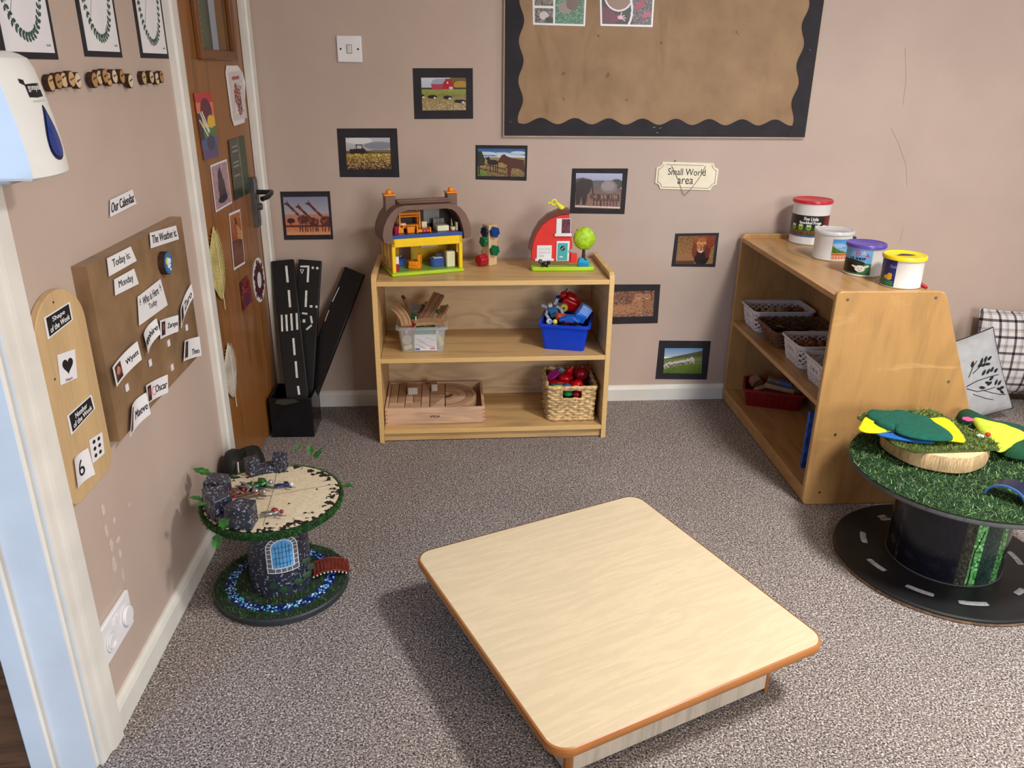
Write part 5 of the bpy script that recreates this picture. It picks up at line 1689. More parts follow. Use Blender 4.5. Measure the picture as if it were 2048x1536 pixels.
# ---- pale worn scuff marks on the left wall above the socket, and small chips of paint
rng = random.Random(12)
mb = MB()
for px, py, rx, rz in ((206, 1020, .010, .016), (228, 1040, .008, .010), (212, 1062, .009, .018), (236, 1078, .012, .008), (222, 1090, .010, .016), (240, 1108, .008, .012), (228, 1130, .013, .022), (246, 1150, .007, .018), (258, 1010, .006, .006), (320, 955, .004, .005)):
    s, z = LW(px, py, 0)
    pts = [(s + rx * math.cos(t) * rng.uniform(.6, 1.1), z + rz * math.sin(t) * rng.uniform(.6, 1.1)) for t in [2 * PI * i / 14 for i in range(14)]]
    mb.add([(a, -0.0004, b) for a, b in pts], [tuple(range(14))])
o = lwbuild(mb, 'trim_4', M_SCUFF); struct(o)
mb = MB()
pts = [(1810, 95), (1812, 160), (1806, 210)], [(1782, 255), (1798, 290), (1812, 330), (1814, 372)], [(1806, 455), (1800, 485)]
for line in pts:
    q = [(*BW(*p), 0) for p in line]
    mb.tube([(a, -0.0003, b) for a, b, _ in q], 0.0006, 4)
o = mb.build('trim_5', P('hairline_crack', (160, 141, 128), 0.8)); struct(o)

# ================================================================== TOYS ON AND IN THE BOOKCASE
ZT, ZM, ZB_ = 0.6134, 0.3314, 0.0524
def plastic(name, c, rough=0.3, var=0.03): return P(name, c, rough, var, 20)
PO = plastic('plastic_orange', (244, 146, 22)); PY = plastic('plastic_yellow', (250, 206, 24)); PLG = plastic('plastic_lime', (176, 214, 40))
PBR = plastic('plastic_brown', (118, 90, 76), 0.45, 0.06); PDB = plastic('plastic_dark_brown', (62, 40, 34), 0.5); PBL = plastic('plastic_blue', (48, 84, 158)); PCR = plastic('plastic_cream', (230, 230, 190))
PRED = plastic('plastic_red', (196, 28, 30)); PMAG = plastic('plastic_magenta', (150, 20, 66)); PWH = plastic('plastic_white', (228, 228, 226)); PGY = plastic('plastic_grey', (146, 146, 146))
PBK = plastic('plastic_black', (24, 22, 24)); PNAVY = plastic('plastic_navy', (52, 58, 96)); PTEAL = plastic('plastic_teal', (70, 172, 172)); PGRN = plastic('plastic_green', (16, 112, 66))

# ---- doll's house
hrz = math.radians(17.0)
HS = thing('dolls_house', 'yellow and brown open-fronted toy house with orange chimney pots and lime base, on the bookcase', 'toy house', (-0.197, -0.299, ZT), hrz)
HW, HD = 0.258, 0.165
MB().b2(-0.004, HW + 0.004, -0.004, HD + 0.004, 0, 0.012).build('base', PLG, HS, bevel=0.003)
MB().b2(0.012, HW - 0.012, 0.006, HD - 0.008, 0.0105, 0.0135).build('lower_floor', plastic('floor_green', (130, 168, 60)), HS)
mb = MB()
zl, zu = 0.012, 0.132
mb.b2(0, 0.013, 0, 0.014, zl, zu); mb.b2(HW - 0.013, HW, 0, 0.014, zl, zu); mb.b2(0, HW, 0, 0.014, zu - 0.030, zu)
mb.build('front_frame', PY, HS, bevel=0.002)
mb = MB()
def wallwin(mb, axis, a0, a1, z0, z1, fix, th, wins):
    """wall plate with rectangular window openings"""
    xs = sorted({a0, a1, *[w[0] for w in wins], *[w[1] for w in wins]}); zs = sorted({z0, z1, *[w[2] for w in wins], *[w[3] for w in wins]})
    for i in range(len(xs) - 1):
        for j in range(len(zs) - 1):
            cx, cz = (xs[i] + xs[i + 1]) / 2, (zs[j] + zs[j + 1]) / 2
            if any(w[0] < cx < w[1] and w[2] < cz < w[3] for w in wins): continue
            if axis == 'x': mb.b2(xs[i], xs[i + 1], fix, fix + th, zs[j], zs[j + 1])
            else: mb.b2(fix, fix + th, xs[i], xs[i + 1], zs[j], zs[j + 1])
wallwin(mb, 'x', 0, HW, zl, zu, HD - 0.006, 0.006, [(0.062, 0.108, zl, 0.108), (0.150, 0.205, 0.07, 0.112)])
mb.build('back_wall', plastic('wall_yellow', (222, 176, 40)), HS)
mb = MB(); wallwin(mb, 'y', 0.012, HD - 0.004, zl, zu, 0.0, 0.005, [(0.045, 0.075, 0.05, 0.105), (0.09, 0.12, 0.05, 0.105)])
mb.build('side_wall', plastic('wall_yellow', (222, 176, 40)), HS)
mb = MB(); wallwin(mb, 'y', 0.012, HD - 0.004, zl, zu, HW - 0.005, 0.005, [(0.03, 0.06, 0.06, 0.11)])
mb.build('side_wall', plastic('wall_yellow', (222, 176, 40)), HS)
mb = MB()
for y0, y1, z0, z1 in ((0.03, 0.036, 0.022, 0.122), (0.128, 0.134, 0.022, 0.122), (0.03, 0.134, 0.116, 0.122), (0.03, 0.134, 0.022, 0.03), (0.08, 0.085, 0.022, 0.122)):
    mb.b2(-0.004, 0.0, y0, y1, z0, z1)
mb.build('side_window', plastic('window_cream', (206, 180, 150)), HS, bevel=0.0008)
mb = MB()
mb.b2(0.150, 0.206, HD - 0.0022, HD - 0.0012, 0.068, 0.112)
for k in range(8): mb.b2(0.150 + k * 0.007, 0.154 + k * 0.007, HD - 0.004, HD - 0.002, 0.07, 0.112)
mb.b2(0.145, 0.21, HD - 0.014, HD - 0.006, 0.064, 0.070)
mb.build('shutter', PWH, HS)
MB().b2(-0.002, HW + 0.002, 0.0, HD, zu, zu + 0.012).build('upper_floor', PBL, HS, bevel=0.001)
MB().b2(0.01, HW - 0.01, 0.004, HD - 0.006, zu + 0.011, zu + 0.0125).build('upper_carpet', PNAVY, HS)
# thatched roof: drooping shell, arched at the front
op = [(-0.012, 0.118), (-0.028, 0.126), (-0.031, 0.150), (-0.026, 0.176), (-0.012, 0.206), (0.004, 0.226), (0.022, 0.240), (0.045, 0.246), (0.213, 0.246), (0.236, 0.240), (0.254, 0.226), (0.270, 0.206), (0.284, 0.176), (0.289, 0.150), (0.286, 0.126), (0.272, 0.120)]
ip = [(0.010, 0.118), (0.004, 0.126), (0.002, 0.150), (0.005, 0.172), (0.013, 0.196), (0.024, 0.214), (0.040, 0.226), (0.060, 0.230), (0.200, 0.230), (0.218, 0.226), (0.234, 0.214), (0.246, 0.196), (0.255, 0.172), (0.260, 0.150), (0.262, 0.130), (0.263, 0.122)]
op_in = [(x * 0.975 + 0.0032, z - 0.006) for x, z in op]
def band(mb, o_, i_, y0, y1):
    n = len(o_)
    vs = [(p[0], y0, p[1]) for p in o_] + [(p[0], y0, p[1]) for p in i_] + [(p[0], y1, p[1]) for p in o_] + [(p[0], y1, p[1]) for p in i_]
    fs = []
    for k in range(n - 1):
        fs += [(k, n + k, n + k + 1, k + 1), (2 * n + k, 2 * n + k + 1, 3 * n + k + 1, 3 * n + k), (k, k + 1, 2 * n + k + 1, 2 * n + k), (n + k, 3 * n + k, 3 * n + k + 1, n + k + 1)]
    fs += [(0, 2 * n, 3 * n, n), (n - 1, 2 * n - 1, 4 * n - 1, 3 * n - 1)]
    mb.add(vs, fs, 0, None, True)
mb = MB(); band(mb, op, ip, -0.008, 0.022); band(mb, op, op_in, 0.020, HD * 0.62); band(mb, op, ip, HD * 0.62, HD * 0.62 + 0.02)
mb.build('roof', PBR, HS, sharp=35)
mb = MB()
for y in (0.01, 0.045, 0.08):
    mb.b2(0.035, 0.228, y, y + 0.016, 0.249, 0.254 + (0.004 if y == 0.045 else 0))
mb.build('roof_ridge', PBR, HS, bevel=0.002)
mb = MB(); wallwin(mb, 'x', 0.004, HW - 0.004, zu + 0.012, 0.232, HD * 0.62 + 0.018, 0.004, [(0.018, 0.05, 0.16, 0.205), (0.150, 0.21, 0.158, 0.215)])
mb.build('gable_back', PDB, HS)
for x0, x1 in ((0.018, 0.05), (0.150, 0.21)):
    mb = MB(); n = int((x1 - x0) / 0.007)
    mb.b2(x0, x1, HD * 0.62 + 0.0205, HD * 0.62 + 0.0212, 0.158, 0.212)
    for k in range(n): mb.b2(x0 + k * 0.007, x0 + k * 0.007 + 0.0058, HD * 0.62 + 0.0185, HD * 0.62 + 0.0205, 0.158, 0.212)
    mb.build('shutter', plastic('shutter_grey', (168, 168, 164)), HS)
for x in (0.008, 0.232):
    ch = MB().b2(x - 0.012, x + 0.024, 0.05, 0.085, 0.215, 0.272).build('chimney', PBR, HS, bevel=0.002)
    MB().b2(x - 0.015, x + 0.027, 0.047, 0.088, 0.272, 0.278).cyl((x + 0.006, 0.0675, 0.278), (x + 0.006, 0.0675, 0.291), 0.0105, 0.0095, 16).build('chimney_pot', PO, ch, bevel=0.0015)

HM = T(-0.197, -0.299, ZT) @ RZ(hrz)
def inhouse(name, label, cat, x, y, up_=False, rz=0.0):
    p = HM @ Vector((x, y, (zu + 0.0126) if up_ else 0.0136))
    return thing(name, label, cat, p, hrz + rz, "doll's house furniture")
t = inhouse('bunk_bed', 'orange toy bunk bed upstairs in the toy house', 'toy bed', 0.082, 0.075, True)
mb = MB()
for x in (-0.036, 0.036):
    for y in (-0.016, 0.016): mb.b2(x - 0.003, x + 0.003, y - 0.003, y + 0.003, 0, 0.070)
mb.b2(-0.036, 0.036, -0.018, -0.013, 0.058, 0.066); mb.b2(-0.036, 0.036, 0.013, 0.018, 0.058, 0.066); mb.b2(-0.036, 0.036, -0.016, 0.016, 0.050, 0.055)
mb.build('frame', PO, t, bevel=0.001)
MB().b2(-0.034, 0.034, -0.015, 0.015, 0.010, 0.022).build('lower_bunk', PO, t, bevel=0.002)
MB().b2(-0.032, -0.012, -0.012, 0.012, 0.022, 0.028).build('pillow', PWH, t, bevel=0.002)
t = inhouse('toy_chest', 'orange tapered toy box in front of the bunk bed', 'toy chest', 0.078, 0.036, True)
MB().box((0, 0, 0.011), (0.026, 0.018, 0.022), 0, None, 1.1).build('body', PO, t, bevel=0.0015)
t = inhouse('small_bed', 'small orange toy bed with a red cover at the front upstairs', 'toy bed', 0.122, 0.030, True)
MB().b2(-0.026, 0.026, -0.012, 0.012, 0.002, 0.012).b2(-0.026, -0.022, -0.013, 0.013, 0, 0.024).b2(0.022, 0.026, -0.013, 0.013, 0, 0.018).build('bed_frame', PO, t, bevel=0.001)
MB().b2(-0.006, 0.021, -0.0135, 0.0128, 0.003, 0.0145).build('cover', PRED, t, bevel=0.001)
mb = MB(); [mb.ball((x, -0.0138, 0.007), 0.0022, 8) for x in (0.001, 0.014)]; mb.build('cover_spots', PWH, t)
t = inhouse('toy_bath', 'cream toy bath with taps upstairs in the toy house', 'toy bath', 0.195, 0.055, True)
MB().b2(-0.022, 0.022, -0.030, 0.030, 0, 0.020).build('tub', PCR, t, bevel=0.003)
MB().b2(-0.018, 0.018, -0.024, 0.024, 0.0195, 0.0212).build('tub_inside', PGY, t)
MB().cyl((-0.006, 0.024, 0.02), (-0.006, 0.024, 0.032), 0.0025, n=8).cyl((0.006, 0.024, 0.02), (0.006, 0.024, 0.032), 0.0025, n=8).b2(-0.02, 0.02, 0.026, 0.031, 0.02, 0.036).build('taps', PGY, t)
t = inhouse('toy_basin', 'cream toy wash stand beside the bunk bed', 'toy basin', 0.138, 0.078, True)
MB().b2(-0.010, 0.010, -0.009, 0.009, 0, 0.030).build('pedestal', PCR, t, bevel=0.002)
t = inhouse('toy_toilet', 'cream toy toilet on a purple mat at the right upstairs', 'toy toilet', 0.238, 0.030, True)
MB().b2(-0.030, 0.004, -0.014, 0.012, 0, 0.0016).build('mat', PMAG, t)
MB().cyl((-0.006, 0, 0.0016), (-0.006, 0, 0.014), 0.008, 0.010, 16).b2(0.004, 0.010, -0.009, 0.009, 0.001, 0.030).build('toilet_bowl', PCR, t, bevel=0.001)
t = inhouse('toy_bin', 'dark pink toy bin at the upper left of the toy house', 'toy bin', 0.022, 0.022, True)
MB().cyl((0, 0, 0), (0, 0, 0.026), 0.009, 0.0115, 14).cyl((0, 0, 0.026), (0, 0, 0.029), 0.0125, 0.0125, 14).build('bin_body', PMAG, t)
t = inhouse('toy_desk', 'small orange toy desk behind the dark pink bin', 'toy desk', 0.040, 0.048, True)
MB().b2(-0.016, 0.014, -0.012, 0.012, 0.0, 0.018).b2(0.010, 0.014, -0.012, 0.012, 0.018, 0.024).build('desk_body', PO, t, bevel=0.001)
MB().b2(-0.013, 0.004, -0.010, 0.010, 0.018, 0.0195).build('paper', PWH, t)
t = inhouse('toy_armchair', 'orange toy armchair downstairs in the toy house', 'toy armchair', 0.094, 0.050, False, -0.5)
MB().b2(-0.022, 0.022, -0.018, 0.018, 0.0, 0.016).b2(0.012, 0.022, -0.018, 0.018, 0.016, 0.052).b2(-0.020, 0.014, -0.020, -0.011, 0.012, 0.028).b2(-0.020, 0.014, 0.011, 0.020, 0.012, 0.028).build('chair_body', PO, t, bevel=0.003)
t = inhouse('toy_cabinet', 'blue toy cabinet at the back left downstairs', 'toy cabinet', 0.044, 0.105)
MB().b2(-0.026, 0.026, -0.012, 0.012, 0, 0.028).build('cabinet_body', PBL, t, bevel=0.002)
MB().ball((-0.008, 0, 0.034), 0.006, 10).ball((0.010, 0, 0.034), 0.0055, 10).build('pots', PGY, t)
t = inhouse('toy_stove', 'rounded blue toy kitchen unit at the right downstairs', 'toy stove', 0.180, 0.060)
MB().cyl((-0.012, 0, 0), (-0.012, 0, 0.030), 0.017, n=24).b2(-0.012, 0.022, -0.017, 0.017, 0, 0.030).build('unit_body', PBL, t, bevel=0.0015)
MB().b2(-0.016, 0.018, -0.012, 0.012, 0.030, 0.032).build('worktop', PWH, t)
MB().b2(-0.004, 0.022, 0.002, 0.014, 0.032, 0.046).build('hob_back', PNAVY, t)
t = inhouse('toy_fridge', 'tall cream toy fridge at the right wall downstairs', 'toy fridge', 0.222, 0.040)
MB().b2(-0.016, 0.016, -0.014, 0.014, 0, 0.056).build('fridge_body', PCR, t, bevel=0.002)
mb = MB(); [mb.b2(-0.012 + k * 0.006, -0.010 + k * 0.006, -0.0150, -0.0138, 0.004, 0.052) for k in range(5)]; mb.build('fridge_ribs', PCR, t)
t = inhouse('toy_shelf', 'slim white and dark pink toy stand at the left front downstairs', 'toy shelf', 0.022, 0.026)
MB().b2(-0.006, 0.006, -0.008, 0.008, 0, 0.026).build('lower_box', PMAG, t, bevel=0.001)
MB().b2(-0.006, 0.006, -0.008, 0.008, 0.026, 0.052).build('upper_box', PWH, t, bevel=0.001)

# ---- wooden post with chunky bolts
PW = wood('raw_pine', (214, 184, 142), 0.86, (7, 7, 1), 3.0, 0.55, 12, 0.5, 0.5)
bp = thing('bolt_post', 'square pine toy post with coloured chunky bolts screwed into its sides, on the bookcase', 'toy', (0.152, -0.120, ZT), math.radians(38))
MB().b2(-0.020, 0.020, -0.020, 0.020, 0, 0.152).build('post', PW, bp, bevel=0.002)
def bolt(z, d, c, name, L=0.026, r=0.019, y=0.0):
    d = Vector(d)
    mb = MB(); a = d.orthogonal().normalized(); b = d.cross(a)
    p0 = d * 0.020 + Vector((0, 0, z))
    n = 36; rings = [(0.0, 0.86), (0.003, 1.0), (L - 0.004, 1.0), (L, 0.86), (L + 0.001, 0.5)]
    vs = []
    for dd, k in rings:
        for i in range(n):
            t = 2 * PI * i / n; rr = r * k * (1 + 0.08 * math.cos(6 * t))
            vs.append(p0 + d * dd + (a * math.cos(t) + b * math.sin(t)) * rr)
    fs = [(j * n + i, j * n + (i + 1) % n, (j + 1) * n + (i + 1) % n, (j + 1) * n + i) for j in range(4) for i in range(n)]
    fs.append(tuple(range(n - 1, -1, -1))); fs.append(tuple(4 * n + i for i in range(n)))
    mb.add(vs, fs, 0, None, True); mb.build(name, c, bp)
BLU = plastic('bolt_blue', (22, 62, 130)); GRN = plastic('bolt_green', (12, 104, 66)); RDD = plastic('bolt_red', (172, 20, 36))
bolt(0.126, (0, -1, 0), BLU, 'bolt', 0.018); bolt(0.058, (0, -1, 0), GRN, 'bolt', 0.018); bolt(0.126, (-1, 0, 0), plastic('bolt_navy', (20, 30, 66)), 'bolt', 0.010)
bolt(0.090, (-1, 0, 0), GRN, 'bolt', 0.016); bolt(0.088, (1, 0, 0), plastic('bolt_yellow', (232, 190, 30)), 'bolt', 0.012, 0.014)
bolt(0.023, (-1, 0, 0), RDD, 'bolt', 0.036, 0.021)
bolt(0.045, (0, 1, 0), plastic('bolt_yellow', (232, 190, 30)), 'bolt', 0.012, 0.017)

# ---- red half-barn toy
BY = -0.222
def FB(px, py): x, z = BW(px, py, -BY); return (x - 0.415, z - ZT)
bh = thing('toy_barn', 'red curved toy house front on a lime base, on the bookcase', 'toy house', (0.415, BY, ZT), math.radians(-1))
MB().prism(rounded([(-0.116, -0.012), (0.117, -0.012), (0.117, 0.055), (-0.116, 0.055)], 0.012), 0, 0.015, 'z').build('base', PLG, bh, bevel=0.003)
arc = [FB(1064, 522), FB(1063, 505), FB(1066, 487), FB(1073, 468), FB(1085, 450), FB(1102, 437), FB(1122, 430), FB(1139, 429), FB(1140, 450), FB(1145, 487), FB(1142, 523)]
arc = [(x, max(z, 0.014)) for x, z in arc]
MB().prism(arc, 0.002, 0.034, 'y').build('house_wall', plastic('barn_red', (222, 52, 46)), bh, bevel=0.002)
ro = [FB(1058, 500), FB(1060, 485), FB(1067, 466), FB(1078, 447), FB(1096, 430), FB(1118, 420), FB(1139, 418)]
ri = [FB(1064, 500), FB(1067, 486), FB(1073, 468), FB(1085, 450), FB(1102, 437), FB(1122, 429), FB(1140, 428)]
MB().prism(ro + ri[::-1], -0.002, 0.040, 'y').build('roof', plastic('barn_roof_brown', (108, 58, 48)), bh, bevel=0.001)
def FR(px0, py0, px1, py1, y, th, name, mat_, bev=0.001, par=None):
    a = FB(px0, py0); b = FB(px1, py1)
    return MB().b2(a[0], b[0], y - th, y, b[1], a[1]).build(name, mat_, par or bh, bevel=bev)
wd = FR(1113, 437, 1141, 468, 0.002, 0.003, 'window_frame', PWH)
FR(1109, 467, 1143, 472, 0.001, 0.008, 'window_sill', PWH)
FR(1124, 438, 1140, 466, -0.001, 0.001, 'window_print', P('window_print_dark', (92, 50, 62), 0.3, 0.4, 120), 0, wd)
FR(1113, 482, 1138, 522, 0.002, 0.004, 'door_frame', PWH, 0.002)
dd_ = FR(1116, 486, 1134, 520, -0.002, 0.003, 'door', PTEAL, 0.0015)
a = FB(1125, 496); mb = MB().cyl((a[0], -0.0052, a[1]), (a[0], -0.0062, a[1]), 0.0085, n=24); mb.build('porthole', PBK, dd_)
mb = MB(); 
for k in (-0.003, 0.001): mb.tube([(a[0] + k - 0.004, -0.0066, a[1] - 0.005), (a[0] + k + 0.006, -0.0066, a[1] + 0.005)], 0.0006, 4)
mb.build('glass_glint', PWH, dd_)
a = FB(1122, 513); MB().b2(a[0] - 0.006, a[0] + 0.006, -0.006, -0.005, a[1] - 0.002, a[1] + 0.002).build('letter_box', PWH, dd_)
gp = FR(1074, 491, 1103, 517, 0.002, 0.003, 'shutter_panel', PWH)
mb = MB(); 
for x0, y0, x1, y1 in ((1077, 496, 1088, 500), (1090, 496, 1101, 500), (1077, 503, 1094, 507), (1096, 503, 1101, 507), (1077, 510, 1088, 514)):
    p = FB(x0, y0); q_ = FB(x1, y1); mb.b2(p[0], q_[0], -0.0016, -0.001, q_[1], p[1])
mb.build('brick_relief', P('relief_grey', (206, 206, 208), 0.4), gp)
FR(1070, 517, 1107, 521, 0.001, 0.010, 'ledge', PWH)
FR(1141, 507, 1153, 525, 0.012, 0.020, 'flower_box', plastic('barn_red', (222, 52, 46)))
a = FB(1141, 500); mb = MB().cyl((a[0], -0.003, a[1]), (a[0], -0.010, a[1]), 0.0045, n=16); mb.build('doorbell', plastic('bell_blue', (130, 180, 190)), bh)
# yellow horn on the roof
mb = MB(); c0 = FB(1109, 406); ring = [(c0[0] + 0.009 * math.cos(t), 0.015, c0[1] + 0.009 * math.sin(t)) for t in [2 * PI * i / 20 for i in range(20)]]
mb.tube(ring, 0.0032, 8, closed=True); e = FB(1126, 419); mb.cyl((c0[0] + 0.008, 0.015, c0[1]), (e[0], 0.015, e[1]), 0.004, 0.012, 12); a = FB(1098, 408); mb.tube([(c0[0] - 0.009, 0.015, c0[1]), (a[0], 0.015, a[1])], 0.003, 8)
mb.ball((a[0], 0.015, a[1]), 0.0045, 8)
mb.build('weather_horn', plastic('horn_yellow', (236, 224, 50)), bh)
# tree
a = FB(1170, 479); t_ = MB()
t_.ball((a[0], 0.02, a[1]), (0.040, 0.026, 0.041), 26, 0, None, 0.12, 6.0, 2)
t_.build('tree_crown', P('crown_lime', (168, 208, 44), 0.4, 0.12, 80, bmp=0.8, bscale=160), bh)
MB().cyl((a[0], 0.02, 0.014), (a[0], 0.02, a[1] - 0.03), 0.008, 0.005, 12).build('tree_trunk', PDB, bh)
# black toy cat
a = FB(1089, 527)
ct = thing('toy_cat', 'small black toy cat with curled tail on the green base of the red toy house', 'toy cat', (0.415 + a[0], BY - 0.008, ZT + 0.0155), 0)
mb = MB(); mb.ball((0, 0, 0.010), (0.014, 0.007, 0.0085), 14); mb.ball((0.0145, 0, 0.015), 0.0065, 12)
for x in (0.011, 0.018): mb.cyl((x, 0, 0.019), (x + 0.0005, 0, 0.026), 0.0026, 0.0003, 8)
for x in (-0.009, -0.005, 0.006, 0.010): mb.cyl((x, (0.003 if x in (-0.005, 0.006) else -0.003), 0), (x, 0, 0.008), 0.0028, n=8)
mb.build('body', PBK, ct)
mb = MB(); mb.tube([(-0.012, 0, 0.012), (-0.018, 0, 0.015), (-0.022, 0, 0.021), (-0.019, 0, 0.027), (-0.013, 0, 0.026), (-0.012, 0, 0.022)], 0.0024, 8)
mb.build('tail', PBK, ct)
# turquoise toy seat
a = FB(1167, 530)
ts = thing('turquoise_armchair', 'small turquoise toy armchair under the lime green toy tree', 'toy armchair', (0.415 + a[0], BY + 0.0, ZT + 0.0155), 0)
mb = MB(); mb.prism([(-0.020, 0), (0.020, 0), (0.021, 0.018), (0.012, 0.026), (0.004, 0.020), (-0.002, 0.030), (-0.016, 0.030), (-0.021, 0.018)], -0.010, 0.012, 'y')
mb.build('seat_back', plastic('plastic_turquoise', (26, 168, 210)), ts, bevel=0.002)
MB().b2(-0.016, 0.015, -0.0125, -0.009, 0.004, 0.015).build('seat_cushion', plastic('plastic_turquoise_dark', (18, 130, 180)), ts, bevel=0.002)

# ---- tubs
def tub(root, w0, d0, w1, d1, h, mat_, lip=0.008, th=0.002, name='tub', r=0.012):
    """tapered rectangular tub, open at the top; centred on x and y"""
    mb = MB(); secs = [(w0 / 2, d0 / 2, 0.0), (w0 / 2 + 0.001, d0 / 2 + 0.001, 0.004), (w1 / 2, d1 / 2, h - 0.010), (w1 / 2 + lip, d1 / 2 + lip, h - 0.009), (w1 / 2 + lip, d1 / 2 + lip, h),
                        (w1 / 2 - th, d1 / 2 - th, h), (w0 / 2 - th + 0.001, d0 / 2 - th + 0.001, th)]
    vs = []; n = None
    for a, b, z in secs:
        rr = rrect(a, b, r, 4); n = len(rr); vs += [(p[0], p[1], z) for p in rr]
    fs = [(j * n + i, j * n + (i + 1) % n, (j + 1) * n + (i + 1) % n, (j + 1) * n + i) for j in range(len(secs) - 1) for i in range(n)]
    fs.append(tuple(range(n - 1, -1, -1))); fs.append(tuple((len(secs) - 1) * n + i for i in range(n)))
    mb.add(vs, fs, 0, None, True)
    return mb.build(name, mat_, root, sharp=50)

# clear tub
cx, cy = -0.103, -0.222
ctb = thing('clear_tub', 'clear plastic tub overflowing with wooden train track, middle shelf of the bookcase', 'tub', (cx, cy, ZM), 0.01)
tub(ctb, 0.150, 0.150, 0.172, 0.172, 0.098, clear_mat('clear_plastic', (222, 230, 232), 0.24, 0.12))
mb = MB(); 
for x in (-0.055, 0.055): mb.b2(x - 0.004, x + 0.004, -0.0935, -0.088, 0.078, 0.090)
mb.build('rim_clip', clear_mat('clear_plastic', (222, 230, 232), 0.24, 0.12), ctb)
TRK = wood('track_beech', (178, 140, 104), 0.8, (3, 3, 3), 4, 0.5, 8, 0.4, 0.5)
TRD = wood('track_beech_dark', (140, 104, 78), 0.8, (3, 3, 3), 4, 0.5, 8, 0.4, 0.5)
def trackpiece(label, loc, rot, R_, a0, a1, mat_=TRK, w=0.038, h=0.011, straight=0.0):
    t = thing('train_track', label, 'train track', loc, 0, 'wooden train track pieces in the clear tub')
    t.rotation_euler = rot
    mb = MB(); gr = MB(); k = 14
    prof = [(-w / 2, 0), (w / 2, 0), (w / 2, h), (w / 2 - 0.008, h), (w / 2 - 0.008, h - 0.003), (w / 2 - 0.013, h - 0.003), (w / 2 - 0.013, h), (-w / 2 + 0.013, h), (-w / 2 + 0.013, h - 0.003), (-w / 2 + 0.008, h - 0.003), (-w / 2 + 0.008, h), (-w / 2, h)]
    n = len(prof); vs = []
    for i in range(k + 1):
        if straight:
            x = -straight / 2 + straight * i / k
            vs += [(x, p[0], p[1]) for p in prof]
        else:
            a = a0 + (a1 - a0) * i / k
            vs += [((R_ + p[0]) * math.cos(a), (R_ + p[0]) * math.sin(a) - R_, p[1]) for p in prof]
    fs = [(i * n + j, i * n + (j + 1) % n, (i + 1) * n + (j + 1) % n, (i + 1) * n + j) for i in range(k) for j in range(n)]
    fs += [tuple(range(n - 1, -1, -1)), tuple(k * n + j for j in range(n))]
    mb.add(vs, fs); mb.build('track_body', mat_, t)
trackpiece('long curved track piece lying across the front rim of the clear tub', (cx + 0.028, cy - 0.055, ZM + 0.105), (0.12, 0.02, 0.05), 0.13, PI / 2 - 0.45, PI / 2 + 0.45)
trackpiece('curved track piece sticking out over the left rim of the clear tub', (cx - 0.070, cy - 0.035, ZM + 0.125), (0.3, 0.65, -0.9), 0.12, PI / 2 - 0.4, PI / 2 + 0.4)
trackpiece('dark upright track piece at the back left of the clear tub', (cx - 0.052, cy + 0.045, ZM + 0.130), (0.2, 1.1, 0.5), 0.1, 0, 0, TRD, straight=0.10)
trackpiece('broad dark track piece leaning towards the back right of the clear tub', (cx + 0.036, cy + 0.010, ZM + 0.140), (0.25, -0.62, 1.0), 0.1, 0, 0, TRD, straight=0.13, w=0.042, h=0.013)
trackpiece('short straight track piece at the right side of the clear tub', (cx + 0.074, cy + 0.014, ZM + 0.116), (-0.2, -0.2, 1.35), 0.1, 0, 0, TRK, straight=0.11, w=0.03)
trackpiece('grey weathered track piece across the middle of the clear tub', (cx - 0.008, cy + 0.040, ZM + 0.128), (0.5, 0.05, 0.15), 0.1, 0, 0, P('weathered_grey_wood', (130, 122, 112), 0.6, 0.15, 40), straight=0.09)
def simple(name, label, cat, loc, mb, mat_, rot=(0, 0, 0), group=None, bevel=0.0015, part='body'):
    t = thing(name, label, cat, loc, 0, group); t.rotation_euler = rot
    mb.build(part, mat_, t, bevel=bevel); return t
GT = 'toys in the clear tub'
t = simple('toy_flag_sign', 'red and white toy sign standing at the front left in the clear tub', 'toy sign', (cx - 0.040, cy - 0.060, ZM + 0.070), MB().prism([(-0.03, 0.0), (0.012, 0.0), (0.012, 0.056)], -0.002, 0.002, 'y'), plastic('sign_red', (150, 30, 34)), (0, 0.1, 0.1), GT)
MB().cyl((0.014, 0, -0.06), (0.014, 0, 0.062), 0.0022, n=8).build('sign_pole', PCR, t)
t = simple('booklet', 'white printed booklet seen through the front of the clear tub', 'booklet', (cx + 0.013, cy - 0.073, ZM + 0.036), MB().b2(-0.040, 0.040, -0.0015, 0.0015, -0.030, 0.030), M_PAPER, (-0.07, 0, 0.0), GT, 0)
mb = MB()
for k, (x, z, x2, z2, mi) in enumerate(((-0.036, 0.012, -0.002, 0.004, 0), (-0.03, 0.002, 0.034, -0.016, 1), (-0.036, -0.008, 0.0, -0.02, 0), (0.0, 0.016, 0.034, 0.010, 1))):
    mb.tube([(x + (x2 - x) * i / 6, -0.0022, z + (z2 - z) * i / 6 + 0.003 * math.sin(i)) for i in range(7)], 0.0009, 4, mi)
mb.b2(-0.038, -0.022, -0.0024, -0.0016, -0.028, -0.020, 2); mb.b2(0.016, 0.034, -0.0024, -0.0016, -0.026, -0.020, 1)
mb.build('booklet_print', [P('print_violet', (120, 90, 130), 0.6), P('print_rose', (190, 110, 130), 0.6), P('print_blue', (60, 90, 170), 0.6)], t)
simple('toy_box_piece', 'dark green toy piece high behind the front of the clear tub', 'toy', (cx + 0.008, cy - 0.055, ZM + 0.076), MB().b2(-0.034, 0.034, -0.012, 0.012, -0.013, 0.013), plastic('box_green', (24, 110, 84)), (0, 0.03, 0), GT, 0.004)
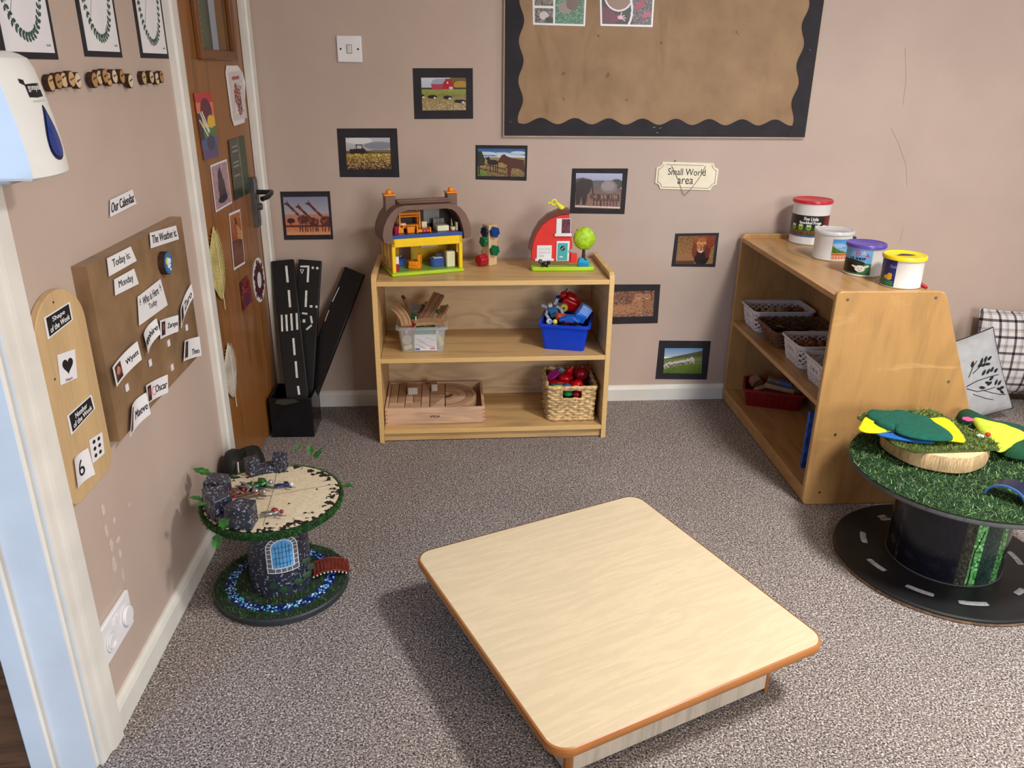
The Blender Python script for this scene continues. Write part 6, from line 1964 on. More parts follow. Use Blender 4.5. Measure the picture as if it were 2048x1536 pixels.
simple('toy_skittle', 'pale yellow tapered toy piece at the right side of the clear tub', 'toy', (cx + 0.060, cy - 0.058, ZM + 0.046), MB().lathe([(0.0, -0.03), (0.012, -0.028), (0.011, 0.0), (0.006, 0.028), (0.0, 0.031)], n=18, close=False), plastic('cone_yellow', (196, 184, 110)), (0.1, -0.32, 0), GT, 0)
simple('toy_disc', 'pinkish wooden disc at the lower left of the clear tub', 'toy', (cx - 0.055, cy - 0.068, ZM + 0.046), MB().cyl((0, -0.004, 0), (0, 0.004, 0), 0.0175, n=26), P('disc_pink_wood', (176, 150, 138), 0.5), (0, 0, 0.05), GT)
simple('toy_block', 'small yellow block at the bottom left of the clear tub', 'toy block', (cx - 0.052, cy - 0.064, ZM + 0.017), MB().b2(-0.015, 0.015, -0.008, 0.008, -0.008, 0.008), plastic('block_yellow', (214, 192, 90)), (0, -0.35, 0), GT)
simple('toy_engine_part', 'dark pink striped toy piece high at the left of the clear tub', 'toy', (cx - 0.056, cy - 0.060, ZM + 0.074), MB().b2(-0.018, 0.018, -0.006, 0.006, -0.010, 0.010), plastic('piece_pink', (150, 80, 100)), (0, -0.5, 0), GT)
simple('ring_toy', 'grey toy wheel at the upper right inside the clear tub', 'toy', (cx + 0.066, cy - 0.050, ZM + 0.074), MB().lathe([(0.006, -0.004), (0.013, -0.004), (0.013, 0.004), (0.006, 0.004), (0.006, -0.004)], n=22, M=RX(PI / 2), close=False), PGY, (0, 0, 0.2), GT, 0)
for k, (x, y, z, c_, lb_) in enumerate(((-0.030, 0.01, 0.108, PGRN, 'green toy piece poking up at the left of the clear tub'), (0.060, 0.030, 0.122, PGRN, 'green toy piece between the track pieces at the right of the clear tub'), (0.008, -0.010, 0.112, PCR, 'cream toy piece on top of the clear tub heap'), (0.012, 0.055, 0.142, plastic('piece_yellow', (206, 196, 110)), 'yellow wooden piece at the back of the clear tub heap'))):
    simple('toy_piece', lb_, 'toy', (cx + x, cy + y, ZM + z), MB().b2(-0.012, 0.012, -0.008, 0.008, -0.007, 0.007), c_, (0.4 * k, 0.3 + 0.2 * k, 0.7 * k), GT, 0.003)
# filling lower in the tub so it does not look empty
for k in range(9):
    rng = random.Random(40 + k)
    simple('toy_block', ['brown', 'pale', 'grey'][k % 3] + ' wooden block buried in the clear tub, ' + ['at the back left', 'at the back', 'at the back right', 'at the middle left', 'in the middle', 'at the middle right', 'low at the left', 'low in the centre', 'low at the right'][k], 'toy block',
           (cx - 0.045 + 0.045 * (k % 3), cy - 0.02 + 0.035 * (k // 3) - 0.015, ZM + 0.026 + 0.022 * (k // 3)), MB().b2(-0.020, 0.020, -0.012, 0.012, -0.010, 0.010), [TRD, TRK, PGY][k % 3], (rng.uniform(-.3, .3), rng.uniform(-.3, .3), rng.uniform(0, 3)), GT)

# blue crate
bx, by = 0.437, -0.222; brz = math.radians(-14)
bct = thing('blue_crate', 'bright blue plastic crate full of toys on the middle shelf', 'crate', (bx, by, ZM), brz)
tub(bct, 0.150, 0.160, 0.176, 0.186, 0.100, plastic('crate_blue', (8, 62, 196), 0.28), 0.008)
BMx = T(bx, by, ZM) @ RZ(brz)
GB = 'toys in the blue crate'
def inb(x, y, z): return BMx @ Vector((x, y, z))
mb = MB(); rng = random.Random(9)
rb_ = thing('toy_robot', 'angular silver, blue and black toy robot at the left of the blue crate', 'toy robot', inb(-0.050, -0.010, 0.128), 0, GB); rb_.rotation_euler = (0.3, -0.45, brz)
MB().b2(-0.016, 0.016, -0.010, 0.010, -0.022, 0.018).b2(-0.012, 0.012, -0.014, -0.009, -0.004, 0.014).build('torso', plastic('robot_blue', (70, 120, 170)), rb_, bevel=0.002)
MB().b2(-0.007, 0.007, -0.007, 0.007, 0.020, 0.034).build('head', PWH, rb_, bevel=0.002)
for s in (-1, 1):
    MB().tube([(s * 0.018, 0, 0.014), (s * 0.030, -0.004, 0.0), (s * 0.028, -0.012, -0.022)], 0.0062, 8).build('arm', [plastic('robot_silver', (176, 182, 190))], rb_)
    MB().tube([(s * 0.010, 0, -0.020), (s * 0.014, 0.002, -0.045), (s * 0.015, -0.004, -0.066)], 0.0075, 8).build('leg', PBK, rb_)
    MB().prism([(s * 0.008, 0.0), (s * 0.036, 0.030), (s * 0.030, 0.040), (s * 0.010, 0.022)], 0.008, 0.013, 'y').build('wing', [plastic('robot_silver', (176, 182, 190))], rb_, bevel=0.001)
fr_ = thing('toy_fire_engine', 'large rounded red toy vehicle with a yellow wheel on top of the blue crate', 'toy vehicle', inb(0.012, 0.030, 0.150), 0, GB); fr_.rotation_euler = (0.25, 0.45, brz + 0.2)
MB().b2(-0.036, 0.034, -0.026, 0.026, -0.022, 0.020).b2(-0.030, 0.010, -0.022, 0.022, 0.018, 0.034).build('body', plastic('engine_red', (176, 18, 22), 0.2), fr_, bevel=0.010, seg=4)
MB().lathe([(0.004, -0.028), (0.0145, -0.028), (0.0155, -0.024), (0.0155, -0.018)], n=22, M=T(-0.022, -0.006, -0.016) @ RX(-PI / 2) @ T(0, 0, 0.0), close=False).build('wheel', plastic('wheel_yellow', (214, 206, 90)), fr_)
t = simple('toy_ball', 'small red ball with a blue cap at the top of the blue crate heap', 'toy ball', inb(-0.016, 0.040, 0.176), MB().ball((0, 0, 0), 0.017, 20), plastic('ball_red', (190, 24, 30), 0.2), (0, 0, 0), GB, 0)
MB().tube([(0.004, 0, 0.015), (0.010, 0, 0.026)], 0.003, 8).build('stalk', PBK, t)
simple('rounded_toy', 'dark blue rounded toy piece behind the robot in the blue crate', 'toy', inb(-0.036, 0.045, 0.160), MB().ball((0, 0, 0), (0.016, 0.014, 0.014), 16), plastic('cap_blue', (24, 40, 120)), (0, 0, 0), GB, 0)
cr_ = thing('toy_car', 'small blue toy car tipped on the front rim of the blue crate', 'toy car', inb(0.016, -0.068, 0.112), 0, GB); cr_.rotation_euler = (0.2, 0.05, brz + 0.1)
MB().prism([(-0.038, -0.004), (0.038, -0.004), (0.040, 0.006), (0.026, 0.010), (0.014, 0.020), (-0.012, 0.020), (-0.022, 0.010), (-0.038, 0.007)], -0.013, 0.013, 'y').build('body', plastic('car_blue', (28, 92, 190), 0.2), cr_, bevel=0.003)
for x in (-0.022, 0.022):
    MB().cyl((x, -0.0155, -0.004), (x, -0.010, -0.004), 0.0085, n=20).build('wheel', PBK, cr_, bevel=0.001)
simple('toy_block', 'pale blue square block at the right rim of the blue crate', 'toy block', inb(0.066, -0.022, 0.138), MB().b2(-0.021, 0.021, -0.016, 0.016, -0.021, 0.021), plastic('block_paleblue', (120, 160, 226)), (0.2, 0.5, brz + 0.35), GB, 0.002)
simple('toy_wedge', 'darker blue toy piece joined beside the pale blue block', 'toy', inb(0.050, -0.030, 0.118), MB().b2(-0.022, 0.022, -0.018, 0.016, -0.018, 0.014), plastic('car_blue', (28, 92, 190), 0.2), (0.1, 0.5, brz + 0.3), GB, 0.004)
t = simple('toy_figure', 'tiny pale toy figure at the front left rim of the blue crate', 'toy figure', inb(-0.058, -0.070, 0.104), MB().ball((0, 0, 0), (0.012, 0.010, 0.011), 14), plastic('figure_white', (206, 216, 226)), (0, 0, 0), GB, 0)
MB().ball((0.004, -0.008, 0.003), (0.006, 0.004, 0.006), 12).build('face', plastic('figure_blue', (90, 140, 190)), t)
simple('toy_piece', 'small yellow toy piece next to the pale figure in the blue crate', 'toy', inb(-0.036, -0.070, 0.104), MB().ball((0, 0, 0), (0.010, 0.009, 0.010), 12), plastic('piece_bright_yellow', (230, 206, 96)), (0, 0, 0), GB, 0)
simple('toy_piece', 'orange toy piece in the middle of the blue crate', 'toy', inb(-0.016, -0.045, 0.116), MB().b2(-0.022, 0.022, -0.012, 0.012, -0.010, 0.012), plastic('piece_orange', (206, 70, 26)), (0.3, 0.2, 0.4), GB, 0.005)
for k, (x, y, z, c_, lb_) in enumerate(((-0.055, 0.03, 0.085, PBK, 'black toy piece under the robot in the blue crate'), (0.0, 0.0, 0.085, plastic('engine_red', (176, 18, 22)), 'red toy piece under the red vehicle in the blue crate'), (0.05, 0.045, 0.09, PBK, 'black toy piece at the back right of the blue crate'), (0.04, -0.02, 0.075, PNAVY, 'navy toy piece under the blue car in the blue crate'), (-0.03, -0.03, 0.08, PBK, 'black toy piece low at the front of the blue crate'))):
    simple('toy_piece', lb_, 'toy', inb(x, y, z), MB().b2(-0.022, 0.022, -0.018, 0.018, -0.014, 0.008), c_, (0.05 * k, 0.1 * k, 0.5 * k), GB, 0.006)

# ---- wooden block tray on the bottom shelf
tx, ty = -0.062, -0.192; TWd, TDp, TH_ = 0.372, 0.270, 0.068
tr = thing('block_tray', 'flat wooden tray of building blocks with a dark stamp on its front, bottom shelf', 'block tray', (tx, ty, ZB_), 0.003)
BEE = wood('pink_beech', (214, 176, 146), 0.84, (1.2, 9, 9), 2.6, 0.5, 18, 0.5, 0.4)
BEE2 = wood('block_beech', (196, 158, 126), 0.84, (8, 1.5, 8), 2.6, 0.5, 14, 0.4, 0.4)
BEE3 = wood('block_beech_dark', (178, 140, 110), 0.84, (1.5, 8, 8), 2.6, 0.5, 14, 0.4, 0.4)
hw, hd = TWd / 2, TDp / 2
MB().b2(-hw, hw, -hd, hd, 0, 0.005).build('tray_base', BEE, tr)
frp = MB().b2(-hw, hw, -hd, -hd + 0.010, 0.0, TH_).build('tray_front', BEE, tr, bevel=0.001)
MB().b2(-hw, hw, hd - 0.010, hd, 0.0, TH_).build('tray_back', BEE, tr, bevel=0.001)
for s in (-1, 1): MB().b2(s * hw, s * (hw - 0.010), -hd + 0.010, hd - 0.010, 0.0, TH_ - 0.0005).build('tray_side', BEE, tr, bevel=0.001)
lettering('VIGA', Quad((-0.020, 0.0375), (0.017, 0.0375), (0.017, 0.0285), (-0.020, 0.0285), y=-hd), frp, M_INK, w=0.0004, bold=0.012)
mb = MB()
for s in (-1, 1):
    for k in range(4): mb.b2(s * hw, s * (hw - 0.009), -hd - 0.0003, -hd + 0.001, 0.006 + k * 0.016, 0.013 + k * 0.016)
mb.build('finger_joints', BEE3, frp)
TM = T(tx, ty, ZB_) @ RZ(0.003)
GK = 'wooden building blocks in the tray'
ix0, ix1, iy0, iy1 = -hw + 0.011, hw - 0.024, -hd + 0.011, hd - 0.011
def tblock(label, poly, mat_=BEE2, z0=0.006, z1=TH_ - 0.004):
    cxx = sum(p[0] for p in poly) / len(poly); cyy = sum(p[1] for p in poly) / len(poly)
    mb = MB().prism([(p[0] - cxx, p[1] - cyy) for p in poly], 0, z1 - z0, 'z')
    o = mb.build('building_block', mat_, loc=TM @ Vector((cxx, cyy, z0)), rz=0.003, bevel=0.0012)
    tag(o, label, 'building block', GK)
def R4(x0, x1, y0, y1, g=0.0012): return [(x0 + g, y0 + g), (x1 - g, y0 + g), (x1 - g, y1 - g), (x0 + g, y1 - g)]
Lx = ix1 - ix0
u = lambda t: ix0 + Lx * t
v = lambda t: iy0 + (iy1 - iy0) * t
tblock('long wooden block along the left side of the tray', R4(u(0), u(.09), v(.22), v(1)), BEE2)
tblock('second wooden block from the left side of the tray', R4(u(.09), u(.18), v(.22), v(1)), BEE3)
tblock('wide wooden block at the front left of the tray', R4(u(0), u(.18), v(0), v(.22)), BEE)
tblock('wooden block at the front of the tray, third column', R4(u(.18), u(.36), v(0), v(.22)), BEE2)
tblock('narrow wooden block under the left loose cube', R4(u(.18), u(.27), v(.22), v(.52)), BEE)
tblock('narrow wooden block beside the middle of the tray', R4(u(.27), u(.36), v(.22), v(.52)), BEE3)
tblock('wooden block at the back left of the tray', R4(u(.18), u(.36), v(.52), v(1)), BEE2)
tblock('long wooden plank block in the middle of the tray', R4(u(.36), u(.455), v(0), v(1)), BEE)
tblock('triangular wooden block at the front middle of the tray', [(u(.46), v(.01)), (u(.625), v(.01)), (u(.625), v(.44))], BEE)
tblock('triangular wooden block with its long side to the left in the tray', [(u(.46), v(.04)), (u(.62), v(.46)), (u(.46), v(.46))], BEE3)
tblock('square wooden block at the back middle of the tray', R4(u(.455), u(.63), v(.48), v(1)), BEE2)
rc = (u(.635), v(.5)); Ry = (v(1) - v(0)) / 2
for k, (r0, r1, nm) in enumerate(((0.028, 0.054, 'smallest arch block round the hole in the tray'), (0.0555, 0.081, 'second arch block from the hole in the tray'), (0.0825, 0.106, 'third arch block from the hole in the tray'), (0.1075, 0.1225, 'largest arch block at the right of the tray'))):
    pts = []
    for i in range(21):
        t = -PI / 2 + PI * i / 20; pts.append((rc[0] + r1 * math.cos(t) * 0.98, rc[1] + min(r1, Ry) * math.sin(t)))
    for i in range(21):
        t = PI / 2 - PI * i / 20; pts.append((rc[0] + r0 * math.cos(t) * 0.98, rc[1] + min(r0, Ry) * math.sin(t)))
    tblock(nm, pts, [BEE2, BEE, BEE3, BEE2][k])
for (x, y, rz_, lb_, s3, g_) in ((u(.255), v(.60), 0.10, 'loose wooden cube with a grey face lying on the left of the tray', 0.020, None), (u(.50), v(.72), 0.15, 'loose narrow wooden block with a grey square near the middle of the tray', 0.013, None)):
    p = TM @ Vector((x, y, TH_ - 0.0035))
    t = thing('building_block', lb_, 'building block', p, rz_, GK)
    MB().b2(-s3, s3, -0.022, 0.022, 0, 0.032).build('wood', BEE3, t, bevel=0.0015)
    MB().b2(-s3 + 0.003, s3 - 0.003, -0.0228, -0.0215, 0.003, 0.029).build('grey_face', P('grey_face', (190, 188, 184), 0.5, 0.04), t)

# ---- seagrass basket
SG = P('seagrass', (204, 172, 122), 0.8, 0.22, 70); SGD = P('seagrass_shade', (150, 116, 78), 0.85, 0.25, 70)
kx, ky, kw, kd, kh = 0.4545, -0.222, 0.192, 0.220, 0.138
bk = thing('seagrass_basket', 'woven seagrass basket with a handle hole, full of red toys, bottom shelf right', 'basket', (kx, ky, ZB_), -0.02)
mb = MB(); rows = 13
def ringpts(z, off, ph, a_, b_, amp=0.0028, n=92):
    rr = rrect(a_, b_, 0.018, 5)
    L = [0]; m_ = len(rr)
    for i in range(m_): L.append(L[-1] + math.hypot(rr[(i + 1) % m_][0] - rr[i][0], rr[(i + 1) % m_][1] - rr[i][1]))
    out = []
    for k in range(n):
        d = L[-1] * k / n; i = 0
        while L[i + 1] < d: i += 1
        f = (d - L[i]) / max(1e-9, L[i + 1] - L[i]); p, q_ = rr[i], rr[(i + 1) % m_]
        x, y = p[0] + (q_[0] - p[0]) * f, p[1] + (q_[1] - p[1]) * f
        nrm = Vector((x / a_ if abs(abs(x) - a_) < 0.02 else 0, y / b_ if abs(abs(y) - b_) < 0.02 else 0)); 
        if nrm.length: nrm.normalize()
        w = amp * math.sin(2 * PI * k * 15 / n + ph)
        out.append((x + nrm.x * w, y + nrm.y * w, z + 0.0012 * math.sin(k * 1.7 + ph)))
    return out
for j in range(rows):
    z = 0.0085 + j * 0.0103; tpr = 0.93 + 0.07 * j / rows
    pts = ringpts(z, 0, PI * (j % 2), kw / 2 * tpr - 0.005, kd / 2 * tpr - 0.005)
    if 9 <= j <= 11:   # handle hole at the front
        seg = [p for p in pts if not (p[1] < -kd / 2 + 0.02 and abs(p[0]) < 0.030)]
        i0 = max(range(len(seg)), key=lambda i: (Vector(seg[i]) - Vector(seg[i - 1])).length)
        seg = seg[i0:] + seg[:i0]
        mb.tube(seg, 0.0058, 6, 0)
    else:
        mb.tube(pts, 0.0058, 6, 0, closed=True)
mb.build('woven_wall', SG, bk)
mb = MB(); pts = ringpts(kh, 0, 0, kw / 2 - 0.004, kd / 2 - 0.004, 0.0018); mb.tube(pts, 0.0075, 8, closed=True)
pts = ringpts(0.0085, 0, 0, kw / 2 * .94 - 0.004, kd / 2 * .94 - 0.004, 0.003); mb.tube(pts, 0.007, 8, closed=True)
mb.build('braided_rim', SG, bk)
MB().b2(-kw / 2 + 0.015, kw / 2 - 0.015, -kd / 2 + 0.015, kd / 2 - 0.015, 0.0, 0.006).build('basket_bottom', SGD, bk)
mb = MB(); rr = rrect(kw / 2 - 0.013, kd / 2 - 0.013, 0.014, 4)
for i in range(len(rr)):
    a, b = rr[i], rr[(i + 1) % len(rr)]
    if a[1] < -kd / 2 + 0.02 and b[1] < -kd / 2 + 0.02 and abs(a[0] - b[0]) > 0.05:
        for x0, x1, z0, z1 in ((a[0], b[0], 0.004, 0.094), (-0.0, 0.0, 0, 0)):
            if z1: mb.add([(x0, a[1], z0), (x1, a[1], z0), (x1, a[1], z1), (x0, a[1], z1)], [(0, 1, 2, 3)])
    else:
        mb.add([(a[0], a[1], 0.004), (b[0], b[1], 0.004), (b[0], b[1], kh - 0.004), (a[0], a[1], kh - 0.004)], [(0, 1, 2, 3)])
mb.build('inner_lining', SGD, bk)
GS = 'toys in the seagrass basket'
def ink(x, y, z): return (kx + x, ky + y, ZB_ + z)
RT = plastic('shiny_red', (196, 14, 24), 0.2); RT2 = plastic('shiny_dark_red', (140, 12, 26), 0.25)
t = simple('toy_plane', 'shiny red toy with wide wings across the middle of the seagrass basket', 'toy', ink(-0.010, 0.010, 0.132), MB().ball((0, 0, 0), (0.030, 0.022, 0.020), 18).ball((-0.020, -0.02, -0.006), (0.055, 0.014, 0.008), 14), RT, (0.2, 0.1, 0.1), GS, 0)
t = simple('toy_teapot', 'large shiny dark red rounded toy at the right of the seagrass basket', 'toy', ink(0.052, 0.030, 0.142), MB().ball((0, 0, 0), (0.028, 0.030, 0.030), 18).cyl((0.0, 0, 0.024), (0.004, 0, 0.036), 0.010, 0.008, 14), RT2, (0, 0.1, 0), GS, 0)
simple('toy_cup', 'shiny red toy cup lying at the front right of the seagrass basket', 'toy cup', ink(0.030, -0.035, 0.126), MB().lathe([(0.0, -0.016), (0.030, -0.014), (0.024, 0.0), (0.012, 0.014), (0.0, 0.016)], n=22, close=False), RT, (0.3, 0.2, 0), GS, 0)
simple('toy_rocket', 'shiny red pointed toy standing up at the back right of the seagrass basket', 'toy', ink(0.010, 0.055, 0.142), MB().lathe([(0.0, -0.02), (0.018, -0.018), (0.016, 0.01), (0.0, 0.032)], n=20, close=False), RT, (0.3, 0.4, 0), GS, 0)
t = simple('toy_brick', 'magenta toy brick with studs at the left of the seagrass basket', 'toy brick', ink(-0.060, 0.020, 0.140), MB().b2(-0.028, 0.028, -0.014, 0.014, -0.007, 0.007), plastic('brick_magenta', (168, 30, 130)), (0.5, -0.6, 0.3), GS)
mb = MB()
for i in range(4):
    for j in range(2): mb.cyl((-0.021 + i * 0.014, -0.007 + j * 0.014, 0.007), (-0.021 + i * 0.014, -0.007 + j * 0.014, 0.0105), 0.0042, n=10)
mb.build('studs', plastic('brick_magenta', (168, 30, 130)), t)
simple('toy_piece', 'pale grey-blue toy piece at the back of the seagrass basket', 'toy', ink(-0.022, 0.070, 0.138), MB().b2(-0.012, 0.012, -0.006, 0.006, -0.022, 0.016), plastic('piece_greyblue', (140, 160, 180)), (0.2, 0.5, 0), GS, 0.003)
simple('toy_piece', 'purple toy piece at the back of the seagrass basket', 'toy', ink(0.006, 0.076, 0.136), MB().b2(-0.018, 0.018, -0.006, 0.006, -0.010, 0.010), plastic('piece_purple', (90, 30, 110)), (0.2, -0.4, 0), GS, 0.003)
simple('toy_brick', 'yellow toy brick at the front left rim of the seagrass basket', 'toy brick', ink(-0.050, -0.074, 0.126), MB().b2(-0.018, 0.018, -0.010, 0.010, -0.008, 0.008), plastic('brick_yellow', (224, 208, 30)), (0.1, 0.05, 0.2), GS)
simple('toy_brick', 'blue toy brick at the front rim of the seagrass basket', 'toy brick', ink(-0.018, -0.072, 0.128), MB().b2(-0.014, 0.014, -0.010, 0.010, -0.008, 0.008), plastic('brick_blue', (40, 120, 190)), (0.1, -0.05, 0.5), GS)
simple('toy_piece', 'dark teal toy piece near the left rim of the seagrass basket', 'toy', ink(-0.052, -0.045, 0.122), MB().b2(-0.026, 0.026, -0.012, 0.012, -0.008, 0.008), plastic('piece_teal', (20, 90, 110)), (0.0, 0.1, 0.1), GS, 0.003)
simple('toy_frog_piece', 'green toy piece seen through the handle hole of the basket', 'toy', ink(-0.014, -0.080, 0.104), MB().ball((0, 0, 0), (0.018, 0.012, 0.011), 14), plastic('piece_leaf_green', (20, 140, 70)), (0, 0, 0), GS, 0)
simple('toy_piece', 'dark red toy piece seen through the handle hole of the basket', 'toy', ink(0.020, -0.080, 0.100), MB().ball((0, 0, 0), (0.017, 0.012, 0.014), 14), RT2, (0, 0, 0), GS, 0)
for k, (x, y) in enumerate(((-0.05, -0.04), (0.03, -0.03), (-0.04, 0.045), (0.04, 0.05), (0.0, 0.0))):
    simple('toy_piece', 'dark toy piece deep in the seagrass basket, ' + ['front left', 'front right', 'back left', 'back right', 'in the centre'][k], 'toy', ink(x, y, 0.080 + 0.012 * (k == 4)), MB().b2(-0.026, 0.026, -0.022, 0.022, -0.02, 0.02), [PNAVY, RT2, PBK, RT2, RT2][k], (0, 0, 0.3 * k), GS, 0.010)

# ================================================================== THINGS ON AND IN THE SHELVING UNIT
CBM = T(CBX, CBY, 0) @ RZ(CBR)
ZCT = 0.6934
M_TIN = P('tin_white', (226, 224, 220), 0.28, 0.015)


def label_patch(name, img, parent, rad, a0, a1, z0, z1):
    """picture wrapped on a cylinder; a0, a1 are angles (left to right as seen)"""
    h, w = img.h, img.w
    aa = np.clip(img.a, 0, 255) / 255; aa = np.where(aa <= 0.04045, aa / 12.92, ((aa + 0.055) / 1.055) ** 2.4)
    vs = []
    for j in range(h):
        for i in range(w):
            a = a0 + (a1 - a0) * i / (w - 1); z = z1 + (z0 - z1) * j / (h - 1)
            vs.append((rad * math.cos(a), rad * math.sin(a), z))
    mb = MB(); mb.add(vs, [(j * w + i, (j + 1) * w + i, (j + 1) * w + i + 1, j * w + i + 1) for j in range(h - 1) for i in range(w - 1)], 0, None, True)
    o = mb.build(name, attr_mat('tin_label_print', 0.3), parent, sharp=180)
    ca = o.data.color_attributes.new('ink', 'FLOAT_COLOR', 'POINT'); buf = np.ones((h * w, 4)); buf[:, :3] = aa.reshape(-1, 3); ca.data.foreach_set('color', buf.ravel())
    return o


def tin(label, pxl, pxr, pxc, pyb, lidl, lidr, pyt, lidmat, lidname='lid'):
    x0, y0 = ZP(pxc, pyb, ZCT)
    for _ in range(3):
        k = (x0, y0)
    def X(px, py, yy):
        d = ray(px, py); t = (yy - CAM.y) / d.y; Pp = CAM + d * t; return Pp.x, Pp.z
    r_ = (X(pxr, pyb - 10, y0 + 0.05)[0] - X(pxl, pyb - 10, y0 + 0.05)[0]) / 2
    d = Vector((x0 - CAM.x, y0 - CAM.y)).normalized()
    cx, cy = x0 + d.x * r_, min(y0 + d.y * r_, -0.054 - r_)
    h = X((lidl + lidr) / 2, pyt, y0)[1] - ZCT
    t = thing('tin', label, 'tin', (cx, cy, ZCT), 0)
    MB().lathe([(0, 0.001), (r_ - 0.002, 0.0), (r_, 0.002), (r_ + 0.0008, 0.004), (r_, 0.006), (r_, h - 0.006), (r_ + 0.0012, h - 0.004), (r_ - 0.002, h - 0.003), (r_ - 0.002, h - 0.02), (0, h - 0.02)], n=64, close=False).build('body', M_TIN, t)
    lid = MB().lathe([(r_ + 0.001, h - 0.008), (r_ + 0.0045, h - 0.007), (r_ + 0.0050, h + 0.001), (r_ + 0.003, h + 0.004), (r_ - 0.001, h + 0.0045), (r_ - 0.004, h + 0.002), (r_ - 0.010, h + 0.0012), (r_ * 0.62, h + 0.0018), (r_ * 0.60, h + 0.001), (0, h + 0.0012)], n=64, close=False).build(lidname, lidmat, t)
    face = math.atan2(CAM.y - cy, CAM.x - cx)
    return t, r_, h, face, lid


def ctext(t, s, rad, face, u0, u1, z0, z1, mat_, bold=0.01):
    """lettering on the tin: u is metres across the face (0 = towards the camera)"""
    def bend(p):
        a = face + p[0] / rad
        return (rad * math.cos(a), rad * math.sin(a), p[2])
    return lettering(s, Quad((u0, z1), (u1, z1), (u1, z0), (u0, z0)), t, mat_, w=0.0, bend=bend, bold=bold)


t, r_, h, fc_, _ = tin('tall white tin with red lid and frog label, on the shelving unit', 1573.4, 1642, 1607.8, 488, 1584.4, 1654.4, 403, plastic('lid_red', (196, 30, 46)))
im = Img(120, 70, (38, 32, 32)); im.rect(0, 0, .12, 1, (60, 38, 30)); im.rect(.8, 0, 1, 1, (110, 34, 34)); im.grad(.66, .92, (120, 88, 44), (84, 60, 32)); im.grain(0, .4, 1, .92, 10, 2); im.rect(0, .92, 1, 1, (70, 104, 136)); im.rect(.12, .5, .9, .68, (46, 62, 32))
for k in range(5):
    x = .20 + k * .155; im.ell(x, .57, .05, .11, (120 + 14 * (k % 2), 176, 50)); im.ell(x - .022, .47, .022, .04, (220, 230, 200)); im.ell(x + .022, .47, .022, .04, (220, 230, 200)); im.ell(x, .57, .025, .02, (60, 40, 30))
for k in range(14): im.line(.1 + k * .06, .7, .1 + k * .06, .9, .006, (150, 116, 66))
label_patch('label', im, t, r_ + 0.0006, fc_ - 1.45, fc_ + 1.35, h * 0.19, h * 0.69)
ctext(t, 'Five Little', r_ + 0.0012, fc_, -0.022, 0.030, h * 0.575, h * 0.655, M_WL)
ctext(t, 'Speckled Frogs', r_ + 0.0012, fc_, -0.038, 0.042, h * 0.475, h * 0.56, M_WL)

t, r_, h, fc_, _ = tin('short white tin with clear lid and blue sky label, second from the wall', 1632.3, 1700, 1659.4, 523, 1642, 1704, 467, clear_mat('clear_lid', (214, 214, 216), 0.75, 0.2))
im = Img(50, 60); im.grad(0, .62, (70, 140, 206), (150, 196, 226)); im.ell(.3, .3, .3, .1, (190, 214, 232), .6); im.poly([(0, .3), (.25, .5), (.5, .55), (.8, .66), (0, .7)], (84, 116, 40)); im.grain(0, .35, .6, .66, 18, 2); im.rect(0, .66, 1, .72, (226, 150, 90)); im.rect(0, .72, 1, .76, (160, 60, 30)); im.rect(0, .76, 1, 1, (230, 196, 170))
for k in range(7): im.rect(.04 + k * .14, .80, .13 + k * .14, .94, (222, 100, 54)); im.rect(.07 + k * .14, .84, .10 + k * .14, .88, (240, 220, 200))
label_patch('label', im, t, r_ + 0.0006, fc_ + 0.02, fc_ + 1.2, h * 0.06, h * 0.80)

t, r_, h, fc_, _ = tin('short white tin with purple lid and black sheep label', 1687.5, 1754.7, 1721.9, 554.4, 1696, 1764, 494, plastic('lid_purple', (84, 66, 160)))
im = Img(90, 90, (110, 170, 224)); im.ell(.3, .72, .42, .30, (20, 20, 22)); im.poly([(.55, .5), (1, .55), (1, 1), (.5, 1)], (60, 116, 70)); im.ell(.42, .55, .4, .13, (30, 40, 30)); im.ell(.3, .8, .4, .25, (18, 18, 20)); im.rect(0, .94, 1, 1, (54, 100, 60))
im.ell(.70, .76, .14, .13, (226, 222, 214)); im.ell(.54, .69, .09, .035, (226, 222, 214), 1, .3); im.ell(.87, .66, .08, .04, (226, 222, 214), 1, -.5); im.ell(.66, .74, .015, .02, (30, 30, 30)); im.ell(.75, .74, .015, .02, (30, 30, 30)); im.ell(.70, .82, .05, .014, (130, 120, 120))
label_patch('label', im, t, r_ + 0.0006, fc_ - 1.5, fc_ + 0.42, h * 0.08, h * 0.90)
ctext(t, 'B', r_ + 0.0013, fc_, -0.026, -0.012, h * 0.68, h * 0.86, P('letter_pink', (206, 90, 130), 0.5), 0.02)
ctext(t, 'A', r_ + 0.0013, fc_, -0.008, 0.003, h * 0.72, h * 0.86, P('letter_pale', (230, 210, 200), 0.5), 0.02)
ctext(t, 'A', r_ + 0.0013, fc_, 0.003, 0.015, h * 0.66, h * 0.78, P('letter_red', (206, 60, 60), 0.5), 0.02)
ctext(t, 'CK SHEEP', r_ + 0.0013, fc_, -0.045, 0.005, h * 0.56, h * 0.64, M_INK, 0.012)

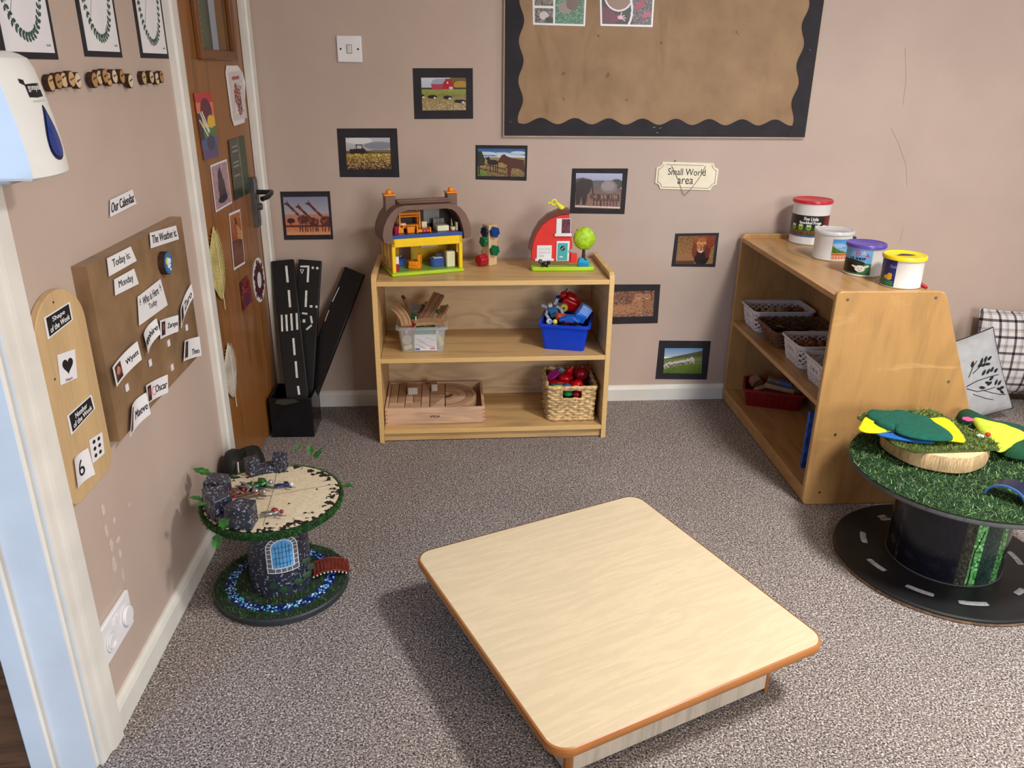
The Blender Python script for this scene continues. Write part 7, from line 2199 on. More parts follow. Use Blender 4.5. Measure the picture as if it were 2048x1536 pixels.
t, r_, h, fc_, lid4 = tin('short white tin with yellow lid and navy duck label, nearest the camera', 1761, 1833.6, 1796.9, 578.6, 1771.9, 1845.3, 518.4, plastic('lid_yellow', (240, 206, 26)))
im = Img(50, 80, (40, 46, 110)); im.ell(.1, .3, .3, .5, (86, 84, 150), .5); im.ell(.62, .68, .22, .1, (226, 176, 50)); im.ell(.72, .58, .13, .08, (226, 176, 50)); im.poly([(0, .78), (.5, .72), (.9, .8), (1, 1), (0, 1)], (40, 110, 80)); im.grain(0, .75, 1, 1, 24, 2); im.rect(0, .4, .12, .8, (190, 190, 120))
label_patch('label', im, t, r_ + 0.0006, fc_ - 1.35, fc_ - 0.27, h * 0.05, h * 0.92)
ctext(t, 'Duck', r_ + 0.0013, fc_, -0.036, -0.016, h * 0.66, h * 0.76, P('letter_grey', (150, 150, 190), 0.5), 0.01)
mb = MB(); pts = [(-0.030, -0.005), (-0.018, 0.004), (-0.006, 0.013), (0.006, 0.014), (0.020, 0.006), (0.030, -0.006), (0.010, -0.010), (-0.015, -0.010)]
mb.add([(x, y, h + 0.0024) for x, y in pts], [tuple(range(8))])
mb.build('coin_slot', PBK, lid4, solid=0.0004)

p = ZP(1712, 478, ZCT)
t = thing('dark_case', 'narrow dark case standing behind the tin with the clear lid', 'case', (1.431, -0.315, ZCT), 0.03)
MB().b2(-0.010, 0.010, -0.042, 0.042, 0, 0.066).build('case_body', PNAVY if False else P('case_dark', (44, 44, 58), 0.4), t, bevel=0.003)
p0 = ZP(1838, 566, ZCT); p1 = ZP(1867, 580, ZCT)
t = thing('red_pen', 'red pen with a black clip lying behind the yellow-lidded tin', 'pen', ((p0[0] + p1[0]) / 2 - 0.01, (p0[1] + p1[1]) / 2 + 0.012, ZCT + 0.0052), math.atan2(p1[1] - p0[1], p1[0] - p0[0]) - 0.1)
MB().cyl((-0.045, 0, 0), (0.036, 0, 0), 0.005, n=12).cyl((0.036, 0, 0), (0.048, 0, 0), 0.005, 0.001, 12).build('barrel', plastic('pen_red', (206, 50, 56)), t)
MB().tube([(-0.046, 0, 0.003), (-0.040, 0, 0.0085), (-0.004, 0, 0.0085)], 0.0014, 6).build('clip', PBK, t)

# lattice baskets
ZCM, ZCB = 0.3554, 0.0554
M_LAT = P('basket_white', (214, 210, 212), 0.4, 0.03)
def lattice_basket(label, x, y, w, d, h, rz, holes=True):
    """x, y: centre in the world; w along X, d along Y; open lattice walls, handle holes backed by a dark sheet"""
    t = thing('plastic_basket', label, 'basket', (x, y, ZCM), rz, 'white lattice plastic baskets')
    a1, b1 = w / 2, d / 2; a0, b0 = a1 * 0.88, b1 * 0.86
    rb_ = 0.022
    Pb = rrect(a0, b0, rb_, 5); Pt = rrect(a1, b1, rb_, 5)
    # resample both outlines
    def resamp(rr, n):
        L = [0]; m_ = len(rr)
        for i in range(m_): L.append(L[-1] + math.hypot(rr[(i + 1) % m_][0] - rr[i][0], rr[(i + 1) % m_][1] - rr[i][1]))
        out = []
        for k in range(n):
            dd = L[-1] * k / n; i = 0
            while L[i + 1] < dd: i += 1
            f = (dd - L[i]) / max(1e-9, L[i + 1] - L[i]); p, q_ = rr[i], rr[(i + 1) % m_]
            out.append((p[0] + (q_[0] - p[0]) * f, p[1] + (q_[1] - p[1]) * f))
        return out
    n = 112; rows = 9
    B_ = resamp(Pb, n); T_ = resamp(Pt, n)
    def pt(i, z):
        k = z / h; i %= n
        return (B_[i][0] + (T_[i][0] - B_[i][0]) * k, B_[i][1] + (T_[i][1] - B_[i][1]) * k, z)
    mb = MB(); zz = [0.012 + (h - 0.026) * j / rows for j in range(rows + 1)]
    # diagonal strips crossing = diamond lattice, as thin tubes
    for s in (-1, 1):
        for i0 in range(0, n, 4):
            pts = [pt(i0 + s * int(round(j * 12 / rows)), zz[j]) for j in range(rows + 1)]
            hp = [p for p in pts]
            mb.tube(hp, 0.0034, 5)
    o = mb.build('lattice_wall', M_LAT, t)
    mb = MB(); th = 0.0022
    for (z0, z1) in ((0.0, 0.014), (h - 0.016, h)):
        vs = []
        for i in range(n): vs += [pt(i, z0), pt(i, z1)]
        mb.add(vs, [(2 * i, (2 * i + 2) % (2 * n), (2 * i + 3) % (2 * n), 2 * i + 1) for i in range(n)], 0, None, True)
    mb.build('plain_bands', M_LAT, t, solid=th)
    rim = [(p[0] * 1.03, p[1] * 1.03, h) for p in T_]
    MB().tube(rim, 0.0038, 7, closed=True).build('rim', M_LAT, t)
    MB().prism([(p[0] * 0.99, p[1] * 0.99) for p in B_], 0.0, 0.003, 'z').build('basket_floor', M_LAT, t)
    # handle panel on the end facing into the room
    for s in (-1, 1):
        mb = MB(); xx = lambda z: s * (a0 + (a1 - a0) * z / h + 0.0008)
        hz0, hz1, hy = h - 0.040, h - 0.020, 0.032
        for y0_, y1_, z0, z1 in ((-hy - 0.012, -hy, h - 0.052, h - 0.008), (hy, hy + 0.012, h - 0.052, h - 0.008), (-hy, hy, h - 0.052, hz0), (-hy, hy, hz1, h - 0.008)):
            mb.add([(xx(z0), y0_, z0), (xx(z0), y1_, z0), (xx(z1), y1_, z1), (xx(z1), y0_, z1)], [(0, 1, 2, 3)])
        o = mb.build('handle_panel', M_LAT, t, solid=0.004)
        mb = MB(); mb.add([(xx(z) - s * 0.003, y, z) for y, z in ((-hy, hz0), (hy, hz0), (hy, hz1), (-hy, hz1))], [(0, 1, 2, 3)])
        mb.build('handle_hole_shade', P('hole_shade_dark', (36, 28, 26), 0.8), o)  # dark sheet painted as the shade inside the handle hole
    return t
W_B, D_B, H_B = 0.235, 0.165, 0.085
lattice_basket('white lattice basket of natural pieces at the wall end of the middle shelf', 1.289, -0.134, W_B, D_B, H_B, CBR)
lattice_basket('white lattice basket of round wooden pieces, in front of the brown wicker basket', 1.290, -0.543, W_B, D_B, H_B, CBR)
lattice_basket('white lattice basket half hidden behind the near end panel', 1.280, -0.752, W_B, D_B, H_B, CBR)
# brown wicker basket
wk = thing('wicker_basket', 'low dark brown wicker basket between two white baskets on the middle shelf', 'basket', (1.290, -0.322, ZCM), CBR)
M_WK = P('dark_wicker', (96, 66, 46), 0.7, 0.35, 90)
mb = MB(); hh_ = 0.066
for j in range(9):
    z = 0.005 + j * 0.007; k = 0.78 + 0.22 * j / 8
    a_, b_ = 0.118 * k, 0.094 * k
    pts = ringpts(z, 0, PI * (j % 2), a_, b_, 0.0022, 100); mb.tube(pts, 0.0042, 6, closed=True)
mb.build('woven_wall', M_WK, wk)
MB().tube(ringpts(hh_, 0, 0, 0.121, 0.096, 0.001, 90), 0.0055, 8, closed=True).build('braided_rim', M_WK, wk)
MB().b2(-0.088, 0.088, -0.07, 0.07, 0.001, 0.005).build('basket_bottom', M_WK, wk)
# contents: natural loose parts
M_NUT = P('conker_brown', (96, 48, 34), 0.3, 0.3, 30); M_WOODBALL = P('wood_ball', (134, 82, 56), 0.4, 0.2, 30); M_PALEW = P('pale_wood_bit', (176, 146, 112), 0.6, 0.15, 30); M_DARKB = P('dark_bit', (44, 34, 32), 0.6, 0.2, 30)
def bits(root_xy, n, kinds, group, where, spread, zbase, seed, sz=(0.011, 0.016)):
    rng = random.Random(seed); placed = []
    words = ['at the front left', 'at the front', 'at the front right', 'at the left', 'in the middle', 'at the right', 'at the back left', 'at the back', 'at the back right']
    cols = 4
    k = 0
    for i in range(n):
        for tr_ in range(60):
            x = rng.uniform(-spread[0], spread[0]); y = rng.uniform(-spread[1], spread[1])
            if all(math.hypot(x - a, y - b) > sz[1] * 1.55 for a, b in placed): break
        placed.append((x, y))
        r_ = rng.uniform(*sz); nm, lb, mt_, asp = kinds[i % len(kinds)]
        wx = words[(0 if x < -spread[0] / 3 else 2 if x > spread[0] / 3 else 1) + (0 if y < -spread[1] / 3 else 6 if y > spread[1] / 3 else 3)]
        c_ = CBM.to_3x3() @ Vector((x, y, 0))
        o = MB().ball((0, 0, 0), (r_ * asp[0], r_ * asp[1], r_ * asp[2]), 12, 0, None, 0.15, 2.0, i).build(nm, mt_, loc=(root_xy[0] + c_.x, root_xy[1] + c_.y, ZCM + zbase + rng.uniform(0, 0.010)), rz=rng.uniform(0, 3))
        tag(o, lb + ' ' + wx + ' ' + where, nm.replace('_', ' '), group)
bits((1.300, -0.543), 16, [('wooden_ball', 'brown wooden ball', M_WOODBALL, (1, 1, 1)), ('conker', 'shiny dark conker', M_NUT, (1, 0.9, 0.8))], 'round pieces in the second white basket', 'of the white basket with round pieces', (0.092, 0.058), 0.058, 3, (0.014, 0.019))
bits((1.298, -0.318), 14, [('wooden_piece', 'dark oval wooden piece', M_DARKB, (1.6, .8, .6)), ('wooden_piece', 'brown curved wooden piece', M_WOODBALL, (1.5, .7, .6)), ('wooden_piece', 'pale pebble-like piece', M_PALEW, (1.1, .8, .6))], 'pieces in the brown wicker basket', 'of the brown wicker basket', (0.088, 0.062), 0.034, 5)
bits((1.298, -0.125), 13, [('wooden_piece', 'pinkish brown piece', M_WOODBALL, (1.5, .9, .7)), ('wooden_piece', 'black lumpy piece', M_DARKB, (1.5, 1, .9)), ('wooden_piece', 'pale star-shaped piece', M_PALEW, (1.3, .8, .9))], 'pieces in the white basket at the wall end', 'of the white basket at the wall end', (0.092, 0.058), 0.056, 7, (0.013, 0.018))
bits((1.290, -0.755), 8, [('wooden_piece', 'grey-green piece', P('greygreen_bit', (96, 96, 76), 0.6, 0.2, 40), (1.3, 1, .8))], 'pieces in the half-hidden white basket', 'of the half-hidden white basket', (0.092, 0.058), 0.050, 9)
# red basket on the bottom shelf
rx_, ry_ = 1.293, -0.190
rbk = thing('red_basket', 'dark red plastic basket holding wooden train pieces, bottom shelf of the shelving unit', 'basket', (rx_, ry_, ZCB), CBR - 0.35)
mb = MB(); a1, b1, hb_ = 0.118, 0.078, 0.072
tub(rbk, a1 * 1.72, b1 * 1.7, a1 * 1.92, b1 * 1.92, hb_, plastic('basket_red', (138, 14, 18), 0.4), 0.006, 0.003)
mb = MB()
for s in (-1, 1):
    for i in range(9):
        x = -a1 * 0.78 + i * a1 * 0.195
        for j in range(3):
            y = s * (b1 * 0.85 + (b1 * 0.11) * (0.018 + j * 0.017) / hb_ + 0.001)
            mb.box((x, y, 0.018 + j * 0.016), (0.012, 0.0022, 0.008), 0)
mb.build('pressed_pattern', plastic('basket_red_dark', (90, 10, 14), 0.4), rbk)
RM = T(rx_, ry_, ZCB) @ RZ(CBR - 0.35)
def inr(name, lb, cat, x, y, z, mb, mat_, rot, grp='wooden pieces in the red basket'):
    t = thing(name, lb, cat, RM @ Vector((x, y, z)), 0, grp); t.rotation_euler = rot; mb.build('body', mat_, t, bevel=0.0015); return t
inr('wooden_house', 'wooden house-shaped block at the left end of the red basket', 'toy block', -0.070, 0.012, 0.078, MB().prism([(-0.022, -0.016), (0.022, -0.016), (0.022, 0.010), (0.0, 0.026), (-0.022, 0.010)], -0.018, 0.018, 'y'), TRD, (0.3, 0.1, 0.2))
t = inr('wooden_wagon', 'long grey wooden wagon with a blue end in the red basket', 'toy wagon', 0.022, 0.016, 0.080, MB().b2(-0.050, 0.045, -0.012, 0.012, -0.010, 0.012), P('weathered_grey_wood', (130, 122, 112)), (0.1, 0.15, CBR - 0.50))
MB().b2(-0.002, 0.046, -0.0126, 0.0126, -0.006, 0.0128).build('blue_end', plastic('wagon_blue', (84, 120, 176)), t, bevel=0.001)
inr('wooden_plank', 'pale wooden plank piece along the front of the red basket', 'toy plank', 0.020, -0.022, 0.072, MB().b2(-0.058, 0.058, -0.012, 0.012, -0.009, 0.009), TRK, (-0.2, 0.12, CBR - 0.42))
inr('wooden_plank', 'short wooden plank piece at the left front of the red basket', 'toy plank', -0.050, -0.030, 0.066, MB().b2(-0.030, 0.030, -0.010, 0.010, -0.006, 0.006), TRK, (0.2, -0.1, 0.4))
inr('wooden_plank', 'dark wooden plank at the right end of the red basket', 'toy plank', 0.078, 0.0, 0.066, MB().b2(-0.022, 0.022, -0.030, 0.030, -0.010, 0.010), TRD, (0.1, -0.2, 0.1))
inr('wooden_plank', 'wooden plank lying under the others in the red basket', 'toy plank', 0.0, 0.0, 0.044, MB().b2(-0.075, 0.075, -0.045, 0.045, -0.014, 0.008), TRD, (0, 0, CBR - 0.35))
# folders leaning at the near end
p = CBM @ Vector((0.128, 0.150, ZCB))
t = thing('blue_folder', 'blue patterned folder standing against the near end panel, bottom shelf', 'folder', p, CBR)
MB().b2(-0.080, 0.125, -0.004, 0.010, 0, 0.205).build('folder_cover', P('folder_blue', (40, 84, 170), 0.45, 0.3, 60), t, bevel=0.002)
p = CBM @ Vector((0.162, 0.095, ZCB))
t = thing('red_folder', 'dark red folder standing behind the blue folder, bottom shelf', 'folder', p, CBR)
MB().b2(-0.105, 0.12, -0.005, 0.006, 0, 0.275).build('folder_cover', P('folder_red', (120, 24, 30), 0.45, 0.1), t, bevel=0.002)

# ================================================================== ON THE GRASS DRUM TABLE
lx, ly = 1.352, -1.140
log = thing('log_slice', 'thick peeled log slice lying on the grass-topped play table', 'log slice', (lx, ly, RDZ + 0.004), 0)
LS_ = wood('peeled_log', (216, 186, 140), 0.72, (14, 14, 1.0), 2.2, 0.55, 10, 0.5, 1.0)
n = 60; prof = [(0.93, 0.0), (0.985, 0.004), (1.0, 0.02), (0.99, 0.040), (0.97, 0.048)]
vs = []
for k_, z in prof:
    for i in range(n):
        t = 2 * PI * i / n; r_ = 0.138 * k_ * (1 + 0.018 * math.sin(3 * t + 1) + 0.010 * math.sin(7 * t))
        vs.append((r_ * math.cos(t), r_ * math.sin(t), z))
mb = MB(); mb.add(vs, [(j * n + i, j * n + (i + 1) % n, (j + 1) * n + (i + 1) % n, (j + 1) * n + i) for j in range(4) for i in range(n)], 0, None, True)
mb.f.append(tuple(range(n - 1, -1, -1))); mb.m.append(0); mb.sm.append(False)
mb.build('log_side', LS_, log)
mb = MB(); mb.add([(v_[0] * 0.999, v_[1] * 0.999, 0.0478) for v_ in vs[4 * n:]], [tuple(range(n))])
mb.build('cut_face', wood('log_end_grain', (214, 190, 148), 0.85, (2, 2, 2), 6, 0.6, 14, 0.4, 0.4), log)
ZL = RDZ + 0.004 + 0.050
# grass mat on the log
def zoutline(pts, z): return [ZP(a, b, z) for a, b in pts]
mo = [(1.186, -1.012), (1.232, -0.978), (1.44, -0.972), (1.492, -1.190), (1.470, -1.243), (1.232, -1.246), (1.20, -1.20)]
mat_ = thing('grass_mat', 'square of pale green artificial grass lying on the log slice', 'grass mat', (1.34, -1.11, ZL), 0)
ml = [(x - 1.34, y + 1.11) for x, y in mo]
MB().prism(ml, 0, 0.003, 'z').build('mat_backing', P('moss_backing', (70, 86, 38), 0.8, 0.2, 60), mat_)
def inside(p, poly):
    c = False; j = len(poly) - 1
    for i in range(len(poly)):
        if (poly[i][1] > p[1]) != (poly[j][1] > p[1]) and p[0] < (poly[j][0] - poly[i][0]) * (p[1] - poly[i][1]) / (poly[j][1] - poly[i][1]) + poly[i][0]: c = not c
        j = i
    return c
def polypick(poly):
    xs = [p[0] for p in poly]; ys = [p[1] for p in poly]
    def f(rng):
        while True:
            p = (rng.uniform(min(xs), max(xs)), rng.uniform(min(ys), max(ys)))
            if inside(p, poly): return p
    return f
mb = MB(); grassblades(mb, 6500, polypick(ml), lambda x, y: 0.002, 0.0095, 0.0012, 21, lean=0.9)
o = mb.build('grass_pile', G3, mat_); o['kind'] = 'stuff'
ZG = ZL + 0.0105


def felt(name, parent, poly, origin, z0, h, mt, wav=0.0, edge=0.003):
    """soft felt shape: flat outline with a domed top"""
    pl = [(p[0] - origin[0], p[1] - origin[1]) for p in poly]
    # smooth outline
    m_ = len(pl); out = []
    for i in range(m_):
        p0, p1, p2, p3 = [Vector(pl[(i + k) % m_]) for k in (-1, 0, 1, 2)]
        for s in range(4):
            t = s / 4
            q_ = 0.5 * ((2 * p1) + (-p0 + p2) * t + (2 * p0 - 5 * p1 + 4 * p2 - p3) * t * t + (-p0 + 3 * p1 - 3 * p2 + p3) * t ** 3)
            out.append((q_.x, q_.y))
    n = len(out); cx_ = sum(p[0] for p in out) / n; cy_ = sum(p[1] for p in out) / n
    vs = []; rings = [(1.0, 0.0), (1.0, edge), (0.96, edge + (h - edge) * 0.45), (0.85, edge + (h - edge) * 0.8), (0.6, h), (0.3, h * 1.02)]
    for k_, z in rings:
        for p in out:
            x, y = cx_ + (p[0] - cx_) * k_, cy_ + (p[1] - cy_) * k_
            zz = z + (wav * mnoise.noise(Vector((x * 30, y * 30, 2))) if k_ < 1 else 0)
            vs.append((x, y, z0 + zz))
    vs.append((cx_, cy_, z0 + h * 1.02))
    fs = [(j * n + i, j * n + (i + 1) % n, (j + 1) * n + (i + 1) % n, (j + 1) * n + i) for j in range(len(rings) - 1) for i in range(n)]
    e = (len(rings) - 1) * n; fs += [(e + i, e + (i + 1) % n, len(vs) - 1) for i in range(n)]; fs.append(tuple(range(n - 1, -1, -1)))
    ar = sum(out[i][0] * out[(i + 1) % n][1] - out[(i + 1) % n][0] * out[i][1] for i in range(n))
    if ar < 0: fs = [f[::-1] for f in fs]
    mb = MB(); mb.add(vs, fs, 0, None, True)
    return mb.build(name, mt, parent, sharp=180)


FY = P('felt_yellow', (246, 226, 20), 0.9, 0.05, 60); FG = P('felt_dark_green', (12, 84, 68), 0.95, 0.08, 80, bmp=0.5, bscale=300); FBL = P('felt_blue', (24, 96, 176), 0.9, 0.06, 60)
FL = P('felt_lime', (196, 220, 64), 0.9, 0.05, 60, bmp=0.5, bscale=300); FDG = P('felt_forest', (22, 70, 44), 0.95, 0.1, 80); FP = P('felt_pink', (232, 84, 150), 0.9, 0.05)
zz = ZG
org = ZP(1815, 855, zz)
pu = thing('felt_puppet', 'dark green felt glove puppet with yellow and blue ends lying on the grass mat', 'puppet', (org[0], org[1], zz), 0)
felt('blue_layer', pu, zoutline([(1752, 866), (1768, 858), (1800, 866), (1850, 878), (1866, 884), (1862, 888), (1820, 884), (1782, 878), (1758, 872)], zz), org, 0.0, 0.006, FBL)
felt('yellow_layer', pu, zoutline([(1719, 855), (1730, 838), (1745, 845), (1760, 855), (1840, 850), (1868, 842), (1898, 844), (1930, 885), (1902, 886), (1850, 880), (1790, 868), (1752, 870), (1728, 868), (1716, 862)], zz), org, 0.004, 0.010, FY)
felt('green_body', pu, zoutline([(1733, 832), (1738, 823), (1752, 822), (1775, 824), (1800, 823), (1826, 829), (1852, 836), (1874, 850), (1892, 862), (1904, 872), (1901, 882), (1860, 882), (1820, 876), (1792, 866), (1787, 856), (1762, 848), (1745, 842)], zz + 0.012), org, 0.012, 0.011, FG, 0.002)
felt('green_thumb', pu, zoutline([(1748, 846), (1752, 851), (1765, 858), (1786, 863), (1789, 856), (1775, 850), (1756, 845)], zz + 0.012), org, 0.013, 0.014, FG, 0.002)
# crocodile/caterpillar puppet at the back right
zz = RDZ + 0.012
org = ZP(1980, 865, zz)
cp = thing('felt_puppet', 'lime and dark green felt puppet with a pink flower and red ladybird, on the grass', 'puppet', (org[0], org[1] - 0.024, zz), 0)
felt('dark_body', cp, zoutline([(1903, 828), (1915, 824), (1935, 832), (1960, 845), (2000, 855), (2052, 868), (2056, 905), (2030, 912), (1998, 905), (1985, 896), (1968, 885), (1940, 862), (1912, 845)], zz), org, 0.0, 0.036, FDG, 0.004)
felt('lime_panel', cp, zoutline([(1935, 832), (1960, 836), (2000, 845), (2044, 864), (2040, 872), (2012, 884), (1998, 893), (1985, 894), (1972, 884), (1958, 868), (1946, 852)], zz + 0.03), org, 0.026, 0.018, FL, 0.003)
q0 = ZP(1925, 834, zz + 0.036); fl = (q0[0] - org[0], q0[1] - org[1])
mb = MB()
for k in range(6):
    a = k * PI / 3; mb.ball((fl[0] + 0.009 * math.cos(a), fl[1] + 0.009 * math.sin(a), 0.040), (0.008, 0.006, 0.003), 8, M=None)
mb.build('flower', FP, cp)
q0 = ZP(1965, 862, zz + 0.05); fl = (q0[0] - org[0], q0[1] - org[1])
MB().ball((fl[0], fl[1], 0.050), (0.008, 0.007, 0.007), 12).build('ladybird', plastic('ladybird_red', (196, 24, 34)), cp)
q0 = ZP(1950, 865, zz + 0.045); fl = (q0[0] - org[0], q0[1] - org[1])
mb = MB()
for k in range(5): mb.ball((fl[0] + 0.006 * math.cos(k * 1.3), fl[1] + 0.006 * math.sin(k * 1.3), 0.046), (0.005, 0.004, 0.003), 8)
mb.build('daisy', M_WL, cp)
# blue arch (half tunnel)
a0_ = ZP(1969, 985, RDZ + 0.006); a1_ = ZP(2052, 1014, RDZ + 0.006)
mxy = ((a0_[0] + a1_[0]) / 2, (a0_[1] + a1_[1]) / 2)
ar_ = math.hypot(a1_[0] - a0_[0], a1_[1] - a0_[1]) / 2
t = thing('toy_tunnel', 'dark half-round toy tunnel with a blue edge, on the grass near the front rim', 'toy tunnel', (mxy[0], mxy[1], RDZ + 0.004), math.atan2(a1_[1] - a0_[1], a1_[0] - a0_[0]))
hh_ = 0.038
def archtube(r1, r0, y0, y1, mt, nm):
    mb = MB(); o_ = []; i_ = []
    for k in range(25):
        a = PI * k / 24
        o_.append((-r1 * math.cos(a), hh_ * math.sin(a) * r1 / ar_)); i_.append((-r0 * math.cos(a), hh_ * math.sin(a) * r0 / ar_))
    band(mb, o_, i_, y0, y1); return mb.build(nm, mt, t, sharp=50)
archtube(ar_, ar_ * 0.94, 0.004, 0.055, plastic('tunnel_dark', (28, 34, 60)), 'tunnel_body')
archtube(ar_ * 1.02, ar_ * 0.91, -0.001, 0.004, plastic('tunnel_blue', (60, 110, 180)), 'tunnel_edge')

# ================================================================== CORNER: ROAD PLANKS IN A TAPED BOX
M_TAPE = P('black_tape', (20, 20, 24), 0.13, 0.2, 20, bmp=0.5, bscale=34)
M_ROADB = P('black_road_board', (22, 22, 24), 0.35, 0.1, 20)
M_ROADW = P('white_road_marking', (220, 220, 216), 0.6, 0.05, 80)
bxx, byy = -0.5935, -0.222
rbx = thing('taped_box', 'small black box wrapped in shiny tape in the corner, holding road planks', 'box', (bxx, byy, 0), -0.03)
w_, d_, h_ = 0.078, 0.078, 0.158
mb = MB()
mb.b2(-w_, w_, -d_, -d_ + 0.006, 0, h_); mb.b2(-w_, w_, d_ - 0.006, d_, 0, h_); mb.b2(-w_, -w_ + 0.006, -d_ + 0.006, d_ - 0.006, 0, h_); mb.b2(w_ - 0.006, w_, -d_ + 0.006, d_ - 0.006, 0, h_); mb.b2(-w_, w_, -d_, d_, 0, 0.005)
mb.build('box_walls', M_TAPE, rbx, bevel=0.004)
mb = MB()
mb.prism([(-0.045, h_ - 0.004), (0.015, h_ - 0.002), (0.035, h_ - 0.012), (-0.02, h_ - 0.026), (-0.055, h_ - 0.018)], -d_ - 0.0012, -d_ - 0.0004, 'y')
mb.build('tape_flap', P('tape_grey_shine', (60, 58, 54), 0.25), rbx)
def plank(label, top, bot, wtop, ytop, ybot, marks, roll=0.0, zbot=0.10, thick=0.018, ext=0.10):
    """leaning plank. top/bot: pixel centres; ytop/ybot: distance in front of the back wall"""
    xt, zt_ = BW(*top, ytop); xb, zb_ = BW(*bot, ybot)
    A_ = Vector((xb, -ybot, zb_)); B_ = Vector((xt, -ytop, zt_))
    d = (B_ - A_).normalized(); A_ = A_ - d * ext
    xax = Vector((1, 0, 0)); xax = (xax - d * xax.dot(d)).normalized()
    nrm = xax.cross(d); rotm = Matrix.Rotation(roll, 3, d); xax = rotm @ xax; nrm = rotm @ nrm
    L = (B_ - A_).length
    m4 = Matrix.Identity(4)
    for i in range(3): m4[i][0] = xax[i]; m4[i][1] = -nrm[i]; m4[i][2] = d[i]; m4[i][3] = A_[i]
    # local: X across, Z along, -Y towards the viewer
    t = thing('road_plank', label, 'plank', (0, 0, 0), 0, 'black toy road planks in the taped box'); t.matrix_world = m4
    o = MB().b2(-wtop / 2, wtop / 2, 0, thick, 0, L).build('board', M_ROADB, t, bevel=0.003)
    inv = m4.inverted()
    def loc(px, py):
        dr = ray(px, py); n_ = m4.to_3x3() @ Vector((0, -1, 0)); tt = (A_ - CAM).dot(n_) / dr.dot(n_)
        q_ = inv @ (CAM + dr * tt); return q_.x, q_.z
    for mk in marks:
        mb = MB(); w2 = mk[4]
        x0, z0 = loc(mk[0], mk[1]); x1, z1 = loc(mk[2], mk[3]); dx, dz = x1 - x0, z1 - z0; LL = math.hypot(dx, dz) or 1; sx, sz_ = -dz / LL * w2, dx / LL * w2
        mb.add([(x0 - sx, -0.0008, z0 - sz_), (x1 - sx, -0.0008, z1 - sz_), (x1 + sx, -0.0008, z1 + sz_), (x0 + sx, -0.0008, z0 + sz_)], [(0, 1, 2, 3)])
        mb.build('road_marking', M_ROADW, o, solid=0.0005)
    return t
C3 = lambda x, y: (340 + x / 2.955, 380 + y / 2.955)
mk1 = []
for (xa, ya, xb_, yb_, w2) in ((687, 448, 696, 546, .0042), (702, 592, 710, 693, .0042), (660, 738, 664, 836, .0034), (687, 736, 692, 834, .0038), (716, 730, 722, 830, .0038), (748, 728, 753, 826, .0038), (729, 876, 737, 976, .0040), (743, 1012, 751, 1110, .0040), (757, 1158, 764, 1210, .0040)):
    mk1.append((*C3(xa, ya), *C3(xb_, yb_), w2))
plank('black road plank with a zebra crossing, leaning nearest the door', (564.5, 520), (594, 788), 0.083, 0.062, 0.255, mk1, 0.0)
mk2 = []
for (xa, ya, xb_, yb_, w2) in ((770, 452, 824, 452, .0034), (818, 458, 814, 545, .0040), (838, 460, 850, 460, .0045), (864, 462, 878, 462, .0045), (806, 594, 802, 692, .0040), (826, 688, 842, 688, .0045), (860, 690, 872, 690, .0045), (780, 728, 812, 732, .0036), (832, 744, 840, 788, .0036), (838, 798, 806, 826, .0036), (784, 774, 800, 774, .0060),
                                   (770, 470, 790, 470, .0012), (790, 470, 780, 494, .0012), (780, 494, 770, 470, .0012)):
    mk2.append((*C3(xa, ya), *C3(xb_, yb_), w2))
plank('black road plank with junction and roundabout markings, second from the door', (620, 520), (603, 788), 0.086, 0.034, 0.215, mk2, 0.0)
plank('black road plank leaning away to the right, turned on its edge', (709, 541), (614, 786), 0.084, 0.050, 0.172, [(*C3(1000, 575), *C3(960, 660), .0016), (*C3(940, 710), *C3(916, 775), .0016)], -0.22)

# black bag behind the castle table
bgx, bgy = -0.626, -0.870
bg = thing('black_bag', 'black slouched bag on the floor behind the castle play table', 'bag', (bgx, bgy, 0), 0.0)
mb = MB(); n = 30; vs = []
for z, r_ in ((0.0, 0.062), (0.004, 0.080), (0.05, 0.092), (0.10, 0.088), (0.145, 0.082), (0.165, 0.070), (0.172, 0.045), (0.168, 0.015)):
    for i in range(n):
        t = 2 * PI * i / n; rr = r_ * (1 + 0.07 * math.sin(3 * t + z * 20) + 0.05 * math.sin(5 * t))
        vs.append((rr * math.cos(t) * 0.70, rr * math.sin(t) * 0.95, (z + 0.008 * math.sin(2 * t + 1) * (z / 0.17)) * 1.32))
mb.add(vs, [(j * n + i, j * n + (i + 1) % n, (j + 1) * n + (i + 1) % n, (j + 1) * n + i) for j in range(7) for i in range(n)], 0, None, True)
mb.f += [tuple(range(n - 1, -1, -1)), tuple(7 * n + i for i in range(n))]; mb.m += [0, 0]; mb.sm += [False, True]
mb.build('bag_body', P('bag_black', (26, 27, 24), 0.55, 0.2, 20, bmp=0.6, bscale=30), bg, sharp=180)
MB().tube([(0.0, -0.060, 0.222), (0.004, -0.078, 0.205), (0.008, -0.087, 0.175)], 0.0022, 6).build('white_strap', P('strap_white', (206, 206, 200), 0.5), bg)

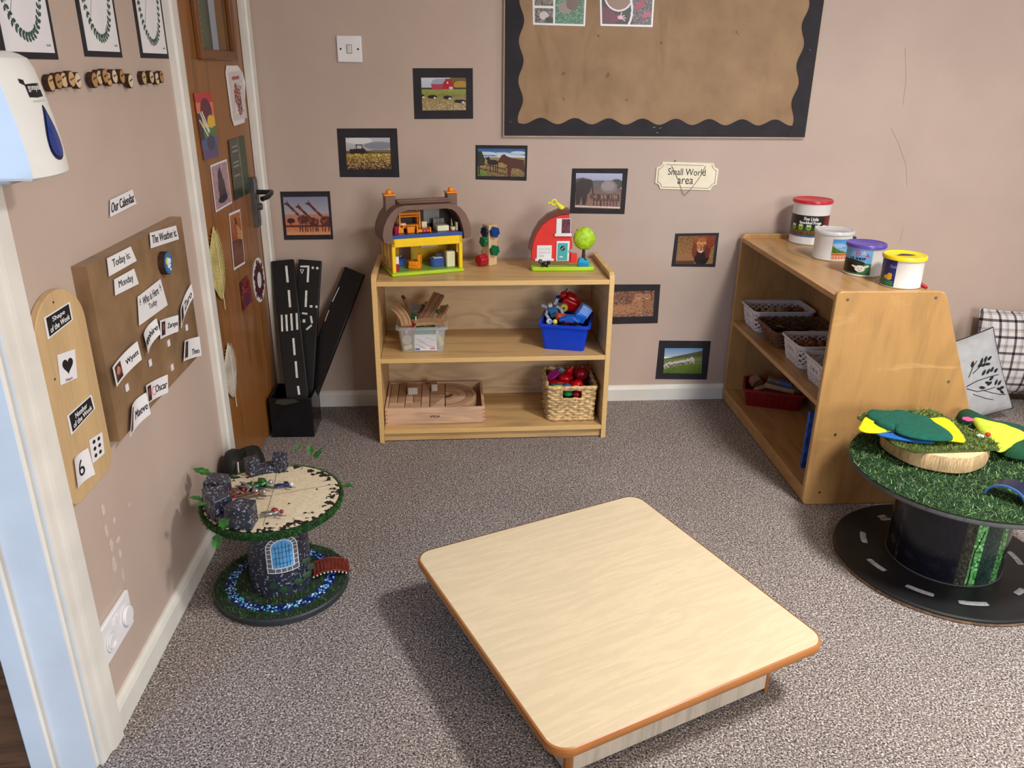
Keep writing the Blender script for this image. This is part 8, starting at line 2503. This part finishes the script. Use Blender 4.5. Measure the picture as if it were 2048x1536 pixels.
# ================================================================== TOY KNIGHTS ON THE CASTLE
def knight(label, x, y, rz, body, accent, cape=None, shield=None, scale=1.0, tilt=0.0):
    t = thing('toy_knight', label, 'toy knight', (CDX + x, CDY + y, CDZ + 0.010 * scale + 0.001 + 0.012 * tilt), rz, 'toy knights lying on the castle top'); t.rotation_euler = (tilt, 0, rz)
    s = scale * 0.9; mb = MB()
    mb.ball((0, 0, 0), (0.014 * s, 0.008 * s, 0.007 * s), 14)
    mb.tube([(-0.008 * s, 0.004 * s, 0), (-0.022 * s, 0.007 * s, 0.001), (-0.038 * s, 0.010 * s, -0.002)], 0.0036 * s, 8, radii=[0.0045 * s, 0.0036 * s, 0.0030 * s])
    mb.tube([(-0.008 * s, -0.004 * s, 0), (-0.024 * s, -0.008 * s, 0.002), (-0.040 * s, -0.007 * s, -0.002)], 0.0036 * s, 8, radii=[0.0045 * s, 0.0036 * s, 0.0030 * s])
    mb.tube([(0.009 * s, 0.007 * s, 0.001), (0.006 * s, 0.017 * s, 0.001), (-0.006 * s, 0.022 * s, 0)], 0.003 * s, 8)
    mb.tube([(0.009 * s, -0.007 * s, 0.001), (0.010 * s, -0.018 * s, 0.001), (0.022 * s, -0.022 * s, 0)], 0.003 * s, 8)
    mb.build('body', body, t)
    h_ = MB().ball((0.020 * s, 0, 0.001), 0.0062 * s, 12).build('helmet', accent, t)
    if cape: MB().prism([(0.010 * s, -0.010 * s), (0.010 * s, 0.010 * s), (-0.030 * s, 0.016 * s), (-0.034 * s, 0), (-0.030 * s, -0.015 * s)], -0.0065 * s, -0.0045 * s, 'z').build('cape', cape, t, bevel=0.0006)
    if shield: MB().lathe([(0.0, 0.0035), (0.006 * s, 0.0028), (0.0085 * s, 0.0), (0.0, -0.0005)], (0.0 * s, 0.003 * s, 0.0085 * s), n=18, close=False).build('shield', shield, t)
    MB().tube([(-0.012 * s, -0.016 * s, 0.002), (0.034 * s, -0.030 * s, 0.002)], 0.0010 * s, 6).build('sword', M_METAL, t)
SIL = P('knight_silver', (150, 150, 150), 0.3, 0.15, 60, metal=0.6); GRNM = P('knight_green', (58, 104, 58), 0.25, 0.3, 90, metal=0.5); NVY = P('knight_navy', (38, 46, 96), 0.4, 0.1)
RDK = P('knight_red', (150, 34, 34), 0.4, 0.1); BRN = P('knight_brown', (104, 76, 62), 0.5, 0.2, 60)
def cp2(px, py): a, b = ZP(px, py, CDZ + 0.008); return a - CDX, b - CDY
x, y = cp2(524, 972); knight('green and silver toy knight with a navy cape, in the heap', x, y, 0.25, GRNM, SIL, NVY, GRNM, 1.25, 0.1)
x, y = cp2(571, 971); knight('blue toy knight at the right of the heap on the cream top', x, y, 0.15, NVY, PWH, None, None, 0.85)
x, y = cp2(512, 990); knight('brown and grey toy knight in front of the green one', x, y, 0.35, BRN, SIL, None, SIL, 1.1)
x, y = cp2(497, 978); knight('dark toy knight at the left of the heap', x, y, -0.5, SIL, BRN, NVY, None, 1.0, 0.3)
x, y = cp2(474, 988); knight('brown toy knight with a red cape beside the battlements', x, y, 0.6, BRN, RDK, RDK, None, 0.95, 0.2)
x, y = cp2(549, 1027); knight('silver toy knight with a red shield lying alone near the front rim', x, y, 0.15, SIL, RDK, None, RDK, 0.95)
x, y = cp2(462, 984); knight('small red toy knight wedged against the left battlement', x, y, 1.3, RDK, RDK, None, None, 0.55, 0.4)

# ================================================================== CUSHIONS
def tartan_mat():
    mt, nt, b = base_mat('tartan_fabric', 0.9, 0, 0.15)
    tc = nt.nodes.new('ShaderNodeTexCoord'); sp = nt.nodes.new('ShaderNodeSeparateXYZ'); nt.links.new(tc.outputs['Object'], sp.inputs[0])
    def stripes(sock):
        outs = None
        for per, off, wd, amt in ((0.066, 0.0, 0.16, 0.85), (0.066, 0.5, 0.05, 0.6), (0.066, 0.42, 0.03, 0.55), (0.066, 0.58, 0.03, 0.55)):
            m1 = nt.nodes.new('ShaderNodeMath'); m1.operation = 'MULTIPLY_ADD'; m1.inputs[1].default_value = 1 / per; m1.inputs[2].default_value = off + 10; nt.links.new(sock, m1.inputs[0])
            m2 = nt.nodes.new('ShaderNodeMath'); m2.operation = 'FRACT'; nt.links.new(m1.outputs[0], m2.inputs[0])
            m3 = nt.nodes.new('ShaderNodeMath'); m3.operation = 'LESS_THAN'; m3.inputs[1].default_value = wd; nt.links.new(m2.outputs[0], m3.inputs[0])
            m4 = nt.nodes.new('ShaderNodeMath'); m4.operation = 'MULTIPLY'; m4.inputs[1].default_value = amt * 0.62; nt.links.new(m3.outputs[0], m4.inputs[0])
            if outs is None: outs = m4.outputs[0]
            else:
                m5 = nt.nodes.new('ShaderNodeMath'); m5.operation = 'MAXIMUM'; nt.links.new(outs, m5.inputs[0]); nt.links.new(m4.outputs[0], m5.inputs[1]); outs = m5.outputs[0]
        return outs
    a = stripes(sp.outputs[0]); c = stripes(sp.outputs[2])
    ad = nt.nodes.new('ShaderNodeMath'); ad.operation = 'ADD'; nt.links.new(a, ad.inputs[0]); nt.links.new(c, ad.inputs[1])
    o = ramp(nt, [(0.0, L3((214, 208, 206))), (0.5, L3((104, 100, 104))), (1.0, L3((30, 28, 34)))], ad.outputs[0])
    nt.links.new(o, b.inputs['Base Color'])
    bump(nt, b, noise(nt, coords(nt), 300, 2), 0.3, 0.001)
    return mt


def cush_pt(u, v_, w, h, th, s):
    k = max(0.0, (1 - abs(u) ** 3)) ** 0.55 * max(0.0, (1 - abs(v_) ** 3)) ** 0.55
    pin = 1 - 0.05 * (1 - v_ * v_) if abs(u) > 0 else 1
    x = u * w / 2 * (1 - 0.05 * (1 - v_ ** 2) * abs(u)); z = v_ * h / 2 * (1 - 0.05 * (1 - u ** 2) * abs(v_))
    wr = 0.006 * mnoise.noise(Vector((x * 9, z * 9, s)))
    return Vector((x, s * (th / 2 * k + wr * k), z))
def cushion(label, mt, M, w=0.40, h=0.40, th=0.12, piping=None):
    t = thing('cushion', label, 'cushion', (0, 0, 0)); t.matrix_world = M
    n = 26; mb = MB(); vs = []
    for s in (-1, 1):
        for j in range(n + 1):
            for i in range(n + 1): vs.append(cush_pt(-1 + 2 * i / n, -1 + 2 * j / n, w, h, th, s))
    N1 = (n + 1) ** 2; fs = []
    for j in range(n):
        for i in range(n):
            a = j * (n + 1) + i
            fs.append((a, a + 1, a + n + 2, a + n + 1)); fs.append((N1 + a, N1 + a + n + 1, N1 + a + n + 2, N1 + a + 1))
    mb.add(vs, fs, 0, None, True); mb.build('cover', mt, t, sharp=180)
    edge = [cush_pt(-1 + 2 * i / 20, -1, w, h, th, 1) for i in range(20)] + [cush_pt(1, -1 + 2 * i / 20, w, h, th, 1) for i in range(20)] + [cush_pt(1 - 2 * i / 20, 1, w, h, th, 1) for i in range(20)] + [cush_pt(-1, 1 - 2 * i / 20, w, h, th, 1) for i in range(20)]
    MB().tube(edge, 0.0028, 6, closed=True).build('seam', piping or mt, t)
    return t
TAR = tartan_mat()
GREYF = P('grey_linen', (176, 178, 180), 0.9, 0.04, 30, bmp=0.4, bscale=240)
M1 = T(2.376, -0.088, 0.212) @ RX(-0.16) @ RY(0.05)
cushion('black and white tartan cushion leaning against the back wall behind the grey one', TAR, M1, 0.40, 0.36, 0.11)
M3 = T(2.53, -0.330, 0.085) @ RX(-1.05) @ RY(0.25)
cushion('second tartan cushion slumped on the floor at the right edge', TAR, M3, 0.34, 0.30, 0.10)
M2 = T(2.030, -0.262, 0.160) @ RX(-0.30) @ RY(-0.29)
gc = cushion('grey linen cushion with black leafy branches beside the shelving unit', GREYF, M2, 0.36, 0.34, 0.10, P('charcoal_piping', (50, 50, 54), 0.8))
mb = MB()
def onc(x, z, off=0.0014):
    u_, v_ = x / 0.18, z / 0.17
    p = cush_pt(u_, v_, 0.36, 0.34, 0.10, -1); return Vector((p.x, p.y - off, p.z))
def stem(pts, w):
    mb.tube([onc(a, b) for a, b in pts], w, 5)
def cleaf(x, z, a, L=0.030, wd=0.0055):
    dx, dz = math.cos(a), math.sin(a); px_, pz_ = -dz, dx
    pts = [(0, 0), (.3, 1), (.65, .95), (1, 0), (.65, -.95), (.3, -1)]
    q_ = [onc(x + dx * L * u_ + px_ * wd * k, z + dz * L * u_ + pz_ * wd * k, 0.0016) for u_, k in pts]
    mb.add(q_, [(0, 5, 4, 3, 2, 1)])
stem([(-0.02, -0.012), (0.03, -0.004), (0.09, -0.004), (0.135, -0.010)], 0.0014)
stem([(-0.02, -0.02), (0.02, -0.045), (0.06, -0.05), (0.10, -0.052)], 0.0013)
stem([(0.02, 0.03), (0.05, 0.045), (0.09, 0.06)], 0.0012); stem([(0.0, 0.02), (0.03, 0.06), (0.05, 0.075)], 0.0012)
stem([(0.04, -0.045), (0.08, -0.07), (0.12, -0.09), (0.15, -0.10)], 0.0012); stem([(0.0, -0.05), (0.05, -0.085), (0.08, -0.10)], 0.001)
for x, z, a in ((0.045, 0.048, 0.5), (0.06, 0.056, 0.9), (0.06, 0.048, 0.1), (0.078, 0.060, 0.7), (0.078, 0.050, -0.2), (0.095, 0.062, 0.3), (0.055, 0.010, 0.7), (0.075, 0.010, 0.6), (0.095, 0.012, 0.6), (0.112, 0.006, 0.3), (0.06, -0.018, -0.5), (0.08, -0.018, 0.4),
                (0.065, -0.034, 0.3), (0.10, -0.044, 0.7), (0.115, -0.048, 0.4), (0.105, -0.058, -0.5), (0.122, -0.062, -0.2), (0.12, -0.072, -0.8), (0.02, 0.055, 1.0), (0.03, -0.03, -0.4)):
    cleaf(x, z, a)
mb.build('branch_print', P('print_charcoal', (34, 36, 42), 0.9), gc, solid=0.0004)
